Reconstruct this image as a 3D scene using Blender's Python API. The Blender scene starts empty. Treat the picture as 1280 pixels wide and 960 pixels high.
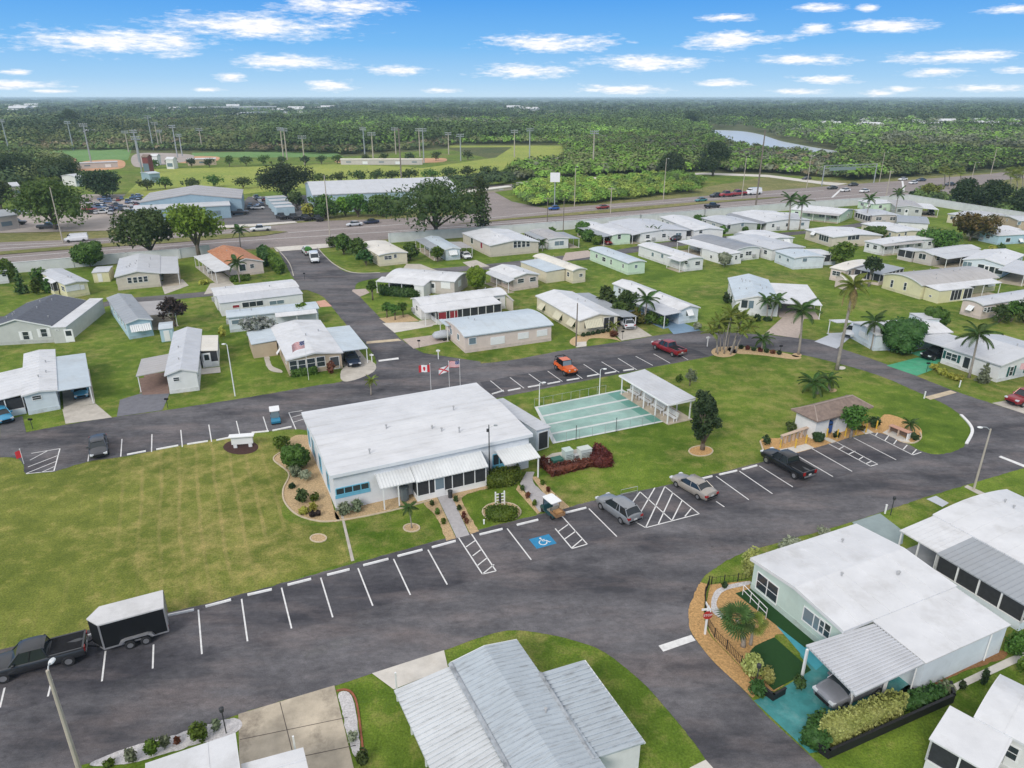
import bpy, bmesh, math, random
import numpy as np
from mathutils import Vector, Matrix

R = math.radians
rnd = random.Random(7)
SC = bpy.context.scene
COL = SC.collection

# ------------------------------------------------------------------ camera model (used to survey the site from the photo)
FPX, CAMH, HORY = 880.0, 35.0, 122.0
EXPO = 0.56
STRIPE = -25
HAZE = 0.00015
PITCH = math.atan((480 - HORY) / FPX)
CP, SP = math.cos(PITCH), math.sin(PITCH)

def ray(px, py):
    a = (px - 640) / FPX
    b = (480 - py) / FPX
    return Vector((a, CP + b * SP, -SP + b * CP))

def G(px, py, z=0.0):
    """Surveyed point on the level z under photo pixel (px, py)."""
    d = ray(px, py)
    t = (z - CAMH) / d.z
    return Vector((d.x * t, d.y * t, z))

def project(p):
    z = p[2] - CAMH
    fw = p[1] * CP - z * SP
    up = p[1] * SP + z * CP
    return 640 + FPX * p[0] / fw, 480 - FPX * up / fw

# ------------------------------------------------------------------ mesh collector
class MB:
    def __init__(s):
        s.v = []; s.f = []; s.m = []
    def poly(s, pts, mi=0):
        n = len(s.v)
        s.v.extend([tuple(p) for p in pts])
        s.f.append(tuple(range(n, n + len(pts)))); s.m.append(mi)
        return s
    def raw(s, vs, fs, mi=0):
        n = len(s.v)
        s.v.extend([tuple(p) for p in vs])
        for f in fs:
            s.f.append(tuple(i + n for i in f)); s.m.append(mi)
        return s
    def box(s, c, size, rz=0.0, mi=0, taper=1.0):
        hx, hy, hz = size[0] / 2, size[1] / 2, size[2] / 2
        co, si = math.cos(rz), math.sin(rz)
        vs = []
        for z, k in ((-hz, 1.0), (hz, taper)):
            for x, y in ((-hx, -hy), (hx, -hy), (hx, hy), (-hx, hy)):
                x *= k; y *= k
                vs.append((c[0] + x * co - y * si, c[1] + x * si + y * co, c[2] + z))
        return s.raw(vs, [(3, 2, 1, 0), (4, 5, 6, 7), (0, 1, 5, 4), (1, 2, 6, 5), (2, 3, 7, 6), (3, 0, 4, 7)], mi)
    def b2(s, lo, hi, mi=0):
        return s.box([(a + b) / 2 for a, b in zip(lo, hi)], [abs(b - a) for a, b in zip(lo, hi)], 0, mi)
    def prism(s, pts, z0, z1, mi=0, mtop=None):
        n = len(pts)
        ar = sum(pts[i][0] * pts[(i + 1) % n][1] - pts[(i + 1) % n][0] * pts[i][1] for i in range(n))
        if ar < 0: pts = list(reversed(pts))
        k = len(s.v)
        s.v.extend([(p[0], p[1], z0) for p in pts] + [(p[0], p[1], z1) for p in pts])
        s.f.append(tuple(k + i for i in reversed(range(n)))); s.m.append(mi)
        s.f.append(tuple(k + n + i for i in range(n))); s.m.append(mi if mtop is None else mtop)
        for i in range(n):
            j = (i + 1) % n
            s.f.append((k + i, k + j, k + n + j, k + n + i)); s.m.append(mi)
        return s
    def tube(s, pts, rad, n=8, mi=0, cap=True):
        pts = [Vector(p) for p in pts]
        if not isinstance(rad, (list, tuple)): rad = [rad] * len(pts)
        k = len(s.v)
        for i, p in enumerate(pts):
            d = (pts[min(i + 1, len(pts) - 1)] - pts[max(i - 1, 0)]).normalized()
            a = Vector((0, 0, 1)) if abs(d.z) < .9 else Vector((1, 0, 0))
            u = d.cross(a).normalized(); w = d.cross(u)
            for j in range(n):
                t = 2 * math.pi * j / n
                q = p + (u * math.cos(t) + w * math.sin(t)) * rad[i]
                s.v.append(tuple(q))
        for i in range(len(pts) - 1):
            for j in range(n):
                a = k + i * n + j; b = k + i * n + (j + 1) % n
                s.f.append((a, a + n, b + n, b)); s.m.append(mi)
        if cap:
            s.f.append(tuple(k + j for j in range(n))); s.m.append(mi)
            s.f.append(tuple(k + (len(pts) - 1) * n + j for j in reversed(range(n)))); s.m.append(mi)
        return s
    def lathe(s, prof, c=(0, 0, 0), n=16, mi=0):
        k = len(s.v)
        for r, z in prof:
            for j in range(n):
                t = 2 * math.pi * j / n
                s.v.append((c[0] + r * math.cos(t), c[1] + r * math.sin(t), c[2] + z))
        for i in range(len(prof) - 1):
            for j in range(n):
                a = k + i * n + j; b = k + i * n + (j + 1) % n
                s.f.append((a, b, b + n, a + n)); s.m.append(mi)
        return s
    def blob(s, c, r, mi=0, n=8, sq=(1, 1, 1)):
        prof = [(max(.001, r * math.cos(t)), r * math.sin(t)) for t in [(-90 + 180 * i / n) * math.pi / 180 for i in range(n + 1)]]
        k = len(s.v)
        s.lathe(prof, (0, 0, 0), 10, mi)
        for i in range(k, len(s.v)):
            x, y, z = s.v[i]; s.v[i] = (c[0] + x * sq[0], c[1] + y * sq[1], c[2] + z * sq[2])
        return s
    def profile_x(s, prof, x0, x1, mi=0):
        """closed (y,z) outline swept along x"""
        n = len(prof); k = len(s.v)
        ar = sum(prof[i][0] * prof[(i + 1) % n][1] - prof[(i + 1) % n][0] * prof[i][1] for i in range(n))
        if ar < 0: prof = list(reversed(prof))
        s.v.extend([(x0, p[0], p[1]) for p in prof] + [(x1, p[0], p[1]) for p in prof])
        s.f.append(tuple(k + i for i in reversed(range(n)))); s.m.append(mi)
        s.f.append(tuple(k + n + i for i in range(n))); s.m.append(mi)
        for i in range(n):
            j = (i + 1) % n
            s.f.append((k + i, k + j, k + n + j, k + n + i)); s.m.append(mi)
        return s
    def profile_y(s, prof, y0, y1, mi=0):
        k = len(s.v); s.profile_x([(p[0], p[1]) for p in prof], y0, y1, mi)
        for i in range(k, len(s.v)):
            x, y, z = s.v[i]; s.v[i] = (y, x, z)
        return s
    def mesh(s, name, mats, smooth=False, ang=None):
        me = bpy.data.meshes.new(name)
        me.from_pydata(s.v, [], s.f)
        if not isinstance(mats, (list, tuple)): mats = [mats]
        for m in mats: me.materials.append(m)
        if len(mats) > 1: me.polygons.foreach_set('material_index', s.m)
        if smooth: me.polygons.foreach_set('use_smooth', [True] * len(me.polygons))
        if smooth and smooth is not True: me.set_sharp_from_angle(angle=R(smooth))
        bm = bmesh.new(); bm.from_mesh(me)
        bmesh.ops.recalc_face_normals(bm, faces=bm.faces); bm.to_mesh(me); bm.free()
        me.update(); return me
    def build(s, name, mats, parent=None, smooth=False, loc=None, rz=None):
        o = bpy.data.objects.new(name, s.mesh(name, mats, smooth))
        COL.objects.link(o)
        if parent: o.parent = parent
        if loc is not None: o.location = loc
        if rz is not None: o.rotation_euler = (0, 0, rz)
        return o

def tag(o, label=None, cat=None, group=None, kind=None):
    if label: o['label'] = label
    if cat: o['category'] = cat
    if group: o['group'] = group
    if kind: o['kind'] = kind
    return o

def thing(name, label, cat, loc=(0, 0, 0), rz=0.0, group=None):
    o = bpy.data.objects.new(name, None); COL.objects.link(o)
    o.empty_display_size = .3
    o.location = loc; o.rotation_euler = (0, 0, rz)
    return tag(o, label, cat, group)

_kids = {}
def kids(o):
    return [c for c in bpy.data.objects if c.parent == o]

def copy_tree(o, parent=None, ch=None):
    c = o.copy(); COL.objects.link(c)
    if parent: c.parent = parent
    for k in (ch if ch is not None else list(o.children)):
        copy_tree(k, c)
    return c

# ------------------------------------------------------------------ materials
MATS = {}
def _nt(name):
    m = bpy.data.materials.new(name); m.use_nodes = True
    nt = m.node_tree; nt.nodes.clear()
    out = nt.nodes.new('ShaderNodeOutputMaterial')
    b = nt.nodes.new('ShaderNodeBsdfPrincipled')
    nt.links.new(b.outputs[0], out.inputs[0])
    return m, nt, b

def N(nt, t, **kw):
    n = nt.nodes.new(t)
    for k, v in kw.items():
        if k.startswith('i_'):
            key = k[2:]
            key = int(key) if key.isdigit() else key
            n.inputs[key].default_value = v
        else: setattr(n, k, v)
    return n

def noise(nt, vec, scale, detail=4, rough=.6):
    n = N(nt, 'ShaderNodeTexNoise'); n.inputs['Scale'].default_value = scale
    n.inputs['Detail'].default_value = detail; n.inputs['Roughness'].default_value = rough
    if vec is not None: nt.links.new(vec, n.inputs['Vector'])
    return n.outputs['Fac']

def ramp(nt, fac, stops):
    n = N(nt, 'ShaderNodeValToRGB'); e = n.color_ramp.elements
    while len(e) < len(stops): e.new(.5)
    for i, (p, c) in enumerate(stops):
        e[i].position = p; e[i].color = (*c, 1) if len(c) == 3 else c
    nt.links.new(fac, n.inputs[0]); return n.outputs[0]

def mix(nt, a, b, fac, mode='MIX'):
    n = N(nt, 'ShaderNodeMix', data_type='RGBA', blend_type=mode)
    def put(sock, v):
        if hasattr(v, 'is_linked') or isinstance(v, bpy.types.NodeSocket): nt.links.new(v, sock)
        elif isinstance(v, (int, float)): sock.default_value = v
        else: sock.default_value = (*v, 1)
    put(n.inputs[0], fac); put(n.inputs[6], a); put(n.inputs[7], b)
    return n.outputs[2]

def math_(nt, op, a, b=None, c=None):
    n = N(nt, 'ShaderNodeMath', operation=op)
    for i, v in enumerate((a, b, c)):
        if v is None: continue
        if isinstance(v, (int, float)): n.inputs[i].default_value = v
        else: nt.links.new(v, n.inputs[i])
    return n.outputs[0]

def pos(nt):
    return N(nt, 'ShaderNodeNewGeometry').outputs['Position']
def objc(nt):
    return N(nt, 'ShaderNodeTexCoord').outputs['Object']
def mapping(nt, vec, scale=(1, 1, 1), rot=(0, 0, 0)):
    n = N(nt, 'ShaderNodeMapping'); n.inputs['Scale'].default_value = scale; n.inputs['Rotation'].default_value = rot
    nt.links.new(vec, n.inputs['Vector']); return n.outputs[0]

def cm(c, k):
    return tuple(min(1, x * k) for x in c)

def plain(name, c, rough=.6, var=.12, scale=1.5, metal=0.0, bump=0.0, spec=.4, dirt=None, dirt_amt=.5, streak=None):
    """A painted / cast surface: base colour, soft large variation, fine grain and optional dirt."""
    if name in MATS: return MATS[name]
    m, nt, b = _nt(name)
    p = pos(nt)
    a = noise(nt, p, scale, 5, .65)
    col = ramp(nt, a, [(.3, cm(c, 1 - var)), (.7, cm(c, 1 + var * .6))])
    if dirt:
        q = mapping(nt, objc(nt), streak) if streak else p
        d = noise(nt, q, scale * .6 if not streak else 1.0, 8, .72)
        k = ramp(nt, d, [(.5, (0, 0, 0)), (.72, (dirt_amt,) * 3)])
        col = mix(nt, col, dirt, k)
    nt.links.new(col, b.inputs['Base Color'])
    b.inputs['Roughness'].default_value = rough
    b.inputs['Metallic'].default_value = metal
    b.inputs['Specular IOR Level'].default_value = spec
    if bump:
        f = noise(nt, p, scale * 12, 4, .7)
        bn = N(nt, 'ShaderNodeBump'); bn.inputs['Strength'].default_value = bump; bn.inputs['Distance'].default_value = .05
        nt.links.new(f, bn.inputs['Height']); nt.links.new(bn.outputs[0], b.inputs['Normal'])
    m['base'] = c
    MATS[name] = m; return m

def glassy(name, c, rough=.08):
    if name in MATS: return MATS[name]
    m, nt, b = _nt(name)
    b.inputs['Base Color'].default_value = (*c, 1); b.inputs['Roughness'].default_value = rough
    b.inputs['Specular IOR Level'].default_value = .6
    MATS[name] = m; return m

def paint(name, c, coat=.6, metal=.0):
    if name in MATS: return MATS[name]
    m, nt, b = _nt(name)
    a = noise(nt, objc(nt), 2.2, 3)
    nt.links.new(ramp(nt, a, [(.3, cm(c, .93)), (.7, cm(c, 1.05))]), b.inputs['Base Color'])
    b.inputs['Roughness'].default_value = .32; b.inputs['Metallic'].default_value = metal
    b.inputs['Coat Weight'].default_value = coat; b.inputs['Coat Roughness'].default_value = .06
    MATS[name] = m; return m

def leafmat(name, c, c2, rough=.55, tint=False, trans=.25, scale=.5):
    if name in MATS: return MATS[name]
    m, nt, b = _nt(name)
    p = objc(nt)
    a = noise(nt, p, scale, 3, .6)
    oi = N(nt, 'ShaderNodeObjectInfo').outputs['Random']
    col = ramp(nt, a, [(.33, c), (.66, c2)])
    f = noise(nt, p, 9, 2)
    col = mix(nt, col, ramp(nt, f, [(.3, (.62,) * 3), (.7, (1.3,) * 3)]), 1.0, 'MULTIPLY')
    if tint:
        at = N(nt, 'ShaderNodeAttribute', attribute_name='tint').outputs['Color']
        col = mix(nt, col, at, 1.0, 'MULTIPLY')
    else:
        hs = N(nt, 'ShaderNodeHueSaturation')
        nt.links.new(math_(nt, 'MULTIPLY_ADD', oi, .04, .48), hs.inputs['Hue'])
        nt.links.new(math_(nt, 'MULTIPLY_ADD', oi, .4, .8), hs.inputs['Value'])
        nt.links.new(col, hs.inputs['Color']); col = hs.outputs[0]
    nt.links.new(col, b.inputs['Base Color'])
    b.inputs['Roughness'].default_value = rough; b.inputs['Specular IOR Level'].default_value = .25
    tr = N(nt, 'ShaderNodeBsdfTranslucent'); nt.links.new(col, tr.inputs[0])
    ms = N(nt, 'ShaderNodeMixShader'); ms.inputs[0].default_value = trans
    nt.links.new(b.outputs[0], ms.inputs[1]); nt.links.new(tr.outputs[0], ms.inputs[2])
    nt.links.new(ms.outputs[0], nt.nodes['Material Output'].inputs[0])
    MATS[name] = m; return m

def grassmat(name, lo, hi, dry, dry_pos=.62, stripe=0.0, patch=.09):
    if name in MATS: return MATS[name]
    m, nt, b = _nt(name)
    p = pos(nt)
    big = noise(nt, p, patch, 5, .62)
    mid = noise(nt, p, .55, 5, .7)
    fine = noise(nt, p, 7.0, 4, .75)
    col = ramp(nt, math_(nt, 'ADD', math_(nt, 'MULTIPLY', big, .65), math_(nt, 'MULTIPLY', noise(nt, p, .32, 6, .7), .35)), [(.40, lo), (.60, hi)])
    col = mix(nt, col, dry, ramp(nt, math_(nt, 'ADD', math_(nt, 'MULTIPLY', mid, .55), math_(nt, 'MULTIPLY', noise(nt, p, .05, 3), .45)), [(dry_pos - .08, (0, 0, 0)), (dry_pos + .1, (.75,) * 3)]))
    if stripe:
        w = N(nt, 'ShaderNodeTexWave', wave_type='BANDS', bands_direction='X')
        w.inputs['Scale'].default_value = .19; w.inputs['Distortion'].default_value = 1.6; w.inputs['Detail'].default_value = 3
        w.inputs['Detail Scale'].default_value = .6
        nt.links.new(mapping(nt, p, (1, 1, 1), (0, 0, R(STRIPE))), w.inputs['Vector'])
        k = math_(nt, 'MULTIPLY', ramp(nt, w.outputs['Fac'], [(.84, (0, 0, 0)), (1, (.6,) * 3)]), ramp(nt, noise(nt, p, .045, 3), [(.47, (0, 0, 0)), (.6, (stripe,) * 3)]))
        col = mix(nt, col, dry, k)
    col = mix(nt, col, ramp(nt, fine, [(.25, (.45,) * 3), (.75, (1.55,) * 3)]), 1.0, 'MULTIPLY')
    col = mix(nt, col, ramp(nt, mid, [(.3, (.70, .76, .70)), (.7, (1.22, 1.18, 1.15))]), 1.0, 'MULTIPLY')
    nt.links.new(col, b.inputs['Base Color'])
    b.inputs['Roughness'].default_value = .9; b.inputs['Specular IOR Level'].default_value = .15
    bn = N(nt, 'ShaderNodeBump'); bn.inputs['Strength'].default_value = .6; bn.inputs['Distance'].default_value = .06
    nt.links.new(fine, bn.inputs['Height']); nt.links.new(bn.outputs[0], b.inputs['Normal'])
    MATS[name] = m; return m

def asphaltmat(name, dark, light, rot=R(24), warm=(.20, .168, .162)):
    if name in MATS: return MATS[name]
    m, nt, b = _nt(name)
    p = pos(nt)
    st = mapping(nt, p, (.35, 1.3, 1), (0, 0, -rot))
    a = noise(nt, st, .16, 6, .6)
    c = noise(nt, p, .45, 6, .65)
    f = noise(nt, p, 14, 3, .8)
    col = ramp(nt, math_(nt, 'ADD', math_(nt, 'MULTIPLY', a, .7), math_(nt, 'MULTIPLY', c, .3)), [(.40, dark), (.60, light)])
    col = mix(nt, col, warm, ramp(nt, noise(nt, st, .3, 5, .6), [(.48, (0, 0, 0)), (.72, (.7,) * 3)]))
    v = N(nt, 'ShaderNodeTexVoronoi', feature='DISTANCE_TO_EDGE'); v.inputs['Scale'].default_value = .11
    wv = mapping(nt, p); 
    dn = N(nt, 'ShaderNodeVectorMath', operation='ADD'); nt.links.new(p, dn.inputs[0])
    nz = N(nt, 'ShaderNodeTexNoise'); nz.inputs['Scale'].default_value = .5; nz.inputs['Detail'].default_value = 5; nt.links.new(p, nz.inputs['Vector'])
    sc = N(nt, 'ShaderNodeVectorMath', operation='SCALE'); sc.inputs['Scale'].default_value = 5; nt.links.new(nz.outputs['Color'], sc.inputs[0])
    nt.links.new(sc.outputs[0], dn.inputs[1]); nt.links.new(dn.outputs[0], v.inputs['Vector'])
    col = mix(nt, col, ramp(nt, noise(nt, mapping(nt, p, (.6, 1.2, 1), (0, 0, -rot)), 2.2, 6, .75), [(.3, (.74,) * 3), (.7, (1.24,) * 3)]), 1.0, 'MULTIPLY')
    col = mix(nt, col, (.55,) * 3, ramp(nt, noise(nt, p, .85, 3, .5), [(.66, (0, 0, 0)), (.74, (.6,) * 3)]), 'MULTIPLY')
    col = mix(nt, col, (.75,) * 3, ramp(nt, v.outputs['Distance'], [(.0, (.55,) * 3), (.012, (0, 0, 0))]), 'MULTIPLY')
    col = mix(nt, col, ramp(nt, f, [(.25, (.72,) * 3), (.75, (1.25,) * 3)]), 1.0, 'MULTIPLY')
    nt.links.new(col, b.inputs['Base Color'])
    b.inputs['Roughness'].default_value = .85; b.inputs['Specular IOR Level'].default_value = .25
    MATS[name] = m; return m
# ------------------------------------------------------------------ base materials of the place
GRASS = grassmat('grass', (.077, .136, .013), (.162, .230, .031), (.27, .22, .09), .56)
MOWN = grassmat('mown_field', (.125, .155, .026), (.215, .232, .050), (.36, .285, .115), .57, stripe=.8)
SPORT = grassmat('sports_turf', (.24, .30, .06), (.33, .36, .08), (.42, .36, .13), .62, patch=.03)
BALLGREEN = grassmat('ball_turf', (.13, .25, .08), (.18, .30, .11), (.25, .25, .09), .75, patch=.03)
VERGE = grassmat('verge_grass', (.155, .165, .055), (.215, .205, .075), (.30, .25, .12), .56, patch=.05)
WOODFLOOR = grassmat('woodland_floor', (.06, .09, .03), (.12, .13, .05), (.17, .14, .07), .55, patch=.008)
SCRUBFLOOR = grassmat('scrub_floor', (.10, .16, .03), (.17, .20, .05), (.20, .17, .08), .6, patch=.03)
ASPH = asphaltmat('asphalt', (.058, .057, .064), (.158, .151, .158))
ASPHD = asphaltmat('asphalt_sealed', (.045, .046, .054), (.085, .083, .092))
LANE = asphaltmat('asphalt_worn', (.10, .098, .102), (.15, .145, .148))
HWY = asphaltmat('highway_asphalt', (.225, .192, .178), (.30, .257, .24), R(4), (.30, .25, .23))
CONC = plain('concrete', (.50, .46, .40), .9, .16, .9, bump=.2, dirt=(.26, .22, .18), dirt_amt=.6)
CONCW = plain('pale_concrete', (.62, .58, .52), .9, .14, .8, bump=.2, dirt=(.42, .37, .30), dirt_amt=.5)
OLDCONC = plain('stained_concrete', (.50, .43, .33), .9, .30, .55, bump=.3, dirt=(.14, .115, .09), dirt_amt=.95)
PAVEG = plain('grey_paver_path', (.42, .40, .40), .9, .16, 2.5, bump=.3, dirt=(.30, .27, .25), dirt_amt=.5)
MULCH = plain('orange_mulch', (.62, .37, .15), .95, .42, 7.0, bump=.9, dirt=(.26, .14, .05), dirt_amt=.75)
MULCHP = plain('pale_mulch', (.60, .43, .24), .95, .40, 7.0, bump=.9, dirt=(.30, .19, .09), dirt_amt=.7)
MULCHD = plain('dark_mulch', (.075, .035, .028), .95, .35, 6.0, bump=.9)
STONEW = plain('white_gravel', (.72, .69, .68), .95, .32, 9.0, bump=.9, dirt=(.40, .36, .34), dirt_amt=.7)
CURB = plain('curb_stone', (.56, .46, .33), .9, .2, 2.2, bump=.3)
REDBRICK = plain('red_edging_brick', (.30, .10, .055), .9, .3, 3.0, bump=.4)
WLINE = plain('road_paint', (.74, .73, .71), .7, .16, 3.0, dirt=(.35, .34, .34), dirt_amt=.45)
CREAMLINE = plain('cream_strip', (.56, .46, .32), .85, .18, 1.2, dirt=(.35, .28, .2))
BLUEP = plain('blue_road_paint', (.02, .22, .42), .6, .15, 3.0)
TURQ = plain('turquoise_paint', (.045, .235, .235), .55, .35, .8, dirt=(.25, .38, .36), dirt_amt=.55)
AQUAP = plain('aqua_path_paint', (.06, .33, .40), .55, .18, .8)
GREENP = plain('green_drive_paint', (.07, .36, .20), .6, .22, .8, dirt=(.25, .42, .32), dirt_amt=.5)
BLUED = plain('blue_drive_paint', (.19, .29, .40), .65, .14, .8)
GREYB = plain('pale_grey_drive', (.50, .52, .56), .8, .1, .8)
PINKD = plain('salmon_drive', (.60, .33, .24), .8, .14, .8)
BRICKD = plain('brown_paver', (.25, .165, .135), .9, .25, 2.5)
TANPAVE = plain('tan_paver', (.46, .38, .33), .9, .2, 2.0, bump=.2)
FAKETURF = plain('artificial_turf', (.014, .060, .012), .95, .12, 5.0, bump=.5)
DIRT = plain('infield_clay', (.56, .31, .17), .95, .2, .1, dirt=(.66, .42, .26))
SHELL = plain('shell_ground', (.40, .345, .31), .95, .2, .2)
COURT = plain('court_green', (.27, .42, .365), .55, .26, .35, dirt=(.45, .54, .50), dirt_amt=.65)
COURTD = plain('court_dark_green', (.12, .30, .24), .5, .15, .5)
WPAINT = plain('white_paint', (.80, .80, .79), .5, .06, 1.0)

_jr = random.Random(3)
def catmull(P, n=12):
    """px/py/corner list -> smooth outline in metres; a third value of 1 keeps a corner sharp"""
    out = []
    L = len(P)
    W = [G(p[0], p[1]) for p in P]
    cor = [len(p) > 2 and p[2] for p in P]
    for i in range(L):
        a, b = W[i], W[(i + 1) % L]
        pa = a if cor[i] else W[i - 1]
        nb = b if cor[(i + 1) % L] else W[(i + 2) % L]
        if cor[i] and cor[(i + 1) % L]:
            out.append(a); continue
        for k in range(n):
            t = k / n
            q = .5 * ((2 * a) + (b - pa) * t + (2 * pa - 5 * a + 4 * b - nb) * t * t + (3 * a - pa - 3 * b + nb) * t ** 3)
            j = .06 if 3 < (b - a).length < 60 and k else .015
            out.append(q + Vector((_jr.uniform(-j, j), _jr.uniform(-j, j), 0)))
    return out

def sharp(P):
    return [(p[0], p[1], 1) for p in P]

def flat(name, P, z, mat, label=None, parent=None, curve=True, kind='structure'):
    pts = catmull(P if curve else sharp(P))
    m = MB(); m.poly([(p.x, p.y, z) for p in pts])
    o = m.build(name, mat, parent)
    if not parent:
        tag(o, kind=kind, label=label)
    return o

def ribbon(m, pts, w, z, mi=0):
    """flat strip of width w along points in metres"""
    P = [Vector((p[0], p[1], 0)) for p in pts]
    L, Rr = [], []
    for i, p in enumerate(P):
        d = (P[min(i + 1, len(P) - 1)] - P[max(i - 1, 0)]).normalized(); n = Vector((-d.y, d.x, 0)) * w / 2
        L.append(p + n); Rr.append(p - n)
    for i in range(len(P) - 1):
        m.poly([(Rr[i].x, Rr[i].y, z), (Rr[i + 1].x, Rr[i + 1].y, z), (L[i + 1].x, L[i + 1].y, z), (L[i].x, L[i].y, z)], mi)

def kerb(name, P, w, h, mat, label, cat='kerb', closed=False, parent=None):
    pts = catmull(P) if closed else open_curve(P)
    if closed: pts = pts + [pts[0]]
    m = MB(); L, Q = [], []
    for i, p in enumerate(pts):
        d = (pts[min(i + 1, len(pts) - 1)] - pts[max(i - 1, 0)]).normalized(); n = Vector((-d.y, d.x, 0)) * w / 2
        L.append(p + n); Q.append(p - n)
    for i in range(len(pts) - 1):
        a, b, c, d = Q[i], Q[i + 1], L[i + 1], L[i]
        lo = [(q.x, q.y, -.02) for q in (a, b, c, d)]; hi = [(q.x, q.y, h) for q in (a, b, c, d)]
        m.raw(lo + hi, [(4, 5, 6, 7), (0, 1, 5, 4), (2, 3, 7, 6)] + ([(3, 0, 4, 7)] if i == 0 else []) + ([(1, 2, 6, 5)] if i == len(pts) - 2 else []))
    o = m.build(name, mat, parent)
    if not parent: tag(o, kind='structure', label=label)
    return o

def open_curve(P, n=6):
    W = [G(p[0], p[1]) for p in P]; out = []
    for i in range(len(W) - 1):
        a, b = W[i], W[i + 1]; pa = W[i - 1] if i else a; nb = W[i + 2] if i + 2 < len(W) else b
        for k in range(n):
            t = k / n
            out.append(.5 * ((2 * a) + (b - pa) * t + (2 * pa - 5 * a + 4 * b - nb) * t * t + (3 * a - pa - 3 * b + nb) * t ** 3))
    out.append(W[-1]); return out

# ------------------------------------------------------------------ ground to the horizon
m = MB(); m.poly([(15000 * math.cos(2 * math.pi * i / 64), 15000 * math.sin(2 * math.pi * i / 64), 0) for i in range(64)])
tag(m.build('ground', GRASS), kind='structure')
flat('woodland_ground', [(-600, 124.5), (1900, 124.5), (1900, 186), (1280, 213), (1100, 224), (960, 219), (880, 215), (760, 219), (690, 224), (640, 205), (560, 186), (430, 196), (330, 193), (180, 192), (0, 188), (-600, 188)], .03, WOODFLOOR, curve=False)
tag(flat('river', [(888, 163), (925, 164), (950, 168), (975, 176), (1010, 183), (1055, 191), (1040, 197), (1000, 191.5), (960, 187.5), (915, 181), (893, 172)], .09, glassy('river_water', (.50, .53, .55), .3)))
flat('river', [(980, 153.5), (1100, 154.5), (1100, 156), (980, 155)], .09, MATS['river_water'], curve=False)
flat('mown_field', [(0, 572), (32, 592, 1), (67, 590, 1), (112, 577), (160, 570), (225, 557), (290, 546, 1), (345, 552), (360, 610), (352, 640), (370, 655), (418, 662), (436, 702, 1), (320, 738), (215, 765), (0, 814), (-200, 860, 1), (-200, 600, 1)], .006, MOWN)
flat('sports_field', [(150, 250), (190, 211), (300, 209), (420, 204.5), (530, 210), (620, 197), (640, 184), (560, 184.5), (560, 182), (705, 182), (712, 204), (640, 211), (560, 221), (400, 233), (300, 243)], .04, SPORT, curve=False)
flat('sports_field', [(40, 199), (60, 188), (165, 185.5), (160, 200), (110, 202)], .05, BALLGREEN, curve=False)
flat('sports_field', [(240, 191), (330, 189.5), (420, 191), (430, 196), (330, 197), (240, 196)], .05, BALLGREEN, curve=False)
flat('sports_field', [(205, 169), (282, 166), (282, 163.5), (225, 164)], .05, SPORT, curve=False)
flat('sports_field', [(1080, 193), (1150, 192), (1180, 186), (1150, 183), (1090, 186)], .05, SPORT, curve=False)
flat('sports_field', [(1200, 193), (1280, 194), (1300, 188), (1215, 187)], .05, SPORT, curve=False)
flat('clay_infield', [(98, 213), (105, 202), (150, 200), (156, 208), (140, 212)], .06, DIRT)
flat('clay_infield', [(62, 204), (80, 197), (96, 199), (86, 206)], .06, DIRT)
flat('clay_infield', [(222, 203), (230, 196), (272, 196), (268, 202.5), (246, 204)], .06, DIRT)
flat('clay_infield', [(424, 203.5), (434, 198.5), (528, 198), (556, 198), (552, 202.5), (500, 204)], .06, DIRT)
flat('plaza', [(168, 208), (172, 192), (236, 193), (238, 200), (205, 206)], .07, SHELL)

# ------------------------------------------------------------------ highway and its verges
flat('verge', [(-80, 330), (-80, 290), (80, 283), (200, 283), (320, 277), (400, 270), (640, 262), (640, 262), (800, 247), (960, 221), (1040, 226), (1130, 222), (1300, 208), (1300, 232), (1170, 248), (960, 262), (640, 287), (400, 308), (100, 326)], .012, VERGE, curve=False)
flat('highway', [(-120, 307.5), (0, 303), (95, 299.5), (200, 293), (320, 284), (400, 276), (480, 274), (640, 264.5), (720, 258), (800, 252), (880, 245), (960, 238.5), (1030, 233), (1110, 227), (1212, 219.5), (1240, 217), (1265, 213.5), (1400, 206), (1400, 211), (1245, 226), (1200, 239), (1172, 246), (1110, 248), (960, 260), (800, 273), (640, 283.5), (480, 299.5), (400, 305), (320, 311), (95, 322.5), (0, 329), (-120, 336)], .018, HWY, curve=False)
flat('median', [(-120, 319), (0, 315), (95, 307.5), (200, 300), (320, 290), (345, 289), (360, 290), (330, 295), (200, 305), (95, 311.5), (0, 319), (-120, 324)], .14, VERGE, curve=False)
flat('median', [(560, 281.5), (640, 273), (800, 258.5), (880, 252.2), (960, 247), (985, 246), (960, 248.6), (880, 255), (800, 263), (640, 275.2)], .14, VERGE, curve=False)
flat('pavement', [(-120, 297), (0, 291.5), (140, 288.5), (145, 283.5), (0, 286), (-120, 290)], .1, SHELL, curve=False)
flat('pavement', [(150, 292), (320, 283.2), (372, 278.6), (368, 276.8), (320, 280), (150, 288)], .1, CONCW, curve=False)
flat('pavement', [(346, 315), (398, 311), (470, 304), (472, 302), (398, 305.5), (342, 309.5)], .1, CONCW, curve=False)
flat('side_road', [(645, 231.5), (700, 227.5), (760, 223.5), (830, 220), (880, 218.3), (960, 221.5), (1027, 230.5), (1045, 232), (1060, 229.5), (1027, 227), (960, 218.6), (880, 215.8), (760, 220.5), (645, 228)], .05, CONCW, curve=False)
flat('side_road', [(585, 285), (600, 262), (600, 245), (560, 238), (600, 232), (640, 230), (650, 236), (618, 240), (640, 252), (690, 262), (640, 266)], .022, HWY, curve=False)
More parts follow.
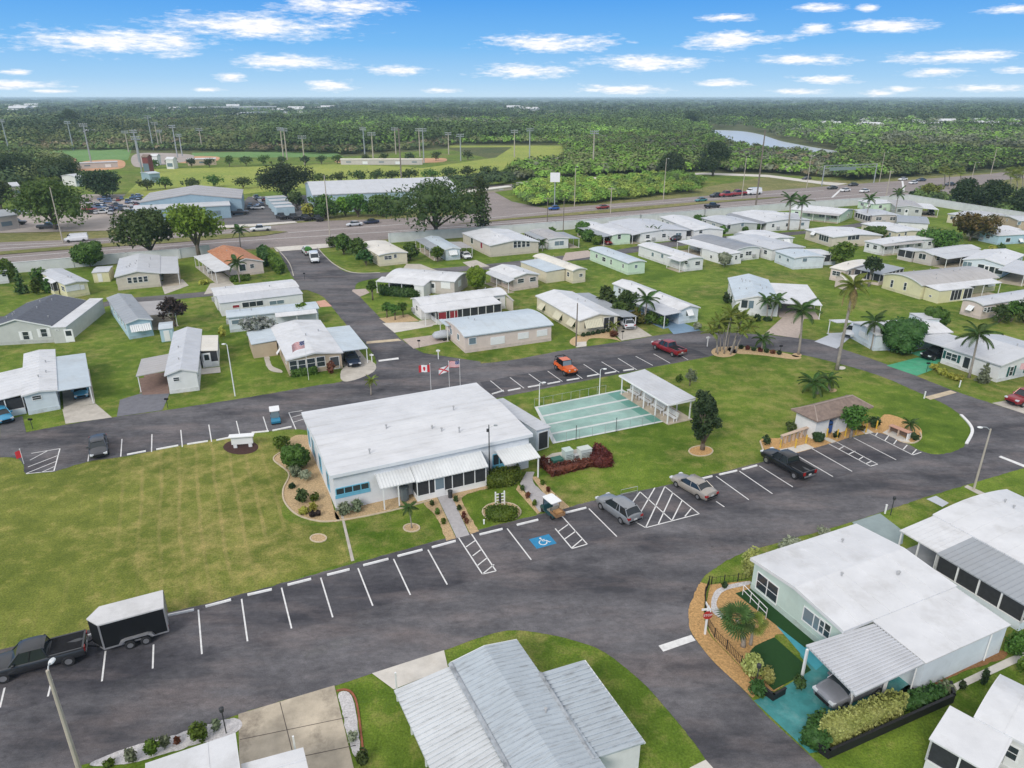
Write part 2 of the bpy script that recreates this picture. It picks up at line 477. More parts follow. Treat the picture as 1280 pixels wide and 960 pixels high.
flat('dealer_lot', [(-60, 285), (-60, 268), (60, 262), (105, 243), (172, 243), (178, 262), (160, 283), (60, 285)], .025, SHELL, curve=False)
flat('dealer_lot', [(262, 283), (300, 258), (310, 246), (388, 244), (400, 262), (380, 276), (320, 281)], .025, LANE, curve=False)
m = MB()
hw = [[(-120, 311), (0, 306.5), (95, 303), (200, 296.5), (320, 287.5)], [(0, 311), (95, 305)], [(0, 322.5), (95, 315), (200, 308.5), (320, 300), (480, 290), (640, 278.5), (800, 267.5), (960, 253.5), (1110, 240)], [(360, 291), (480, 282), (640, 270)], [(640, 269), (800, 255.5), (960, 243), (1030, 238)]]
for ln in hw: ribbon(m, [G(*p) for p in ln], .3, .024)
for a, b, c, d in ((1040, 247, 1052, 236), (1130, 240, 1128, 226)): ribbon(m, [G(a, b), G(c, d)], .8, .024)
tag(m.build('lane_marking', WLINE), kind='structure')

# ------------------------------------------------------------------ park roads (several sheets of one asphalt, 4 mm apart)
flat('road', [(-260, 880, 1), (0, 812), (215, 765), (320, 738), (447, 703), (560, 672), (650, 649), (712, 634), (752, 623), (840, 605), (947, 579), (992, 567, 1), (1092, 541), (1132, 553, 1), (1152, 564), (1175, 568), (1202, 560), (1213, 545), (1213, 533), (1201, 519), (1180, 505), (1140, 487), (1100, 470), (1050, 455), (1000, 443), (960, 437), (925, 433), (886, 446, 1), (812, 460), (650, 492), (600, 502, 1), (580, 478, 1), (545, 450, 1), (585, 455), (640, 450), (715, 436), (777, 427), (837, 417), (875, 414), (960, 419), (1022, 426), (1055, 437), (1110, 456), (1145, 470), (1197, 490), (1242, 505), (1300, 522), (1380, 535, 1), (1380, 562, 1), (1290, 583), (1222, 602), (1172, 617), (1120, 634), (1050, 657), (985, 675), (927, 692), (890, 713), (876, 727), (863, 757), (861, 775), (865, 792), (890, 825), (927, 860), (960, 896), (1010, 942), (1060, 990, 1), (900, 990, 1), (882, 950), (857, 915), (832, 885), (808, 858), (782, 835), (758, 817), (735, 806), (690, 794), (640, 788), (600, 797), (555, 813), (465, 842), (420, 857), (320, 886), (212, 922), (112, 954), (0, 990), (-200, 1060, 1)], .012, ASPH)
flat('road', [(-220, 590, 1), (-220, 620, 1), (0, 572), (32, 592, 1), (67, 590, 1), (112, 577), (160, 570), (225, 557), (290, 546), (377, 537), (430, 560, 1), (620, 496, 1), (600, 452, 1), (520, 440, 1), (480, 455), (430, 476), (395, 482), (320, 495), (200, 514), (140, 522), (82, 531), (0, 547)], .016, ASPH)
flat('road', [(347, 313, 1), (397, 309, 1), (406, 320), (420, 332), (428, 338), (442, 341), (475, 341), (520, 337), (560, 334.5), (600, 331), (640, 327), (700, 320), (745, 317), (790, 309), (830, 303), (900, 296), (960, 292), (1010, 288), (1060, 281), (1090, 276), (1100, 279), (1060, 286), (1010, 292), (960, 297), (900, 301), (840, 309), (790, 316), (740, 324), (700, 327), (640, 334), (600, 338), (540, 342), (490, 346), (455, 351), (444, 358), (452, 373), (475, 397), (492, 415), (505, 427), (530, 442), (560, 456, 1), (520, 478, 1), (440, 500, 1), (428, 478), (455, 468), (470, 456), (465, 440), (448, 420), (432, 405), (415, 384), (402, 370), (377, 359), (365, 345), (357, 330)], .020, ASPH)
flat('road', [(388, 350), (330, 353), (262, 364), (150, 374), (110, 384), (60, 392), (-30, 398), (-30, 405), (60, 399), (112, 389), (152, 380), (266, 370), (330, 362), (395, 362)], .024, LANE)
flat('road', [(613, 497, 1), (600, 478, 1), (690, 461), (800, 441), (850, 433), (888, 445.5, 1), (812, 459), (700, 480)], .0185, ASPHD)
# freshly sealed strip of stalls along the lower lot
flat('parking_lot', [(-100, 836, 1), (0, 813), (215, 766), (320, 739), (447, 704), (560, 673), (700, 638), (752, 624.5), (840, 606), (947, 580), (992, 568), (1060, 551, 1), (1130, 572, 1), (1050, 596), (936, 627), (860, 646), (770, 673), (665, 703), (612, 720), (513, 747), (415, 775), (310, 806), (190, 840), (60, 878), (-100, 920, 1)], .0175, asphaltmat('asphalt_stalls', (.049, .048, .056), (.120, .115, .123)))
flat('road_patch', [(377, 815), (405, 806), (410, 816), (380, 823)], .021, LANE, curve=False)
flat('road_patch', [(412, 803), (434, 795), (440, 803), (416, 813)], .021, LANE, curve=False)

# ------------------------------------------------------------------ painted markings
m = MB(); Z = .030
def line(*p, w=.11): ribbon(m, [G(*q) for q in p], w, Z)
for p in [((6, 860), (0, 885)), ((65, 850), (60, 871)), ((132, 814), (127.5, 852)), ((192, 806), (191, 836)), ((248, 762.5), (252.5, 818)), ((302, 749), (309.5, 802)), ((352, 735), (364.5, 786)), ((401, 722.5), (416, 772)), ((447.5, 710.5), (466, 757.5)), ((492, 699), (513, 744)), ((535, 687.5), (559, 731)),
          ((573, 672), (603, 718)), ((589.5, 668), (620, 714)), ((603, 718), (620, 714)), ((582.5, 684), (594, 676)), ((591, 695), (601, 687.5)), ((596.5, 707.5), (609, 697.5)), ((603, 718), (617.5, 706)),
          ((634, 661), (664, 700)), ((694, 661), (715, 686)), ((694, 636), (734, 680.5)), ((715, 686), (734, 680.5)), ((697.5, 665), (710, 656)), ((706, 674), (720, 664)), ((715, 685), (728, 674)),
          ((736, 636), (771, 671)), ((800, 615), (840, 651)), ((831, 608.5), (874, 642.5)), ((807, 660), (874, 642.5)), ((793, 652), (807, 660)), ((818.5, 610), (800, 642)), ((831, 608.5), (807, 660)), ((841, 616), (823, 655)), ((852.5, 626), (840, 651)), ((864, 636), (856, 646)), ((800, 615), (787, 633)),
          ((895, 595.5), (936, 625)), ((924, 589), (965.5, 617.5)), ((949, 582.5), (991, 609)), ((997.5, 570.5), (1041, 596)), ((1015, 561), (1065, 589.5)), ((1036, 555), (1088, 583)), ((1046, 553), (1097, 580.5)), ((1088, 583), (1097, 580.5)), ((1049, 561.5), (1056, 557.5)), ((1061, 568), (1069, 564)), ((1073, 575), (1080, 570.5)), ((1082, 580), (1090, 576.5)),
          ((1067, 547.5), (1120, 575)), ((1087.5, 542), (1141, 569)), ((1141, 569), (1151.5, 565.5)), ((1094, 545.5), (1097, 541)), ((1106, 551), (1111, 544.5)), ((1117, 555.5), (1121, 550)), ((1129, 562), (1134, 556.5)), ((1140, 568), (1145.5, 562)), ((895, 627), (905.5, 634)),
          ((613, 476), (630, 490)), ((637.5, 472), (655, 485.5)), ((661, 467.5), (679, 480.5)), ((684.5, 464), (703, 477)), ((708, 459), (728, 473.5)), ((729.5, 455.5), (751, 469.5)), ((752, 452.5), (774, 465.5)), ((772.5, 448), (796, 462.5)), ((794.5, 445.5), (816, 457)), ((817, 442.5), (837.5, 454)), ((840, 438), (860, 450)),
          ((113, 554), (110, 577)), ((152.5, 549), (151, 571)), ((190, 543), (189.5, 565)), ((226, 537.5), (228, 559)), ((261, 531), (264.5, 552.5)), ((295.5, 526.5), (300, 545)), ((329, 521), (335, 540)), ((361, 516), (370, 537)), ((361, 516), (378, 513.5)), ((364, 522), (379, 518)), ((367, 528), (380, 524)),
          ((39, 567), (75, 561)), ((75, 561), (67.5, 589)), ((67.5, 589), (32.5, 592.5)), ((37.5, 575.5), (60, 563.5)), ((35, 584), (74, 569)), ((33, 592), (70, 577)), ((51, 591), (69, 583))]:
    line(*p)
for q in [[(823, 807.5), (864, 794), (869.5, 801), (829, 815)], [(473, 450.3), (498, 447), (498.5, 449.3), (473.5, 452.3)], [(1251, 570), (1290, 585), (1290, 588.5), (1248, 571.5)]]:
    m.poly([(G(*p).x, G(*p).y, Z + .004) for p in q])
tag(m.build('parking_marking', WLINE), kind='structure')
m = MB()
for q in [[(1155, 496.5), (1188, 488), (1196, 491), (1163, 500)], [(458, 427), (498, 423.5), (502, 426), (458, 430)]]:
    m.poly([(G(*p).x, G(*p).y, Z) for p in q])
tag(m.build('concrete_strip', CREAMLINE), kind='structure')
# wheelchair symbol on its blue square
c = G(678.5, 677); ang = R(24.5)
o = MB().poly([(-.95, -.75, 0), (.95, -.75, 0), (.95, .75, 0), (-.95, .75, 0)]).build('blue_square', BLUEP, None, loc=(c.x, c.y, Z), rz=ang); tag(o, kind='structure')
m = MB()
m.poly([(.0 + .1 * math.cos(t * .52), .48 + .1 * math.sin(t * .52), 0) for t in range(12)])
ribbon(m, [(.0, .36), (.03, .02), (.33, .02), (.47, -.32), (.6, -.28)], .1, 0); ribbon(m, [(.0, .2), (.28, .2)], .08, 0)
ribbon(m, [(-.06 + .33 * math.cos(R(a)), -.16 + .33 * math.sin(R(a))) for a in range(100, 361, 20)], .09, .0)
w = m.build('wheelchair_symbol', WLINE, o, loc=(0, 0, .004))

# ------------------------------------------------------------------ wheel stops
STOPS = [((105, 797), (116, 794)), ((215, 769), (236, 764.5)), ((257, 759), (289, 750.5)), ((309.5, 744.5), (340, 737.5)), ((359.5, 732), (389, 724.5)), ((409, 719.5), (437, 712.5)), ((454, 707.5), (485.5, 699.5)), ((497, 696), (528, 688)), ((540, 685), (569.5, 677)), ((599.5, 669), (628, 662)), ((646, 657), (672.5, 650.5)), ((706, 642), (732.5, 635.5)), ((871, 600.5), (890, 596)), ((899, 594), (921, 589)), ((927.5, 587.5), (946, 582.5)),
         ((619, 492), (625.5, 490)), ((635, 489), (650.5, 486)), ((660, 484.5), (675, 482)), ((684.5, 480.5), (700, 477.5)), ((708.5, 476), (724, 473.5)), ((734, 471), (748, 468.5)), ((756, 467.5), (770, 465)), ((779, 464), (792, 462)),
         ((159, 569), (182.5, 564.5)), ((195.5, 562.5), (223, 557.5)), ((234, 556), (260, 552)), ((270.5, 551), (290, 547)), ((320, 541), (331, 540)), ((340.5, 539), (364.5, 534))]
STOPM = plain('wheel_stop_paint', (.80, .79, .77), .7, .1, 2.0, dirt=(.45, .42, .40), dirt_amt=.5)
proto = None
for i, (a, b) in enumerate(STOPS):
    A, B = G(*a), G(*b); d = B - A
    lab, grp = (('white wheel stop on the lawn edge of the lower parking lot', 'wheel stops along the lower lot') if i < 15 else ('white wheel stop between the upper stalls and the grass by the shuffleboard court', 'wheel stops along the upper lot') if i < 23 else ('white wheel stop on the grass edge of the road left of the clubhouse', 'wheel stops left of the clubhouse'))
    if proto is None:
        q = MB(); q.profile_x([(-.085, 0), (.085, 0), (.06, .12), (.045, .14), (-.045, .14), (-.06, .12)], -.93, .93)
        proto = o = q.build('wheel_stop', STOPM)
    else:
        o = proto.copy(); COL.objects.link(o)
    tag(o, lab, 'wheel stop', grp)
    mid = (A + B) / 2
    L = d.length if d.length > 1.2 else 1.85
    o.location = (mid.x, mid.y, .02); o.rotation_euler = (0, 0, math.atan2(d.y, d.x)); o.scale = (L / 1.86, 1, 1)

# ------------------------------------------------------------------ driveways, paths and planting beds
flat('driveway', [(82, 530), (78, 512), (120, 505), (140, 522)], .028, CONC, curve=False)
flat('driveway', [(0, 547), (0, 528), (28, 520), (33, 541)], .028, LANE, curve=False)
flat('driveway', [(146, 521), (150, 500), (176, 492), (212, 492), (203, 513)], .028, plain('slate_drive', (.17, .17, .19), .9, .2, 1.5), curve=False)
flat('driveway', [(178, 494), (174, 473), (208, 470), (212, 492)], .032, BRICKD, curve=False)
flat('path', [(246, 469), (245, 462), (275, 459), (276, 466)], .06, CONCW, curve=False)
flat('driveway', [(430, 477), (429, 460), (459, 450), (470, 458), (462, 468)], .028, CONC)
flat('driveway', [(395, 377), (406, 375), (415, 383), (400, 384)], .028, PINKD, curve=False)
flat('driveway', [(255, 368), (263, 354), (288, 352), (300, 362)], .028, CONC, curve=False)
flat('driveway', [(206, 368), (200, 352), (228, 349), (236, 357)], .028, CONC, curve=False)
flat('path', [(330, 446), (336, 462), (351, 466), (352, 463), (340, 457), (336, 445)], .03, CONC)
flat('driveway', [(493, 416), (478, 404), (530, 402), (545, 404), (540, 408)], .032, CONCW, curve=False)
flat('mulch_bed', [(474, 398, 1), (510, 393, 1), (524, 401, 1), (484, 405, 1)], .028, MULCHP)
flat('driveway', [(440, 364), (441, 362), (457, 361), (462, 366), (450, 371)], .028, TANPAVE, curve=False)
flat('driveway', [(517, 436), (503, 424), (548, 418), (562, 421), (560, 427)], .028, TANPAVE, curve=False)
flat('driveway', [(777, 426), (765, 414), (775, 406), (795, 407), (815, 420)], .028, CONC, curve=False)
flat('mulch_bed', [(712, 428), (719, 421), (745, 416), (765, 411), (768, 420), (777, 427, 1), (765, 424), (740, 423), (733, 428), (733, 432), (720, 433)], .026, MULCHP)
flat('path', [(720, 434.5), (720, 428), (733, 427), (733, 433)], .034, CONCW, curve=False)
flat('driveway', [(842, 418), (828, 402), (835, 398), (852, 403), (876, 413)], .028, BLUED, curve=False)
flat('driveway', [(956, 417), (978, 397), (1006, 395), (998, 423)], .028, TANPAVE, curve=False)
flat('driveway', [(1018, 427), (1040, 417), (1068, 418), (1046, 436)], .028, GREYB, curve=False)
flat('driveway', [(1108, 457), (1147, 447), (1172, 449), (1172, 460), (1146, 470)], .028, GREENP, curve=False)
flat('driveway', [(1240, 504), (1262, 500), (1300, 505), (1300, 524)], .028, CONC, curve=False)
flat('driveway', [(702, 327), (707, 316), (735, 313), (745, 320)], .028, TANPAVE, curve=False)
flat('driveway', [(590, 336), (578, 328), (595, 325), (612, 333)], .028, CONC, curve=False)
flat('driveway', [(500, 341), (508, 330), (525, 330), (548, 339)], .028, CONC, curve=False)
# lower right and lower left drives
flat('driveway', [(555, 813, 1), (465, 842, 1), (492, 862, 1), (560, 835, 1)], .028, CONCW)
flat('driveway', [(418, 857, 1), (298, 893, 1), (300, 985, 1), (448, 985, 1)], .028, OLDCONC)
flat('driveway', [(862, 960), (882, 950), (905, 975), (860, 985)], .028, CONCW, curve=False)
flat('white_gravel', [(423, 868), (436, 866), (444, 885), (450, 940), (440, 940), (428, 890)], .034, STONEW)
kerb('brick_edging', [(421, 864), (432, 862.5), (441, 868), (447, 885), (454, 940)], .12, .07, REDBRICK, None)
flat('white_gravel', [(112, 956), (160, 935), (215, 920), (290, 898), (296, 915), (215, 940), (160, 955)], .034, STONEW)
flat('driveway', [(942, 876), (1012, 942), (1036, 937), (1112, 893), (1150, 866), (1075, 810), (1000, 790), (1000, 820), (1014, 838), (985, 856), (965, 868)], .028, TURQ, curve=False)
flat('path', [(965, 776), (968, 775), (1012, 813), (1030, 830), (1020, 838), (1008, 826)], .030, AQUAP, curve=False)
flat('lawn_mat', [(937, 822), (944, 808), (968, 797, 1), (1014, 838, 1), (967, 863, 1), (950, 845)], .034, FAKETURF)
flat('lawn_mat', [(919, 742), (938, 736), (1024, 806), (1006, 810)], .036, FAKETURF, curve=False)
flat('mulch_bed', [(875, 728, 1), (862, 757), (861, 775), (865, 792), (890, 825), (927, 860), (941, 873, 1), (950, 862, 1), (912, 820), (887, 793), (880, 770), (882, 745), (886, 731, 1)], .03, MULCH)
flat('mulch_bed', [(888, 731, 1), (884, 750), (883, 772), (890, 795), (915, 822), (950, 860, 1), (968, 865, 1), (985, 845), (968, 797), (985, 790), (950, 755), (938, 733), (938, 726, 1)], .028, MULCH)
flat('stone_path', [(889, 762), (892, 742), (905, 733), (935, 727), (936, 731), (908, 738), (898, 747), (896, 758), (905, 770), (900, 773)], .036, STONEW)
flat('mulch_bed', [(1120, 870), (1148, 850), (1240, 815), (1256, 822), (1190, 846), (1140, 876)], .028, plain('brown_mulch', (.30, .15, .06), .95, .35, 6, bump=.8))
flat('path', [(1182, 860), (1262, 822), (1290, 812), (1290, 820), (1190, 866)], .03, CONCW, curve=False)
flat('path', [(1205, 609), (1209, 606.5), (1232, 617), (1228, 621)], .03, CONC, curve=False)
flat('driveway', [(1158, 624), (1170, 620), (1186, 629), (1178, 634)], .028, GREYB, curve=False)
flat('driveway', [(1065, 653), (1100, 642), (1130, 665), (1128, 680), (1100, 690)], .028, plain('grey_green_drive', (.27, .33, .33), .8, .15, 1), curve=False)
# clubhouse surroundings
flat('mulch_bed', [(350, 566), (368, 545), (392, 545, 1), (418, 638, 1), (424, 651), (400, 652), (372, 644), (356, 628), (354, 612), (361, 592), (342, 575)], .02, MULCHP)
kerb('bed_edging', [(350, 566), (342, 575), (361, 592), (354, 612), (356, 628), (372, 644), (400, 652), (424, 651)], .14, .09, CURB, None)
flat('mulch_bed', [(418, 638, 1), (424, 651), (460, 645), (500, 634), (540, 623), (545, 610, 1), (500, 616, 1), (440, 632, 1)], .020, MULCHP)
kerb('bed_edging', [(424, 651), (460, 645), (500, 636), (541, 625)], .14, .09, CURB, None)
flat('path', [(546, 620, 1), (563, 617, 1), (587, 669, 1), (571, 673, 1)], .03, PAVEG)
flat('mulch_bed', [(530, 629), (546, 621, 1), (570, 673, 1), (558, 676, 1), (545, 646)], .02, MULCHP)
flat('mulch_bed', [(563, 618, 1), (604, 608, 1), (630, 603), (628, 606), (582, 619), (580, 632), (599, 664, 1), (588, 668, 1)], .02, MULCHP)
flat('path', [(650, 605, 1), (658, 590, 1), (668, 590, 1), (668, 605), (700, 632, 1), (697, 636, 1), (674, 640, 1)], .03, PAVEG)
flat('mulch_bed', [(648, 606, 1), (676, 640, 1), (672, 643, 1), (645, 612, 1)], .02, MULCHP)
flat('mulch_bed', [(664, 596, 1), (671, 596, 1), (712, 634, 1), (697, 639, 1)], .022, MULCHP)
flat('path', [(425, 640), (428, 640), (443, 701), (439, 702)], .03, CONC, curve=False)
for cx, cy, rx, mt in ((514.5, 660, 10, MULCHP), (398, 673, 10, MULCHP), (876, 564, 15, MULCH), (905, 440, 16, MULCHP), (301, 559, 22, MULCHD), (1040, 488, 6, MULCHP), (1052, 460, 5, CONCW), (996, 444, 6, MULCHP), (627, 640, 24, MULCHP)):
    ry = rx * (.42 if cy < 600 else .5)
    P = [(cx + rx * math.cos(R(t)), cy + ry * math.sin(R(t))) for t in range(0, 360, 45)]
    flat('mulch_bed', P, .022, mt)
    if rx < 25 and mt is not MULCHD and cy > 500: kerb('bed_edging', P, .12, .07, CURB, None, closed=True)
flat('mulch_bed', [(915, 433), (960, 438), (1000, 446), (990, 449), (950, 444), (915, 441)], .022, MULCHP)
flat('utility_bed', [(672, 578), (690, 567), (730, 560), (742, 564), (738, 574), (690, 585)], .02, CONC, curve=False)
# kiosk surroundings
flat('mulch_bed', [(950, 552), (957, 548), (978, 547), (1010, 538), (1030, 540), (1092, 527), (1110, 518), (1146, 532), (1152, 544), (1140, 553), (1128, 553), (1092, 541), (1022, 559), (992, 567), (972, 566), (958, 563)], .018, MULCH)
flat('path', [(975, 567), (992, 567), (1018, 560), (1008, 555), (975, 562)], .03, CONCW, curve=False)
flat('path', [(1040, 554), (1046, 552), (1030, 545), (1024, 547)], .03, CONCW, curve=False)
flat('path', [(1082, 543), (1092, 541), (1075, 530), (1068, 533)], .03, CONCW, curve=False)
flat('path', [(1103, 541), (1130, 554), (1138, 552), (1112, 536)], .03, CONCW, curve=False)
kerb('kerb', [(1201, 519), (1212, 531), (1215, 541), (1208, 555)], .3, .14, plain('kerb_white', (.75, .74, .72), .8, .12, 2), None)
kerb('kerb', [(1128, 553), (1142, 554), (1151, 548), (1150, 541)], .15, .12, CURB, None)
kerb('kerb', [(950, 552), (955, 566), (957, 570)], .15, .12, CURB, None)
# kerbs along the lawns of the two lower corners
kerb('kerb', [(397, 310), (406, 320), (420, 332), (442, 341), (475, 341)], .2, .1, CONC, None)
kerb('kerb', [(342, 309), (352, 317), (362, 330), (367, 345)], .2, .1, CONC, None)

m = MB()
for p, q in (((350, 878), (377, 985)), ((300, 925), (435, 897)), ((300, 962), (445, 932))): ribbon(m, [G(*p), G(*q)], .05, .034)
tag(m.build('driveway_joint', plain('joint', (.12, .10, .085), .9, .2, 3)), kind='structure')
# ------------------------------------------------------------------ shuffleboard court
cq = [(691, 555), (847, 524), (778, 487), (668, 509)]
CB = [G(*p) for p in cq]
o = flat('shuffleboard_court', cq, .04, plain('court_border', (.60, .62, .60), .7, .12, 1, dirt=(.42, .45, .43)), curve=False)
def cpt(u, v):
    a = CB[0].lerp(CB[1], u); b = CB[3].lerp(CB[2], u); return a.lerp(b, v) + Vector((0, 0, .04))
m = MB()
gaps = [.03, .215, .25, .455, .49, .69, .73, .965]
for k in range(4):
    v0, v1 = gaps[2 * k], gaps[2 * k + 1]
    for u0, u1, mi in ((.03, .8, 0), (.8, .97, 1)):
        m.poly([cpt(u0, v0) + Vector((0, 0, .004)), cpt(u1, v0) + Vector((0, 0, .004)), cpt(u1, v1) + Vector((0, 0, .004)), cpt(u0, v1) + Vector((0, 0, .004))], mi)
m.build('playing_lane', [COURT, COURTD], o)
# ------------------------------------------------------------------ house materials
def wallm(name, c, **k): return plain('wall_' + name, c, .75, .07, .8, dirt=cm(c, .62), dirt_amt=.35, **k)
WALL = {
    'white': wallm('white', (.74, .74, .73)), 'cream': wallm('cream', (.68, .62, .47)), 'tan': wallm('tan', (.50, .40, .29)), 'beige': wallm('beige', (.60, .54, .45)),
    'pink': wallm('pink', (.68, .57, .51)), 'blue': wallm('light_blue', (.44, .60, .68)), 'mint': wallm('mint', (.52, .63, .57)), 'grey': wallm('grey', (.52, .53, .50)),
    'palegreen': wallm('pale_green', (.60, .74, .58)), 'bluewhite': wallm('bluewhite', (.66, .72, .77)), 'brown': wallm('brown', (.24, .17, .13)), 'greige': wallm('greige', (.55, .50, .46)),
    'barn': wallm('barn', (.20, .05, .05)), 'warehouse': wallm('warehouse', (.40, .52, .58)), 'steelblue': wallm('steelblue', (.29, .40, .47)), 'yellow': wallm('yellow', (.70, .66, .42))}
def roofm(name, c, d=None, amt=.35, **k): return plain('roof_' + name, c, .45, .10, .5, dirt=d or cm(c, .55), dirt_amt=amt, spec=.35, **k)
ROOF = {
    'w': roofm('white', (.655, .655, .66), (.40, .385, .36), .55), 'g': roofm('grey', (.34, .36, .38), (.28, .28, .28), .5), 'b': roofm('pale_blue', (.52, .58, .62), (.40, .40, .38), .5),
    'd': roofm('dark_grey', (.27, .28, .30)), 's': plain('roof_shingle', (.115, .125, .15), .9, .25, 3.0, bump=.5), 't': plain('roof_terracotta', (.46, .20, .105), .85, .3, 2.0, dirt=(.55, .38, .26), dirt_amt=.6, bump=.4),
    'l': roofm('light_grey', (.54, .55, .57), (.42, .41, .40), .4), 'n': roofm('taupe', (.42, .40, .385), (.36, .33, .30), .5), 'c': roofm('cream', (.72, .68, .60), (.5, .44, .36), .5),
    'br': plain('roof_brown_shingle', (.235, .175, .145), .9, .28, 2.2, bump=.5, dirt=(.33, .25, .2), dirt_amt=.5),
    'pl': roofm('pan', (.60, .62, .63), (.33, .33, .32), .6, streak=(7, .9, 1)), 'm': roofm('weathered_metal', (.43, .475, .51), (.20, .20, .20), .75, streak=(7, .9, 1))}
GLASS = glassy('window_glass', (.035, .045, .055)); GLASSB = glassy('pale_glass', (.16, .22, .26), .15)
SCREEN = plain('insect_screen', (.035, .037, .042), .7, .3, 3.0)
REDCL = plain('red_cloth', (.30, .035, .045), .8, .2, 2)
TRIM = plain('white_trim', (.80, .80, .79), .5, .05, 2)
FASCIA = plain('fascia', (.70, .70, .70), .5, .06, 2)
DARKG = plain('dark_green_trim', (.02, .10, .09), .5, .1, 2)
CREAMAW = plain('cream_awning', (.66, .62, .46), .5, .08, 2)
SKIRT = {}
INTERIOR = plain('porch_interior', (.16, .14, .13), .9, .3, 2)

class Box:
    """rectangular block in the thing's local frame; remembers its walls so that openings can be placed on them"""
    def __init__(s, x0, y0, x1, y1, z): s.r = (x0, y0, x1, y1); s.z = z

def rect(A, B, C, z):
    a, b, c = G(*A, z), G(*B, z), G(*C, z)
    u = (b - a); L = u.length; u /= L
    n = Vector((-u.y, u.x, 0))
    if (c - b).dot(n) < 0:
        a, b = b, a; u = -u; n = -n
    W = (c - b).dot(n)
    return Vector((a.x, a.y, 0)), math.atan2(u.y, u.x), L, W

def roof_line(W, rise, shape, n=8):
    if shape == 'flat': return [(0, 0), (W, rise)]
    if shape == 'gable': return [(0, 0), (W / 2, rise), (W, 0)]
    return [(W * i / n, rise * math.sin(math.pi * i / n) ** .85) for i in range(n + 1)]

